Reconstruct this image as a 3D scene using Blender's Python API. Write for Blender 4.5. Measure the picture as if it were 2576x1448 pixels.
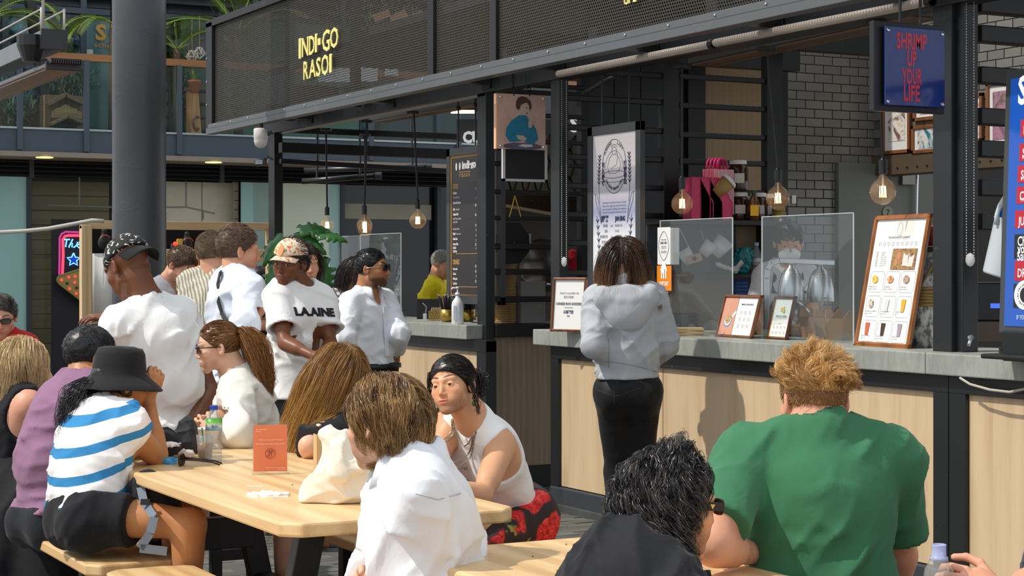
import bpy,math,random
import numpy as np
from mathutils import Vector,Matrix
random.seed(7)
rng=np.random.default_rng(7)
sc=bpy.context.scene
for o in list(bpy.data.objects):bpy.data.objects.remove(o)
COL=sc.collection

# ---------------------------------------------------------------- camera (real position; world X runs into the stalls, Y along them)
F,CX,CY,A,H=4554.,1288.,681.,math.radians(27.97),1.46
KC,KS=math.cos(A),math.sin(A)
def c2w(x,d):return (x*KC+d*KS,-x*KS+d*KC)
_ox,_oy=c2w((1403-CX)/F*10.92,10.92)
CAM=(-_ox,-_oy,H)
cd=bpy.data.cameras.new('camera');cam=bpy.data.objects.new('camera',cd);COL.objects.link(cam)
cd.sensor_width=36;cd.lens=F/2576*36;cd.shift_y=(CY-724)/2576*-1*-1
cd.shift_y=-(724-CY)/2576
cam.location=CAM;cam.rotation_euler=(math.pi/2,0,-A)
cd.clip_start=.1;cd.clip_end=300
sc.camera=cam

# ---------------------------------------------------------------- sky, sun, exposure
w=bpy.data.worlds.new('sky');sc.world=w;w.use_nodes=True
nt=w.node_tree;bg=nt.nodes['Background']
bg.inputs[0].default_value=(.88,.94,1,1);bg.inputs[1].default_value=.92
sd=bpy.data.lights.new('sun','SUN');sun=bpy.data.objects.new('sun',sd);COL.objects.link(sun)
sd.energy=3.1;sd.angle=math.radians(1.0);sd.color=(1,.945,.85)
_sx,_sy=c2w(.9,.2)
sun.rotation_euler=Vector((_sx,_sy,-1.12)).to_track_quat('-Z','Y').to_euler()
sun.location=(-8,2,12)
vs=sc.view_settings
sc.display_settings.display_device='sRGB'
vs.view_transform='Standard';vs.look='None';vs.gamma=1;vs.exposure=0.05;vs.use_curve_mapping=False
sc.cycles.max_bounces=8;sc.cycles.transparent_max_bounces=24
sc.cycles.use_denoising=True
sc.cycles.sample_clamp_indirect=4

# ---------------------------------------------------------------- measuring helpers: pixel of the photograph -> point on a world plane
def W(px,py,d):
    X,Y=c2w((px-CX)/F*d,d);return np.array((X+CAM[0],Y+CAM[1],H-(py-CY)/F*d))
def _ray(px,py):
    X,Y=c2w((px-CX)/F,1.);return np.array((X,Y,-(py-CY)/F))
def onX(px,py,X):r=_ray(px,py);t=(X-CAM[0])/r[0];return np.array(CAM)+t*r
def onY(px,py,Y):r=_ray(px,py);t=(Y-CAM[1])/r[1];return np.array(CAM)+t*r
def onZ(px,py,Z):r=_ray(px,py);t=(Z-H)/r[2];return np.array(CAM)+t*r
RIGHT=np.array((KC,-KS,0));FWD=np.array((KS,KC,0));UP=np.array((0,0,1.))   # camera axes

# ---------------------------------------------------------------- materials
def srgb(h):
    h=h.lstrip('#');v=[int(h[i:i+2],16)/255 for i in (0,2,4)]
    return tuple(x/12.92 if x<=.04045 else ((x+.055)/1.055)**2.4 for x in v)
_mc={}
class N:
    def __init__(s,name):
        m=s.m=bpy.data.materials.new(name);m.use_nodes=True
        s.t=m.node_tree;s.b=s.t.nodes['Principled BSDF']
    def n(s,ty,**k):
        x=s.t.nodes.new('ShaderNode'+ty)
        for a,v in k.items():setattr(x,a,v)
        return x
    def l(s,a,b):s.t.links.new(a,b)
    def coord(s,scale=(1,1,1),rot=(0,0,0)):
        tc=s.n('TexCoord');mp=s.n('Mapping');s.l(tc.outputs['Object'],mp.inputs[0])
        mp.inputs['Scale'].default_value=scale;mp.inputs['Rotation'].default_value=rot
        return mp.outputs[0]
    def noise(s,co,scale,detail=4,rough=.6,dist=0):
        x=s.n('TexNoise');x.inputs['Scale'].default_value=scale;x.inputs['Detail'].default_value=detail
        x.inputs['Roughness'].default_value=rough;x.inputs['Distortion'].default_value=dist
        s.l(co,x.inputs['Vector']);return x.outputs[0]
    def ramp(s,f,stops):
        x=s.n('ValToRGB');e=x.color_ramp.elements
        while len(e)<len(stops):e.new(.5)
        for q,(p,c) in zip(e,stops):q.position=p;q.color=(*c[:3],1)
        s.l(f,x.inputs[0]);return x.outputs[0]
    def mix(s,f,a,b,mode='MIX'):
        x=s.n('Mix',data_type='RGBA',blend_type=mode)
        if hasattr(f,'links'):s.l(f,x.inputs[0])
        else:x.inputs[0].default_value=f
        for v,i in ((a,6),(b,7)):
            if hasattr(v,'links'):s.l(v,x.inputs[i])
            else:x.inputs[i].default_value=(*v[:3],1)
        return x.outputs[2]
    def math(s,op,a,b=0.):
        x=s.n('Math',operation=op)
        for v,i in ((a,0),(b,1)):
            if hasattr(v,'links'):s.l(v,x.inputs[i])
            else:x.inputs[i].default_value=v
        return x.outputs[0]
    def attr(s,name):
        x=s.n('Attribute');x.attribute_name=name;return x.outputs['Fac']
    def bump(s,h,strength=.3,dist=.01):
        x=s.n('Bump');x.inputs['Strength'].default_value=strength;x.inputs['Distance'].default_value=dist
        s.l(h,x.inputs['Height']);s.l(x.outputs[0],s.b.inputs['Normal'])
    def set(s,col=None,rough=None,metal=None,spec=None):
        if col is not None:
            if hasattr(col,'links'):s.l(col,s.b.inputs['Base Color'])
            else:s.b.inputs['Base Color'].default_value=(*col[:3],1)
        if rough is not None:s.b.inputs['Roughness'].default_value=rough
        if metal is not None:s.b.inputs['Metallic'].default_value=metal
        if spec is not None:s.b.inputs['Specular IOR Level'].default_value=spec
        return s.m
def memo(f):
    def g(*a):
        k=(f.__name__,)+a
        if k not in _mc:_mc[k]=f(*a)
        return _mc[k]
    return g
def C3(c):return srgb(c) if isinstance(c,str) else c
@memo
def paint(c,rough=.5,metal=0.,var=.12):
    q=N('paint');c=C3(c);n=q.noise(q.coord(),9,5)
    return q.set(q.mix(n,[x*(1-var) for x in c],[min(1,x*(1+var)) for x in c]),rough,metal)
@memo
def steel_black(c='#1a1c1e',rough=.42):
    q=N('painted_steel');c=C3(c);co=q.coord();n=q.noise(co,3,6,.7);n2=q.noise(co,60,3)
    col=q.mix(n,[x*.8 for x in c],[x*1.3 for x in c])
    chip=q.ramp(q.noise(co,22,4),[(.70,(0,0,0)),(.74,(1,1,1))])
    col=q.mix(q.math('MULTIPLY',chip,.18),col,(.4,.4,.4));q.bump(n2,.06,.004)
    return q.set(col,rough)
@memo
def concrete(c='#9fa29b'):
    q=N('cast_concrete');c=C3(c);co=q.coord();a=q.noise(co,2.2,8,.65);b=q.noise(q.coord((1,1,.25)),26,6,.7)
    col=q.ramp(a,[(.25,[x*.7 for x in c]),(.5,c),(.75,[min(1,x*1.18) for x in c])])
    col=q.mix(q.ramp(b,[(.45,(0,0,0)),(.8,(1,1,1))]),col,[x*.62 for x in c]);q.bump(b,.15,.004)
    return q.set(col,.5)
@memo
def wood(c1,c2,axis='z',scale=1.,rough=.45,grain=1.):
    q=N('wood_grain');c1,c2=C3(c1),C3(c2)
    f=1.6*scale;g=34*scale
    sc_={'z':(g,g,f),'y':(g,f,g),'x':(f,g,g)}[axis]
    sc2={'z':(5,5,.5),'y':(5,.5,5),'x':(.5,5,5)}[axis]
    a=q.noise(q.coord(sc_),1.0,8,.65,.6);b=q.noise(q.coord(sc2),scale,3,.5,.8)
    wv=q.n('TexWave',wave_type='BANDS',bands_direction={'z':'X','y':'X','x':'Y'}[axis]);q.l(q.coord(sc2),wv.inputs[0])
    wv.inputs['Scale'].default_value=1.3*scale;wv.inputs['Distortion'].default_value=9;wv.inputs['Detail'].default_value=4;wv.inputs['Detail Scale'].default_value=.6
    m=q.math('ADD',q.math('MULTIPLY',a,.6*grain),q.math('ADD',q.math('MULTIPLY',b,.35),q.math('MULTIPLY',wv.outputs[1],.2*grain)))
    q.bump(a,.08,.003)
    return q.set(q.ramp(m,[(.3,c2),(.62,c1),(.85,[min(1,x*1.1) for x in c1])]),rough)
@memo
def plain(c,rough=.5,metal=0.):
    q=N('plain_colour');return q.set(C3(c),rough,metal)
@memo
def cloth(c,c2=None,weave=300.,rough=.85,var=.08):
    q=N('cloth');c=C3(c);co=q.coord();n=q.noise(co,7,5);n2=q.noise(co,weave,2)
    q.bump(q.math('ADD',q.noise(q.coord((1.2,1.2,.8),(.5,.3,.2)),8,3,.5,1.0),q.math('MULTIPLY',n2,.02)),.22,.02)
    q.b.inputs['Sheen Weight'].default_value=.08
    return q.set(q.mix(n,[x*(1-var) for x in c],[min(1,x*(1+var)) for x in c]),rough,0,.2)
@memo
def glass(c=(1,1,1),rough=0.,alpha=.12,ior=1.45,tint=(.93,.97,.97)):
    # thin clear sheet: mostly transparent, a fresnel share of gloss
    q=N('clear_sheet');q.t.nodes.remove(q.b);out=q.t.nodes['Material Output']
    tr=q.n('BsdfTransparent');tr.inputs[0].default_value=(*tint,1);gl=q.n('BsdfGlossy');gl.inputs['Roughness'].default_value=rough
    df=q.n('BsdfDiffuse');df.inputs[0].default_value=(*c,1)
    fr=q.n('Fresnel');fr.inputs[0].default_value=ior
    m1=q.n('MixShader');m1.inputs[0].default_value=alpha;q.l(tr.outputs[0],m1.inputs[1]);q.l(df.outputs[0],m1.inputs[2])
    ge=q.n('NewGeometry');m2=q.n('MixShader');q.l(q.math('MULTIPLY',fr.outputs[0],q.math('SUBTRACT',1.,ge.outputs['Backfacing'])),m2.inputs[0]);q.l(m1.outputs[0],m2.inputs[1]);q.l(gl.outputs[0],m2.inputs[2])
    q.l(m2.outputs[0],out.inputs[0]);return q.m
@memo
def emit(c,s):
    q=N('glow');q.b.inputs['Emission Color'].default_value=(*C3(c),1);q.b.inputs['Emission Strength'].default_value=s
    return q.set((0,0,0),.6)
BLK=steel_black();BLK2=steel_black('#131416',.45);GRYST=steel_black('#3a3d3f',.45)
CHROME=plain((.75,.75,.76),.18,1.);PLY=wood('#d3b995','#bfa07a','z',1.,.42)

# ---------------------------------------------------------------- mesh builder and object helpers
class M:
    def __init__(s):s.v=[];s.f=[];s.k=0
    def add(s,v,f):
        v=np.asarray(v,float).reshape(-1,3);s.v.append(v)
        s.f+=[tuple(int(i)+s.k for i in q) for q in f];s.k+=len(v);return s
    def box(s,a,b):
        (x0,y0,z0),(x1,y1,z1)=a,b
        x0,x1=min(x0,x1),max(x0,x1);y0,y1=min(y0,y1),max(y0,y1);z0,z1=min(z0,z1),max(z0,z1)
        v=[(x,y,z) for z in (z0,z1) for y in (y0,y1) for x in (x0,x1)]
        return s.add(v,[(0,2,3,1),(4,5,7,6),(0,1,5,4),(2,6,7,3),(0,4,6,2),(1,3,7,5)])
    def obox(s,c,ax,ay,az,hx,hy,hz):   # oriented box, half sizes
        c=np.asarray(c,float);ax,ay,az=[np.asarray(q,float) for q in (ax,ay,az)]
        v=[c+i*hx*ax+j*hy*ay+k*hz*az for k in (-1,1) for j in (-1,1) for i in (-1,1)]
        return s.add(v,[(0,2,3,1),(4,5,7,6),(0,1,5,4),(2,6,7,3),(0,4,6,2),(1,3,7,5)])
    def bar(s,a,b,w,h=None,up=(0,0,1)):  # rectangular bar between two points
        a,b=np.asarray(a,float),np.asarray(b,float);h=h or w;d=b-a;L=np.linalg.norm(d);d /= L
        u=np.asarray(up,float)
        if abs(d@u)>.95:u=np.array((1.,0,0))
        r=np.cross(d,u);r /= np.linalg.norm(r);u=np.cross(r,d)
        return s.obox((a+b)/2,d,r,u,L/2,w/2,h/2)
    def tube(s,pts,r,n=8,cap=True):
        p=np.asarray(pts,float);m=len(p);r=np.broadcast_to(np.asarray(r,float),(m,))
        t=np.gradient(p,axis=0);t /= np.linalg.norm(t,axis=1)[:,None]+1e-12
        u=np.array((0,0,1.)) if abs(t[0,2])<.9 else np.array((1.,0,0));V=[]
        for i in range(m):
            u=u-(u@t[i])*t[i];u /= np.linalg.norm(u)+1e-12;b=np.cross(t[i],u)
            for k in range(n):
                a=2*math.pi*k/n;V.append(p[i]+r[i]*(math.cos(a)*u+math.sin(a)*b))
        Fc=[(i*n+k,i*n+(k+1) % n,(i+1)*n+(k+1) % n,(i+1)*n+k) for i in range(m-1) for k in range(n)]
        if cap:Fc+=[tuple(range(n-1,-1,-1)),tuple((m-1)*n+k for k in range(n))]
        return s.add(V,Fc)
    def lathe(s,c,prof,n=20,axis=(0,0,1),sx=1.,sy=1.):   # prof: (radius, height)
        ax=np.asarray(axis,float);ax /= np.linalg.norm(ax);c=np.asarray(c,float)
        u=np.cross(ax,(0,1,0) if abs(ax[1])<.9 else (1,0,0));u /= np.linalg.norm(u);b=np.cross(ax,u);V=[]
        for r,h in prof:
            for k in range(n):
                a=2*math.pi*k/n;V.append(c+h*ax+r*(sx*math.cos(a)*u+sy*math.sin(a)*b))
        m=len(prof)
        return s.add(V,[(i*n+k,i*n+(k+1) % n,(i+1)*n+(k+1) % n,(i+1)*n+k) for i in range(m-1) for k in range(n)]+[tuple(range(n-1,-1,-1)),tuple((m-1)*n+k for k in range(n))])
    def ball(s,c,r,n=10,sq=(1,1,1)):
        c=np.asarray(c,float);V=[];m=n//2+1
        for i in range(m):
            a=math.pi*(i+.001*(i==0)-.001*(i==m-1))/(m-1)
            for k in range(n):
                b=2*math.pi*k/n;V.append(c+r*np.array((sq[0]*math.sin(a)*math.cos(b),sq[1]*math.sin(a)*math.sin(b),sq[2]*math.cos(a))))
        return s.add(V,[(i*n+k,(i+1)*n+k,(i+1)*n+(k+1) % n,i*n+(k+1) % n) for i in range(m-1) for k in range(n)])
    def prism(s,poly,o,u,v,w,t):   # 2-D outline in plane (u,v) at o, thickness t along w
        o,u,v,w=[np.asarray(q,float) for q in (o,u,v,w)];n=len(poly)
        a=[o+x*u+y*v for x,y in poly];b=[q+t*w for q in a]
        return s.add(a+b,[tuple(range(n-1,-1,-1)),tuple(range(n,2*n))]+[(i,(i+1) % n,n+(i+1) % n,n+i) for i in range(n)])
    def quad(s,a,b,c,d):return s.add([a,b,c,d],[(0,1,2,3)])
ORG={}
def obj(name,mb,mat,parent=None,loc=None,smooth=False,bevel=0,kind=None,label=None,attrs=None):
    """links a mesh builder (world coordinates) as ONE object; children sit under their thing's origin"""
    if isinstance(mb,M):V=np.concatenate(mb.v) if mb.v else np.zeros((0,3));Fc=mb.f
    else:V,Fc=mb
    V=np.asarray(V,float)
    if parent is not None:off=ORG[parent.name];
    elif loc is not None:off=np.asarray(loc,float)
    else:
        lo,hi=V.min(0),V.max(0);off=np.array(((lo[0]+hi[0])/2,(lo[1]+hi[1])/2,lo[2]))
    me=bpy.data.meshes.new(name);V=V-off
    if isinstance(Fc,np.ndarray):
        nf,k=Fc.shape;me.vertices.add(len(V));me.vertices.foreach_set('co',V.astype(np.float32).ravel())
        me.loops.add(nf*k);me.polygons.add(nf);me.loops.foreach_set('vertex_index',Fc.astype(np.int32).ravel())
        me.polygons.foreach_set('loop_start',np.arange(0,nf*k,k,dtype=np.int32));me.polygons.foreach_set('loop_total',np.full(nf,k,dtype=np.int32));me.update(calc_edges=True)
    else:
        me.from_pydata(V.tolist(),[],Fc)
    if attrs:
        for an,av in attrs.items():
            at=me.attributes.new(an,'FLOAT','POINT');at.data.foreach_set('value',np.asarray(av,np.float32))
    for m in (mat if isinstance(mat,(list,tuple)) else [mat]):me.materials.append(m)
    if smooth:me.polygons.foreach_set('use_smooth',np.ones(len(me.polygons),bool))
    o=bpy.data.objects.new(name,me);COL.objects.link(o);ORG[o.name]=off
    if parent is not None:o.parent=parent
    else:o.location=off
    if bevel:
        b=o.modifiers.new('bevel','BEVEL');b.width=bevel;b.segments=2;b.limit_method='ANGLE';b.angle_limit=.7
    if kind:o['kind']=kind
    if label:o['label']=label
    return o
def thing(name,label,cat,loc,group=None):
    o=bpy.data.objects.new(name,None);o.empty_display_size=.05;COL.objects.link(o);o.location=loc
    ORG[o.name]=np.asarray(loc,float);o['label']=label;o['category']=cat
    if group:o['group']=group
    return o
def tag(o,label,cat,group=None):
    o['label']=label;o['category']=cat
    if group:o['group']=group
    return o
def dup(root,loc,label=None,rotz=None,group=None):
    r=root.copy();COL.objects.link(r);r.location=loc;ORG[r.name]=np.asarray(loc,float)
    if rotz is not None:r.rotation_euler.z=rotz
    if label:r['label']=label
    if group:r['group']=group
    for ch in list(root.children):
        q=ch.copy();COL.objects.link(q);q.parent=r;ORG[q.name]=ORG[r.name]
        for g in ch.children:
            d=g.copy();COL.objects.link(d);d.parent=q;ORG[d.name]=ORG[r.name]
    return r
def piece(name,src,at,parent=None,rot=None,kind=None):   # linked copy of a mesh object (shares mesh data)
    o=bpy.data.objects.new(name,src.data);COL.objects.link(o)
    o.location=np.asarray(at,float)-(ORG[parent.name] if parent is not None else 0);o.parent=parent
    if rot is not None:o.rotation_euler=rot
    for m in src.modifiers:
        q=o.modifiers.new(m.name,m.type)
        if m.type=='BEVEL':q.width,q.segments,q.limit_method,q.angle_limit=m.width,m.segments,m.limit_method,m.angle_limit
    if kind:o['kind']=kind
    ORG[o.name]=ORG[parent.name] if parent is not None else np.asarray(at,float)
    return o
_tc={}
def textmesh(s,bold=0.,res=2):
    k=(s,bold,res)
    if k not in _tc:
        cu=bpy.data.curves.new('t','FONT');cu.body=s;cu.offset=bold;cu.resolution_u=res;cu.fill_mode='FRONT'
        o=bpy.data.objects.new('t',cu);COL.objects.link(o);bpy.context.view_layer.update()
        me=bpy.data.meshes.new_from_object(o.evaluated_get(bpy.context.evaluated_depsgraph_get()))
        V=np.array([v.co[:] for v in me.vertices]).reshape(-1,3);Fc=[tuple(p.vertices) for p in me.polygons]
        bpy.data.objects.remove(o);bpy.data.curves.remove(cu);bpy.data.meshes.remove(me);_tc[k]=(V,Fc)
    return _tc[k]
def text(mb,s,o,u,v,h,sx=1.,align='l',bold=0.,width=None,res=2,lift=None):
    """adds flat lettering: cap height h, baseline point o, directions u (reading) and v (up)"""
    V,Fc=textmesh(s,bold,res)
    if not len(V):return 0
    u,v,o=np.asarray(u,float),np.asarray(v,float),np.asarray(o,float)
    k=h/.70;x0,x1=V[:,0].min(),V[:,0].max()
    if width:sx=width/((x1-x0)*k)
    x=(V[:,0]-(x0 if align=='l' else x1 if align=='r' else (x0+x1)/2))*k*sx
    P=o+x[:,None]*u+(V[:,1]*k)[:,None]*v
    mb.add(P,Fc);return (x1-x0)*k*sx
# ================================================================ bodies: implicit surfaces meshed by surface nets, one continuous skin per figure
def nrm(v):v=np.asarray(v,float);return v/(np.linalg.norm(v)+1e-12)
def rc(a,b,ra,rb=None):   # round cone
    a,b=np.asarray(a,float),np.asarray(b,float);rb=ra if rb is None else rb;ba=b-a;L2=ba@ba+1e-12;m=max(ra,rb)
    def f(P):
        q=P-a;h=np.clip(q@ba/L2,0,1);return np.linalg.norm(q-h[...,None]*ba,axis=-1)-(ra+(rb-ra)*h)
    return f,np.minimum(a,b)-m,np.maximum(a,b)+m
def el(c,R,rad):           # ellipsoid, R columns = axes
    c=np.asarray(c,float);rad=np.asarray(rad,float);R=np.asarray(R,float);e=np.sqrt(((R*rad)**2).sum(1))
    def f(P):
        q=(P-c)@R;k0=np.linalg.norm(q/rad,axis=-1);k1=np.linalg.norm(q/rad**2,axis=-1)+1e-9;return k0*(k0-1)/k1
    return f,c-e,c+e
def smin(a,b,k):
    h=np.maximum(k-np.abs(a-b),0)/k;return np.minimum(a,b)-h*h*k*.25
def field(ops,xs,ys,zs):
    G=np.full((len(xs),len(ys),len(zs)),.15);h=xs[1]-xs[0]
    for op,pr,k in ops:
        if op in 'us':
            f,lo,hi=pr;m=k+2.5*h;sl=[]
            for ax,l,u in zip((xs,ys,zs),lo-m,hi+m):
                i0,i1=np.searchsorted(ax,l),np.searchsorted(ax,u)
                sl.append(slice(i0,i1))
            if any(q.stop<=q.start for q in sl):continue
            sl=tuple(sl)
        else:f=pr;sl=(slice(None),)*3
        P=np.stack(np.meshgrid(xs[sl[0]],ys[sl[1]],zs[sl[2]],indexing='ij'),-1)
        if op=='d':
            B=G[sl];near=np.abs(B)<.035;B[near]+=f(P[near]);continue
        d=f(P);B=G[sl]
        G[sl]=smin(B,d,k) if op=='u' else -smin(-B,d,k) if op=='s' else -smin(-B,-d,k)
    return G
_CO=np.array([(i,j,k) for i in (0,1) for j in (0,1) for k in (0,1)])
_ED=[(a,b) for a in range(8) for b in range(a+1,8) if np.abs(_CO[a]-_CO[b]).sum()==1]
def nets(G,xs,ys,zs):
    S=G<0;nx,ny,nz=G.shape
    cnt=np.zeros((nx-1,ny-1,nz-1),np.int8)
    for i,j,k in _CO:cnt+=S[i:nx-1+i,j:ny-1+j,k:nz-1+k]
    act=np.argwhere((cnt>0) & (cnt<8))
    if not len(act):return np.zeros((0,3)),np.zeros((0,4),int)
    idx=np.full(cnt.shape,-1,np.int64);idx[tuple(act.T)]=np.arange(len(act))
    v=np.stack([G[tuple((act+c).T)] for c in _CO],1)
    pos=np.zeros((len(act),3));n=np.zeros(len(act))
    for a,b in _ED:
        m=(v[:,a]<0)!=(v[:,b]<0);t=np.where(m,v[:,a]/(v[:,a]-v[:,b]+1e-12*(~m)),0)
        pos+=np.where(m[:,None],_CO[a]+t[:,None]*(_CO[b]-_CO[a]),0);n+=m
    pos=act+pos/n[:,None]
    V=np.stack([np.interp(pos[:,0],np.arange(nx),xs),np.interp(pos[:,1],np.arange(ny),ys),np.interp(pos[:,2],np.arange(nz),zs)],1)
    Q=[]
    for ax in range(3):
        o=[np.eye(3,dtype=int)[(ax+1) % 3],np.eye(3,dtype=int)[(ax+2) % 3]]
        sl0=[slice(1,-1)]*3;sl0[ax]=slice(0,-1);sl1=list(sl0);sl1[ax]=slice(1,None)
        A0,A1=S[tuple(sl0)],S[tuple(sl1)];e=np.argwhere(A0!=A1)
        if not len(e):continue
        flip=A0[tuple(e.T)];base=e+1;base[:,ax]-=1
        c=[idx[tuple(q.T)] for q in (base-o[0]-o[1],base-o[1],base,base-o[0])]
        q=np.stack(c,1);q[~flip]=q[~flip][:,::-1];Q.append(q)
    return V,np.concatenate(Q) if Q else np.zeros((0,4),int)
def bounds(ops):
    lo=np.min([p[1] for o,p,k in ops if o=='u'],0);hi=np.max([p[2] for o,p,k in ops if o=='u'],0);return lo,hi
def mesh_ops(ops,h,lo=None,hi=None,pad=.03):
    if lo is None:lo,hi=bounds(ops);lo,hi=lo-pad,hi+pad
    ax=[np.arange(l,u+h,h) for l,u in zip(lo,hi)]
    return nets(field(ops,*ax),*ax)
def multi(ops,h,boxes):
    """one implicit surface, meshed coarse, with finer boxes (head, hands) in which the same surface is meshed finely"""
    V,Q=mesh_ops(ops,h);Vs,Qs,k=[],[],0
    if len(Q):
        c=V[Q].mean(1);keep=np.ones(len(Q),bool)
        for lo,hi,hf in boxes:keep &= ~np.all((c>lo+1.3*h) & (c<hi-1.3*h),1)
        Vs.append(V);Qs.append(Q[keep]);k=len(V)
    for lo,hi,hf in boxes:
        sub=[(o,p,kk) for o,p,kk in ops if o not in 'us' or np.all((p[1]-kk-.03<hi) & (p[2]+kk+.03>lo))]
        V,Q=mesh_ops(sub,hf,lo,hi);Vs.append(V);Qs.append(Q+k);k+=len(V)
    return np.concatenate(Vs),np.concatenate(Qs)
def clean(V,Q):
    u,inv=np.unique(Q.ravel(),return_inverse=True);return V[u],inv.reshape(Q.shape)
def crumple(seed,amp,size,stretch=None,octv=2):
    """cloth creases: long, narrow, patchy ridges; stretch = direction along which the folds run"""
    g=np.random.default_rng(seed);T=[];st0=None if stretch is None else nrm(stretch)
    for o in range(octv):
        for _ in range(3):
            st=nrm((st0 if st0 is not None else g.normal(size=3))+g.normal(size=3)*.22);k=g.normal(size=3);k-=(k@st)*st;k /= np.linalg.norm(k);k+=st*g.normal()*.12
            k2=nrm(g.normal(size=3)+st);k3=nrm(g.normal(size=3))
            T.append((k*math.pi/(size*.6**o),k2*2*math.pi/(size*2.4*.7**o),k3*2*math.pi/(size*2.6),g.uniform(0,6.28,3),amp*.55**o,g.uniform(.5,1.1)))
    def f(P):
        d=np.zeros(P.shape[:-1])
        for k,k2,k3,ph,a,wv in T:
            s=1-np.abs(np.sin(P@k+ph[0]+wv*np.sin(P@k2+ph[1])));m=.5+.5*np.sin(P@k3+ph[2]);d-=a*m*m*s*s*(1.6-.6*s)
        return d
    return f
def facing(a):a=math.radians(a);return math.cos(a)*FWD+math.sin(a)*RIGHT     # 0 = away from the camera, 90 = to its right
def headR(yaw,pitch=0,roll=0):
    f=facing(yaw);p=math.radians(pitch);f=math.cos(p)*f+math.sin(p)*UP;r=nrm(np.cross(f,UP));u=np.cross(r,f)
    q=math.radians(roll);r,u=math.cos(q)*r+math.sin(q)*u,math.cos(q)*u-math.sin(q)*r
    return np.stack([r,f,u],1)
def head_ops(c,R,s,sex,detail):
    L=lambda x,y,z:c+R@(np.array((x,y,z))*s)
    f=sex=='f';o=[];E=lambda p,r,k=.012:o.append(('u',el(L(*p),R,np.array(r)*s),k*s))
    C=lambda a,b,ra,rb,k=.012:o.append(('u',rc(L(*a),L(*b),ra*s,rb*s),k*s))
    E((0,-.012,.035),(.074,.092,.083));E((0,.028,-.012),(.059 if f else .062,.060,.08),.03)
    jw=.037 if f else .049
    for q in (-1,1):
        C((q*jw,-.002,-.058),(q*.012,.062,-.094),.022 if not f else .018,.018,.02)
        E((q*.042,.052,-.026),(.024,.026,.022),.022);E((q*.03,.06,-.06),(.02,.02,.025),.02)
    E((0,.07,-.096),(.02,.016,.016),.014);E((0,.073,-.066),(.026,.018,.02),.014)
    C((0,.082,.012),(0,.101 if f else .104,-.033),.0072 if f else .0085,.0082 if f else .0118,.012)
    for q in (-1,1):E((q*(.0095 if f else .012),.090,-.038),(.0068 if f else .0085,.010,.0068 if f else .008),.007);C((q*.045,.07,.024),(q*.013,.083,.018),.008 if f else .013,.008 if f else .010,.014)
    for q in (-1,1):
        o.append(('s',el(L(q*.032,.098,.0015),R,np.array((.019,.016,.0125))*s),.012*s))
        if detail:
            E((q*.032,.0745,.0),(.0155,.0135,.0132),.004);o.append(('s',el(L(q*.032,.0915,-.0022),R,np.array((.0158,.012,.0046 if f else .0042))*s),.002*s))
    E((0,.0875,-.0605),(.020,.0085,.0058 if f else .005),.004);E((0,.0858,-.0708),(.0180,.0100,.0068 if f else .0058),.004)
    for q in (-1,1):E((q*.010,.0885,-.0595),(.010,.0075,.005),.003)
    if detail:o.append(('s',el(L(0,.096,-.0655),R,np.array((.023,.008,.0012))*s),.002*s))
    for q in (-1,1):
        a=.35*q;er=R@np.array(((math.cos(a),-math.sin(a),0),(math.sin(a),math.cos(a),0),(0,0,1)))
        o.append(('u',el(L(q*.079,-.014,-.006),er,np.array((.0085,.019,.031))*s),.008*s));o.append(('s',el(L(q*.087,-.010,-.003),er,np.array((.006,.011,.02))*s),.004*s))
    return o
def hand_ops(wr,d,n,side,curl=.5,sc=1.,spread=.12,thumb=.5):
    """palm, four jointed fingers and a thumb leaving the side of the palm; d = direction, n = palm normal, side = +1 if thumb lies on cross(d, n)"""
    d=nrm(d);n=nrm(n-(np.asarray(n)@d)*d);a=np.cross(d,n)*side;R=np.stack([a,d,n],1);o=[]
    L=lambda x,y,z:wr+R@(np.array((x,y,z))*sc)
    o.append(('u',el(L(.0,.05,0),R,np.array((.041,.05,.0155))*sc),.012));o.append(('u',rc(wr,L(0,.04,0),.027*sc,.02*sc),.02));o.append(('u',rc(L(.018,.02,.008),L(.034,.055,.01),.016*sc,.011*sc),.012))
    for i,ln in enumerate((.074,.082,.076,.06)):
        p=L(.029-.0195*i,.088-.004*abs(i-1),0);dirv=nrm(d+a*spread*(1.5-i)*.6);ang=0
        for j,fr in enumerate((.45,.31,.24)):
            ang+=curl*(.75 if j==0 else 1.0)+.06*i*curl;q=p+(math.cos(ang)*dirv+math.sin(ang)*n)*ln*fr*sc
            o.append(('u',rc(p,q,(.0092-.0009*j-.0006*(i==3))*sc,(.0083-.0009*j-.0006*(i==3))*sc),.003));p=q
    p=L(.032,.028,.006);dv=nrm(a*.8+d*.7+n*.35);ang=0;ax=nrm(np.cross(dv,d-a*.6+n*.3))
    for j,ln in enumerate((.038,.032,.026)):
        q=p+dv*ln*sc;o.append(('u',rc(p,q,(.0115-.0012*j)*sc,(.0103-.0012*j)*sc),.004));p=q
        dv=nrm(dv*math.cos(thumb)+np.cross(ax,dv)*math.sin(thumb)*1.0)
    return o
class Fig:pass
_pid=[0]
def pt(q):return np.asarray(q,float) if isinstance(q,np.ndarray) else W(*q)
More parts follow.
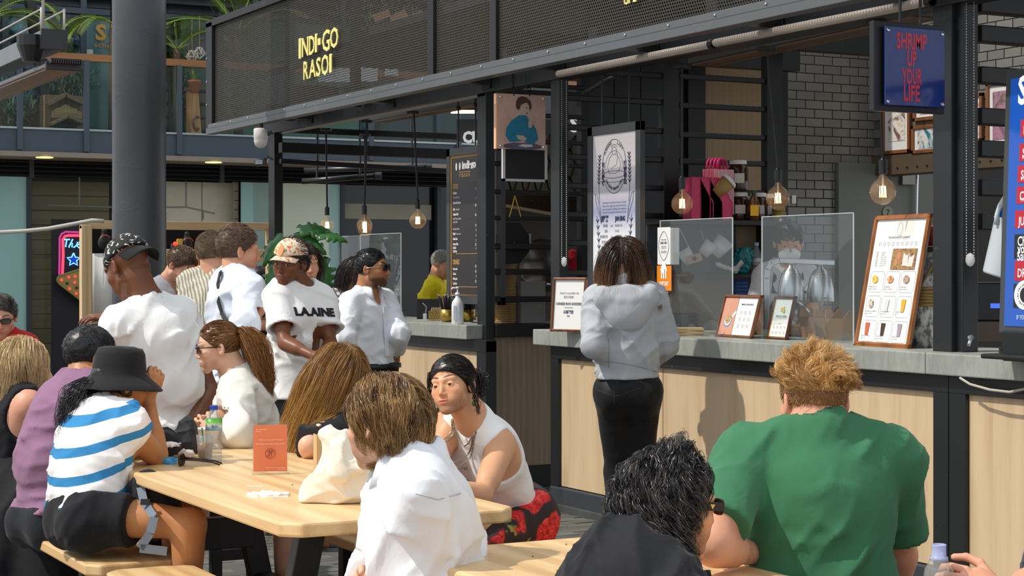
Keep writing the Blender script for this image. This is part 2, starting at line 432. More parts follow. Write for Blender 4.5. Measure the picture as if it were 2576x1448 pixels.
def skeleton(pel,nk,yaw,sex='m',sc=1.,pyaw=None,head=None,hyaw=0,hpitch=0,hroll=0,hs=1.,arms=None,legs=None,bend=0.,shw=None,roll=0.,build=1.):
    """joints of a figure; points are world arrays or (px, py, depth)"""
    S=Fig();S.sex=sex;S.sc=sc;S.hs=hs*sc;S.bd=build;S.pel,S.nk=pt(pel),pt(nk);S.up=nrm(S.nk-S.pel);f=facing(yaw)
    S.r=nrm(np.cross(f,S.up));S.f=np.cross(S.up,S.r);q=math.radians(roll);S.r=nrm(math.cos(q)*S.r+math.sin(q)*S.up)
    S.R=np.stack([S.r,S.f,S.up],1);fp=facing(yaw if pyaw is None else pyaw);S.rp=nrm(np.cross(fp,UP));S.fp=fp
    S.bend=bend;hw=((shw-.018) if shw else (.166 if sex=='m' else .143))*sc
    S.sh={'L':S.nk-S.up*.06*sc-S.r*hw+S.f*.012,'R':S.nk-S.up*.06*sc+S.r*hw+S.f*.012}
    S.hip={'L':S.pel-S.rp*.088*sc,'R':S.pel+S.rp*.088*sc}
    S.head=pt(head) if head is not None else S.nk+S.up*.16*sc+S.f*.03;S.HR=headR(hyaw,hpitch,hroll)
    def reach(q,a,L):   # keep the pixel, slide along the line of sight until the limb has its length
        if isinstance(q,np.ndarray):return q
        r=_ray(q[0],q[1]);C=np.array(CAM)-a;A_,B_,C_=r@r,2*r@C,C@C-L*L;D_=B_*B_-4*A_*C_
        if D_<=0:return W(q[0],q[1],-B_/(2*A_)) if np.linalg.norm(W(*q)-a)>L else W(*q)
        t=[(-B_+sg*math.sqrt(D_))/(2*A_) for sg in (-1,1)];return W(q[0],q[1],min(t,key=lambda x:abs(x-q[2])))
    S.el,S.wr,S.hd={},{},{}
    for k in 'LR':
        e=(arms or {}).get(k)
        if e is None:sg=-1 if k=='L' else 1;e=(S.sh[k]-UP*.27*sc+S.r*sg*.05,S.sh[k]-UP*.5*sc+S.r*sg*.04+S.f*.06)
        fm=1. if sex=='m' else .95
        S.el[k]=reach(e[0],S.sh[k],.285*sc*fm);S.wr[k]=reach(e[1],S.el[k],.25*sc*fm);S.hd[k]=e[2] if len(e)>2 else None
        for nm,a,b,want in (('upper',S.sh[k],S.el[k],.29*sc),('fore',S.el[k],S.wr[k],.25*sc)):
            L=np.linalg.norm(a-b)
            if abs(L-want)>.06:print('LIMB',nk,k,nm,round(L,2),'want',round(want,2))
    S.kn,S.an={},{}
    for k in 'LR':
        e=(legs or {}).get(k)
        if e is None:
            b=S.hip[k];z=b[2];e=(b*np.array((1,1,0))+UP*z*.53+S.fp*.02,b*np.array((1,1,0))+UP*.085-S.fp*.02)
        S.kn[k]=pt(e[0]);S.an[k]=pt(e[1])
    return S
def torso(S,off=0.,drape=0.,k=.05):
    s=S.sc;w=1. if S.sex=='m' else .9;b=S.bd;o=[];lp=lambda t:S.pel+(S.nk-S.pel)*t-S.f*S.bend*math.sin(math.pi*t)
    Rp=np.stack([S.rp,np.cross(UP,S.rp),UP],1)
    E=lambda c,R,r:o.append(('u',el(c,R,np.array(r)*s+off),k))
    hw=.152 if S.sex=='m' else .162
    E(S.pel+S.up*.02*s,Rp,(hw*b,.112*b,.115))
    for q in (-1,1):E(S.pel-S.fp*.055*s+S.rp*q*.072*s-UP*.03*s,Rp,(.082*b,.082,.09))
    E(lp(.36),S.R,((.14*w+drape)*b,(.100*w+drape)*b,.15));E(lp(.68)+S.f*.006,S.R,((.163*w+drape*.4)*b,(.114*w+drape*.4)*b,.17))
    for q,kk in ((-1,'L'),(1,'R')):
        o.append(('u',rc(S.nk-S.up*.10*s+S.r*q*.05*s,S.sh[kk]-S.r*q*.02*s,(.080)*s*w+off,.056*s*w+off),k))
        o.append(('u',rc(S.nk+S.up*.02*s,S.nk+(S.sh[kk]-S.nk)*.75+S.up*.015*s,.047*s+off,.045*s+off),.05))
    if S.sex=='f':
        for q in (-1,1):E(lp(.66)+S.f*.082*s+S.r*q*.07*s,S.R,(.062,.058,.064))
    return o
def armprims(S,k,off=0.,fore=True):
    s=S.sc;m=1. if S.sex=='m' else .88;a,e,wv=S.sh[k],S.el[k],S.wr[k]
    o=[('u',el(a-S.up*.005,S.R,np.array((.058,.056,.062))*s*m+off),.04),('u',rc(a,e,.049*s*m+off,.040*s*m+off),.03),('u',rc(a+(e-a)*.25,a+(e-a)*.65,.048*s*m+off,.045*s*m+off),.03)]
    if fore:o+=[('u',rc(e,wv,.040*s*m+off,.027*s*m+off),.02),('u',rc(e+(wv-e)*.15,e+(wv-e)*.4,.043*s*m+off,.039*s*m+off),.03)]
    return o
def body_ops(S,feet=True,hands='LR'):
    s=S.sc;m=1. if S.sex=='m' else .88;o=torso(S);boxes=[]
    o.append(('u',rc(S.nk-S.up*.03*s,S.head+S.HR@np.array((0,-.022,-.06))*S.hs,.06*s*m,.052*s*m),.03));o.append(('u',rc(S.head+S.HR@np.array((0,-.03,.0))*S.hs,S.nk,.058*s*m,.056*s*m),.03))
    for k in 'LR':
        a,e,wv=S.sh[k],S.el[k],S.wr[k]
        o+=armprims(S,k)
        if k in hands:
            hd=S.hd[k];sg=1
            if hd is None:d=nrm(wv-e);n=S.r*(1 if k=='L' else -1);hd=(d,n,.35)
            d,n=nrm(hd[0]),np.asarray(hd[1],float)
            # thumb side: for a left hand with palm normal n and direction d the thumb lies on cross(n, d)... mirrored for the right
            sg=-1 if k=='L' else 1
            ho=hand_ops(wv,d,n,sg,hd[2],s*(1. if S.sex=='m' else .92),*(hd[-2:] if len(hd)>4 else ()));o+=ho;boxes.append(bounds(ho))
        h,kn,an=S.hip[k],S.kn[k],S.an[k]
        o+=[('u',rc(h,kn,.086*s*(1 if S.sex=='m' else .95),.056*s*(1 if S.sex=='m' else .93)),.05),('u',rc(kn,an,.054*s,.036*s),.03)]
        cd_=nrm(an-kn);bk=-S.fp-(-S.fp@cd_)*cd_;o.append(('u',el(kn+(an-kn)*.3+nrm(bk)*.018*s,np.stack([S.rp,nrm(np.cross(cd_,S.rp)),cd_],1),np.array((.052,.05,.13))*s),.03))
        if feet:
            ft=S.fp;o+=[('u',rc(an-UP*.02-ft*.03*s,an+ft*.13*s-UP*.045*s,.036*s,.028*s),.02),('u',rc(an+ft*.1*s-UP*.05*s,an+ft*.17*s-UP*.055*s,.03*s,.022*s),.02)]
    return o,boxes
@memo
def skinmat(c,lip='#b5605a',hair='#2a1a12',rough=.48,beard=.0):
    q=N('skin');c=C3(c);n=q.noise(q.coord(),26,5);n2=q.noise(q.coord(),160,2)
    col=q.mix(n,[x*.90 for x in c],[min(1,x*1.08) for x in c]);col=q.mix(q.math('MULTIPLY',q.attr('blush'),.5),col,(min(1,c[0]*1.05),c[1]*.72,c[2]*.68))
    col=q.mix(q.math('MULTIPLY',q.attr('beard'),q.math('MULTIPLY',q.noise(q.coord(),700,1),beard*1.6)),col,C3(hair));col=q.mix(q.attr('lip'),col,C3(lip));col=q.mix(q.attr('brow'),col,C3(hair))
    q.bump(n2,.05,.002);q.b.inputs['Subsurface Weight'].default_value=0.0
    return q.set(col,rough,0,.35)
def face_attrs(S,V):
    q=((V-S.head)@S.HR)/S.hs;x,y,z=np.abs(q[:,0]),q[:,1],q[:,2];sm=lambda a:np.clip(a,0,1)
    lip=sm(1.6-1.4*np.sqrt((x/.0225)**2+((z+.0655)/.0125)**2))*(y>.07)
    bz=.0285+.006*np.sin((x-.012)/.042*2.2);w=(.0028 if S.sex=='f' else .0042)-.0016*sm((x-.03)/.02)
    brow=sm(1.7-np.abs(z-bz)/w)*((x>.011) & (x<.052) & (y>.04))
    beard=sm((.0-z-.045)/.02)*sm((y+.01)/.03)*sm(1-lip*2)*(z>-.125);ear=np.exp(-(((x-.08)/.01)**2+((y+.014)/.03)**2+((z+.006)/.04)**2))
    blush=np.exp(-((x-.042)**2+(z+.03)**2)/.022**2)*(y>.03)*.9+np.exp(-(x**2+(z+.034)**2)/.013**2)*(y>.08)*.6+ear*.8
    near=np.linalg.norm(q,axis=1)<.16
    return {'lip':lip*near,'brow':brow*near,'beard':beard*near,'blush':blush*near}
def person(label,S,skin,base=None,hh=.004,h=.012,detail=False,hands='LR',eyes=None,feet=True,handh=.004,name='person',group=None):
    lo=min(S.an['L'][2],S.an['R'][2])-.08;b=S.pel*np.array((1,1,0)) if base is None else np.asarray(base)
    root=thing(name,label,'person',b,group);ops,hb=body_ops(S,feet,hands);ops+=head_ops(S.head,S.HR,S.hs,S.sex,detail)
    boxes=[(S.head-.155*S.hs,S.head+.155*S.hs,hh)]+[(l-.02,u+.02,handh) for l,u in hb]
    V,Q=clean(*multi(ops,h,boxes));obj('body',(V,Q),skin,root,smooth=True,attrs=face_attrs(S,V))
    if eyes:
        for q in (-1,1):
            L=lambda x,y,z:S.head+S.HR@(np.array((x,y,z))*S.hs);c=L(q*.032,.0735,0);d=nrm(S.HR@np.array(eyes))
            e=obj('eye',M().ball(c,.0122*S.hs,16),plain('#e9e4dc',.25),root,smooth=True)
            u=nrm(np.cross(d,S.HR[:,2]));pr=[(.0001,.0126),(.0028,.01262),(.0066,.0108)]
            obj('iris',M().lathe(c,[(r*S.hs,hh_*S.hs) for r,hh_ in pr[::-1]],14,d),plain('#2a1a10',.15),e,smooth=True)
    S.root=root;return root
# ---------------------------------------------------------------- clothing
_gs=[0]
def garment(S,name,mat,off=.012,drape=.02,hem=.06,sleeve=.55,neck=(.078,.02),fold=.006,fsize=.16,h=.009,looseS=.018,vneck=0.,extra=(),hollow=False,stretch=None,label=None,hemtilt=0.,armhole=None):
    """top garment over the torso: hem = metres below the hips' centre (along the spine), sleeve = share of the arm it covers (1 = elbow, 2 = wrist)"""
    s=S.sc;m=1. if S.sex=='m' else .88;off=off*.4+.003;drape *= .75;looseS *= .62;o=torso(S,off,drape,.05);_gs[0]+=1
    lp=S.pel-S.up*hem
    if hem>.04:o.append(('u',rc(S.pel-S.up*(hem+.06)-S.r*.05,S.pel-S.up*(hem+.06)+S.r*.05,(.125*s+off+drape)*S.bd),.10))
    for k in 'LR':
        a,e,wv=S.sh[k],S.el[k],S.wr[k]
        if sleeve>0:
            o+=armprims(S,k,off,sleeve>1);r0,r1=.052*s*m+off+looseS*.3,.042*s*m+off+looseS
            if sleeve<=1:o.append(('u',rc(a,a+(e-a)*sleeve,r0,r0+(r1-r0)*sleeve),.03))
            else:
                o.append(('u',rc(a,e,r0,r1),.03));t=sleeve-1;r2=.03*s*m+off+looseS*.8;o.append(('u',rc(e,e+(wv-e)*t,r1,r1+(r2-r1)*t),.03))
    o+=list(extra)
    if fold:o.append(('d',crumple(_gs[0]*7+1,fold*1.7,fsize*.75,S.r*.8+S.up*.45 if stretch is None else stretch),0))
    o.append(('i',lambda P:(lp-P)@(S.up+S.f*hemtilt),.012))
    nr,nd=neck;nc=S.nk+S.up*.05+S.f*.03
    if nr:o.append(('s',rc(S.nk+S.up*.02*1+S.f*.012-S.f*0,S.nk+S.up*.12+S.f*.05,nr*m,nr*1.15*m),.012))
    if vneck:o.append(('s',rc(S.nk+S.f*.06,S.nk-S.up*vneck+S.f*.16,.05*m,.012),.01))
    for k in 'LR':
        a,e,wv=S.sh[k],S.el[k],S.wr[k]
        if 0<sleeve<=1:d=nrm(e-a);c=a+(e-a)*sleeve;r=.052*s*m+off+looseS*.3+(.042*s*m+off+looseS-.052*s*m-off-looseS*.3)*sleeve-.009;far=e
        elif sleeve>1:d=nrm(wv-e);c=e+(wv-e)*(sleeve-1);r=.033*s*m+off+looseS*.8-.006;far=wv
        else:c,d,r,far=a+(e-a)*.02-S.r*0,nrm(e-a),.055*s*m,e;continue
        c=c-d*.01
        sh_,L_=c,np.linalg.norm(far-c)+.12
        # cut the sleeve off flat, only near the arm's axis
        o.append(('s',capcyl(c,d,r+.05,L_),.004))
        if hollow:o.append(('s',capcyl(c-d*.045,d,r-.004,.08),.006))
    if armhole:
        for k in 'LR':
            sg=-1 if k=='L' else 1;a=S.sh[k]+S.r*sg*.012*s
            o.append(('s',el(a-S.up*.04*s+S.r*sg*armhole[1],S.R,np.array((armhole[0],.12,.115))*s),.008))
    V,Q=clean(*mesh_ops(o,h));g=obj(name,(V,Q),mat,S.root,smooth=True,label=label);return g
def capcyl(c,d,r,L):   # flat-ended cylinder from c along d
    c,d=np.asarray(c,float),nrm(d);e=c+d*L
    def f(P):
        q=P-c;t=q@d;return np.maximum(np.linalg.norm(q-t[...,None]*d,axis=-1)-r,np.maximum(-t,t-L))
    return f,np.minimum(c,e)-r,np.maximum(c,e)+r
def pants(S,name,mat,off=.012,length=2.,waist=.10,fold=.005,h=.011,loose=.015,label=None,legs='LR',fsize=.12,extra=()):
    """trousers or shorts: length 1 = to the knee, 2 = to the ankle"""
    s=S.sc;m=1. if S.sex=='m' else .95;_gs[0]+=1;o=[q for q in torso(S,off,.0,.05)[:4]]
    for k in legs:
        hp,kn,an=S.hip[k],S.kn[k],S.an[k];o.append(('u',rc(hp,hp+(kn-hp)*min(length,1),.087*s*m+off,.087*s*m+off+(.058*s*m-.087*s*m+loose)*min(length,1)),.045))
        if length>1:o+=[('u',rc(kn,kn+(an-kn)*(length-1),.06*s+off+loose*.6,.045*s+off+loose),.04)]
        if length>1.3:cdv=nrm(an-kn);bk=nrm(-S.fp-(-S.fp@cdv)*cdv);o.append(('u',rc(kn+(an-kn)*.2+bk*.012,kn+(an-kn)*.45+bk*.012,.056*s+off,.05*s+off),.04))
    o+=list(extra)
    if fold:o.append(('d',crumple(_gs[0]*5+3,fold,fsize),0))
    tp=S.pel+S.up*waist;o.append(('i',lambda P:(P-tp)@S.up,.01))
    for k in legs:
        hp,kn,an=S.hip[k],S.kn[k],S.an[k]
        if length<=1:d=nrm(kn-hp);c=hp+(kn-hp)*length;o.append(('s',capcyl(c,d,.16,.35),.004));o.append(('s',capcyl(c-d*.05,d,.058*s+off+loose-.006,.1),.006))
        else:d=nrm(an-kn);c=kn+(an-kn)*(length-1);o.append(('s',capcyl(c,d,.14,.35),.004))
    V,Q=clean(*mesh_ops(o,h));return obj(name,(V,Q),mat,S.root,smooth=True,label=label)
# ---------------------------------------------------------------- hair
@memo
def hairmat(dark,light,rough=.38,tip=None,tipstart=.55):
    q=N('hair_fibre');t=q.attr('tint');col=q.ramp(t,[(.05,C3(dark)),(.95,C3(light))])
    if tip:col=q.mix(q.ramp(q.attr('along'),[(tipstart-.25,(0,0,0)),(tipstart+.25,(1,1,1))]),col,q.mix(t,C3(tip),[x*.55 for x in C3(tip)]))
    return q.set(col,rough,0,.5)
def strands(P,r,tint,n=3):
    ns,m,_=P.shape
    if ns>1600:return ribbons(P,r,tint)
    T=np.gradient(P,axis=1);T /= np.linalg.norm(T,axis=2,keepdims=True)+1e-9
    ref=rng.normal(size=(ns,1,3));U=np.cross(T,ref);U /= np.linalg.norm(U,axis=2,keepdims=True)+1e-9;B=np.cross(T,U)
    t=np.linspace(0,1,m);rad=(r if np.ndim(r) else np.full(ns,r))[:,None]*(1-.65*t**3)[None]
    a=2*np.pi*np.arange(n)/n;V=P[:,:,None]+rad[:,:,None,None]*(np.cos(a)[None,None,:,None]*U[:,:,None]+np.sin(a)[None,None,:,None]*B[:,:,None])
    i=np.arange(ns)[:,None,None]*m*n+np.arange(m-1)[None,:,None]*n;k=np.arange(n);k2=(k+1) % n
    Q=np.stack([i+k,i+k2,i+k2+n,i+k+n],-1).reshape(-1,4)
    return V.reshape(-1,3),Q,np.repeat(tint,m*n),np.tile(np.repeat(t,n),ns)
def ribbons(P,r,tint):
    ns,m,_=P.shape;T=np.gradient(P,axis=1);T /= np.linalg.norm(T,axis=2,keepdims=True)+1e-9
    U=np.cross(T,rng.normal(size=(ns,1,3)));U /= np.linalg.norm(U,axis=2,keepdims=True)+1e-9;t=np.linspace(0,1,m)
    rad=((r if np.ndim(r) else np.full(ns,r))[:,None]*(1-.7*t**3)[None])[...,None];V=np.stack([P-U*rad,P+U*rad],2)
    i=np.arange(ns)[:,None]*m*2+np.arange(m-1)[None]*2;Q=np.stack([i,i+1,i+3,i+2],-1).reshape(-1,4)
    return V.reshape(-1,3),Q,np.repeat(tint,m*2),np.tile(np.repeat(t,2),ns)
def hairline(x,y,z,front=.072,nape=-.075,side=.0):
    t=np.clip((y+.10)/.185,0,1);zm=nape+(front-nape)*t**1.35;zm=zm-side*np.exp(-((y-.0)/.035)**2);return zm
def hair(S,mat,n=900,length=.05,r=.0011,front=.072,nape=-.075,comb=(0,-.5,.2),lift=.6,grav=.15,wave=0.,wfreq=40.,curl=0.,cfreq=60.,clump=.5,nclump=90,pts=8,part=None,jitter=.25,cap=.006,taper_len=None,bodies=(),puff=.0,tint=(.5,.22),name='hair',kind=None,capmat=None,mask=None,seed=0,extra=None,out=.012,capk=True,label=None,side=0.0,rnd=.25,hug=0.,gvec=(0,0,-1.)):
    """hair = a close cap on the skull plus many tapering locks laid by comb direction, gravity and collisions; all one part"""
    g=np.random.default_rng(100+seed+n);R,c,s=S.HR,S.head,S.hs;N_=n*3
    i=np.arange(N_)+.5;ph=np.arccos(1-2*i/N_);th=np.pi*(1+5**.5)*i+g.uniform(0,.3,N_)
    D=np.stack([np.sin(ph)*np.cos(th),np.sin(ph)*np.sin(th),np.cos(ph)],1);c0=np.array((0,-.012,.035));rad=np.array((.0745,.0925,.0835))
    p=c0+D*rad;keep=p[:,2]>hairline(*p.T,front,nape,side)+g.normal(0,.004,N_)
    if mask is not None:keep &= mask(p,g)
    p=p[keep];D=D[keep]
    if len(p)>n:q=g.permutation(len(p))[:n];p,D=p[q],D[q]
    n=len(p);nr_=D/rad;nr_ /= np.linalg.norm(nr_,axis=1,keepdims=True)
    cb=comb(p,D) if callable(comb) else np.tile(np.asarray(comb,float),(n,1))
    if part is not None:sg=np.sign(p[:,0]-part+g.normal(0,.004,n));cb=cb+np.stack([sg*np.clip(p[:,2]/.09,0,1)*1.0,0*sg,0*sg],1)
    tl=length(p,D) if callable(length) else np.full(n,float(length))
    tl=tl*(1+g.uniform(-rnd,rnd*.5,n));down=R.T@nrm(gvec)
    d=nr_*lift+cb*(1-lift*.5)+g.normal(0,jitter*.3,(n,3));d-=np.minimum((d*nr_).sum(1),0)[:,None]*nr_;d /= np.linalg.norm(d,axis=1,keepdims=True)+1e-9
    P=np.zeros((n,pts,3));pos=p.copy();P[:,0]=pos;st=tl/(pts-1)
    BL=[((np.asarray(bc)-c)@R/s,br/s) for bc,br in bodies]
    hb=np.array((.0765,.0945,.0855))+out*g.uniform(.25,1,(n,1))
    for k in range(1,pts):
        d=d+grav*down*(st[:,None]*60)+g.normal(0,jitter*.12,(n,3));d /= np.linalg.norm(d,axis=1,keepdims=True)+1e-9;pos=pos+d*st[:,None]
        q=(pos-c0)/hb;L=np.linalg.norm(q,axis=1);ins=L<1;pos[ins]=c0+(q[ins]/L[ins,None])*hb[ins]
        if hug:q=(pos-c0)/hb;L=np.linalg.norm(q,axis=1);pos=pos*(1-hug)+hug*(c0+q/L[:,None]*hb*np.where(L>1,1,L)[:,None])
        for bc,br in BL:
            q=pos-bc;L=np.linalg.norm(q,axis=1);ins=L<br;pos[ins]=bc+q[ins]/L[ins,None]*br
        if k>0:dd=pos-P[:,k-1];d=.5*d+.5*dd/(np.linalg.norm(dd,axis=1,keepdims=True)+1e-9)
        P[:,k]=pos
    t=np.linspace(0,1,pts)
    ci=g.permutation(n)[:min(nclump,n)];lab=np.argmin(((p[:,None]-p[ci][None])**2).sum(2),1);Gd=P[ci][lab]
    offs=(p-p[ci][lab])[:,None]*(1-.2*t)[None,:,None];cw=clump*(t**.8)[None,:,None];P=P*(1-cw)+(Gd+offs*.8+g.normal(0,.0025,(n,1,3)))*cw
    if wave or curl:
        dist=t[None]*tl[:,None];phs=g.uniform(0,6.28,len(ci))[lab]+g.normal(0,.16,n);e1=g.normal(size=(len(ci),3))[lab];e1 /= np.linalg.norm(e1,axis=1,keepdims=True);T=P[:,-1]-P[:,0];T /= np.linalg.norm(T,axis=1,keepdims=True)+1e-9
        e1-=(e1*T).sum(1)[:,None]*T;e1 /= np.linalg.norm(e1,axis=1,keepdims=True)+1e-9;e2=np.cross(T,e1)
        am=np.clip(t*2.2,0,1)[None]*(wave or curl);fr=(wfreq if wave else cfreq)*g.uniform(.8,1.2,(len(ci)))[lab][:,None]
        P=P+(am*np.sin(dist*fr+phs[:,None]))[...,None]*e1[:,None]
        if curl:P=P+(am*np.cos(dist*fr+phs[:,None]))[...,None]*e2[:,None]
    if puff:P=P+(P-c0)*puff
    ct=g.normal(tint[0],tint[1],len(ci))[lab]+g.normal(0,.10,n)
    V,Q,at,al=strands(c+(P*s).reshape(-1,3)@R.T.reshape(3,3) if False else (c+(P*s)@R.T),r*s*g.uniform(.7,1.3,n),np.clip(ct,0,1))
    if capk:
        fr=lambda X:(lambda q:hairline(*q.T,front,nape,side)-q[:,2])(((X.reshape(-1,3)-c)@R)/s).reshape(X.shape[:-1])*s
        ops=[('u',el(c+R@(c0*s),R,(np.array((.074,.092,.083))+cap)*s),.01),('d',crumple(seed+31,.003,.03),0),('i',fr,.012)]
        cv,cq=mesh_ops(ops,.005*s,pad=.015);cv,cq=clean(cv,cq);Q=np.concatenate([Q,cq+len(V)]);V=np.concatenate([V,cv]);at=np.concatenate([at,np.full(len(cv),max(.0,tint[0]-.25))]);al=np.concatenate([al,np.zeros(len(cv))])
    if extra is not None:
        for EP,er,et in extra:v2,q2,a2,l2=strands(EP,er,et);Q=np.concatenate([Q,q2+len(V)]);V=np.concatenate([V,v2]);at=np.concatenate([at,a2]);al=np.concatenate([al,l2])
    return obj(name,(V,Q),mat,S.root,smooth=True,attrs={'tint':at,'along':al},label=label)
def lock(a,ctrl,n,spread,r,m=14,tipspread=None,wave=.004,g=rng,tint=(.5,.22),wf=22):
    """a bundle of strands (ponytail, braid, bun) along control points"""
    ctrl=np.asarray([pt(q) for q in ctrl],float);K=len(ctrl);t=np.linspace(0,1,m);x=t*(K-1);B=np.stack([np.interp(x,np.arange(K),ctrl[:,j]) for j in range(3)],1)
    for _ in range(2):B[1:-1]=(B[:-2]+2*B[1:-1]+B[2:])/4
    o=np.clip(g.normal(size=(n,1,3)),-1.5,1.5);sp=np.interp(t,np.linspace(0,1,len(spread)),spread)
    nc=12;lab=g.integers(0,nc,n);ph=g.uniform(0,6.28,nc)[lab];e=g.normal(size=(nc,3))[lab]
    P=B[None]+o*sp[None,:,None]*.5+(np.sin(t[None]*wf+ph[:,None])*wave*t[None])[...,None]*e[:,None]
    P=P[:,:];return P,np.full(n,r)*g.uniform(.7,1.3,n),np.clip(g.normal(tint[0],tint[1]*.7,nc)[lab]+g.normal(0,.1,n),0,1)
# ================================================================ the ground
XC,YC=0.,0.
GRAVEL=N('exposed_aggregate');_co=GRAVEL.coord();_v=GRAVEL.n('TexVoronoi');GRAVEL.l(_co,_v.inputs[0]);_v.inputs['Scale'].default_value=110
GRAVEL.bump(_v.outputs[0],.5,.006)
GRAVEL=GRAVEL.set(GRAVEL.mix(GRAVEL.noise(_co,90,3),srgb('#4d4338'),srgb('#9a8871')),.85)
PAVER=N('clay_paver');_co=PAVER.coord();_i=PAVER.n('ObjectInfo')
_r=PAVER.ramp(_i.outputs['Random'],[(0,srgb('#4e4f4e')),(.5,srgb('#63635f')),(1,srgb('#7c7a73'))])
PAVER.bump(PAVER.noise(_co,55,5),.35,.004);PAVER=PAVER.set(PAVER.mix(PAVER.noise(_co,30,5),_r,srgb('#57564f')),.8)
gb=obj('floor',M().box((-9,-11,-.12),(-3.72,30,-.004)).box((-3.72,-11,-.12),(14,30,-.022)),GRAVEL,kind='structure')
_src=obj('paver',M().box((-.0985,-.0485,-.04),(.0985,.0485,0)).box((0,0,-.02),(.001,.001,-.019)),PAVER,gb)
_me=_src.data
for q in _me.vertices:q.co+=Vector(ORG['floor'])
bpy.data.objects.remove(_src);ORG.pop('paver',None)
def seen_paver(X,Y):return (-3.6<X<.05 and -3.9<Y<1.3)
far=M();n_p=0;cells=[]
for j in range(-60,60):
    for i in range(-20,24):
        X,Y=i*.2+(.1 if j % 2 else 0)-.02,j*.1+.03
        if X<-3.62 or X>.95:continue
        cells.append((X,Y))
def _pxof(X,Y):
    dx,dy=X-CAM[0],Y-CAM[1];x=dx*KC-dy*KS;d=dx*KS+dy*KC;return CX+F*x/d,CY+F*H/d
vis=lambda p:470<p[0]<1130 and 1240<p[1]<1470 or 1280<p[0]<1560 and 1240<p[1]<1380
for X,Y in cells:
    p=_pxof(X,Y);z=-.004+.004*random.random()
    if vis(p) and n_p<300:
        q=bpy.data.objects.new('paver',_me);COL.objects.link(q);q.parent=gb;q.location=Vector((X,Y,z))-Vector(ORG['floor']);q.rotation_euler=(random.uniform(-.012,.012),random.uniform(-.012,.012),random.uniform(-.012,.012));n_p+=1
    else:far.box((X-.098,Y-.048,-.03),(X+.098,Y+.048,z))
obj('paver_field',far,PAVER,gb,kind='stuff')

# ================================================================ food kiosks: steel frames
def pY(px,X):return onX(px,500,X)[1]
frm=thing('kiosk_frame','black steel kiosk frame with posts, beams and ladder of crossbars around both food stalls','kiosk frame',(.1,0,0))
XP=.12
def post(l,m,r,X,z0,z1,mat=BLK,nm='post',par=frm):
    y1,y0=pY(l,X),pY(m,X);x2=onY(r,500,y0)[0]
    obj(nm,M().box((X,y0,z0),(x2,y1,z1)),mat,par,bevel=.004);return y0,y1,x2
pA=post(675,690,711,XP,0,2.86);pB=post(1200,1222,1245,XP,0,2.86);pC=post(1385,1407,1430,XP,0,2.86)
pD=post(2346,2393,2428,XP,1.1,2.95);pE=post(2394,2422,2461,XP+.03,1.1,2.95)
YS=pC[0]   # plane of the right stall's side wall
def wallpost(px0,px1,Y,z1=3.1,d=.07):
    x0,x1=onY(px0,400,Y)[0],onY(px1,400,Y)[0];obj('post',M().box((x0,Y,0),(x1,Y+d,z1)),BLK2,frm,bevel=.004)
wallpost(1670,1709,YS);wallpost(1930,1970,YS)
YB=pB[0]
wallpost(1463,1484,YB+.02)
# beams along the fronts, and the crossbars (each its own part)
for y0,y1 in ((-6.6,pC[1]),(pC[1],pB[0]+.0),(pB[0],5.6)):obj('front_beam',M().box((.10,y0,2.64),(.22,y1,2.83)),BLK,frm,bevel=.004)
obj('ceiling_strip',M().box((.12,1.2,2.625),(.16,5.0,2.64)),paint('#8f8a80'),frm)
def crossbar(px0,y0,px1,y1,Y,th=.036):
    a,b=onY(px0,y0,Y),onY(px1,y1,Y);b[2]=a[2]=(a[2]+b[2])/2
    obj('crossbar',M().bar(a,b,th),BLK2,frm,bevel=.006)
for y in (188,256,329,402,474,545,616,690,762):crossbar(1425,y-8,1672,y,YS+.035)
for y in (193,265,338,404,478,548):crossbar(1706,y-1,1932,y+11,YS+.035)
for y in (215,233,290,356,414,484,549):crossbar(1240,y-4,1470,y+5,YB+.03,.030)
for y in (620,683,752):crossbar(1240,y-2,1420,y+2,YB+.03,.040)
for y in (15,88,190,292,372,468,552):crossbar(2455,y,2700,y+14,pE[0]+.05,.075)
crossbar(1240,826,1420,833,YB+.02,.085)
# outriggers carrying the sign band
for px in (780,985,1225,1410,1645,1955,2300):Y=pY(px,.1);obj('bracket',M().box((-.30,Y-.05,2.69),(.12,Y+.05,2.80)).box((.085,Y-.06,2.66),(.10,Y+.06,2.80)),BLK2,frm,bevel=.003)
for Y,nm in ((5.05,0),(1.1,1),(.06,2),(-3.45,3)):obj('roof_beam',M().box((.2,Y-.05,2.9),(2.6,Y+.05,3.05)),BLK2,frm)
obj('shade_panel',M().box((.3,-7.5,3.30),(2.0,5.6,3.36)),paint('#33363a',.7),frm)  # unseen slab above the sign band, added to shade the stall interior
# left stall's far side wall
for (a,b,th) in (((705,326),(1200,346),.05),((705,371),(1136,388),.085),((705,405),(1130,430),.04)):
    p,q=onY(*a,5.0),onY(*b,5.0);obj('crossbar',M().bar(p,q,th),BLK2,frm)
# wooden side panel and kick plate of the left stall
p0,p1=onY(1238,835,YB),onY(1420,838,YB)
obj('side_panel',M().box((p0[0],YB+.03,.15),(p1[0]+.1,YB+.05,p0[2]-.02)),wood('#a8957e','#8d7a63','z',1.,.5,.6),frm)
obj('kick_plate',M().box((p0[0],YB+.02,-.04),(p1[0]+.1,YB+.05,.15)),BLK2,frm)

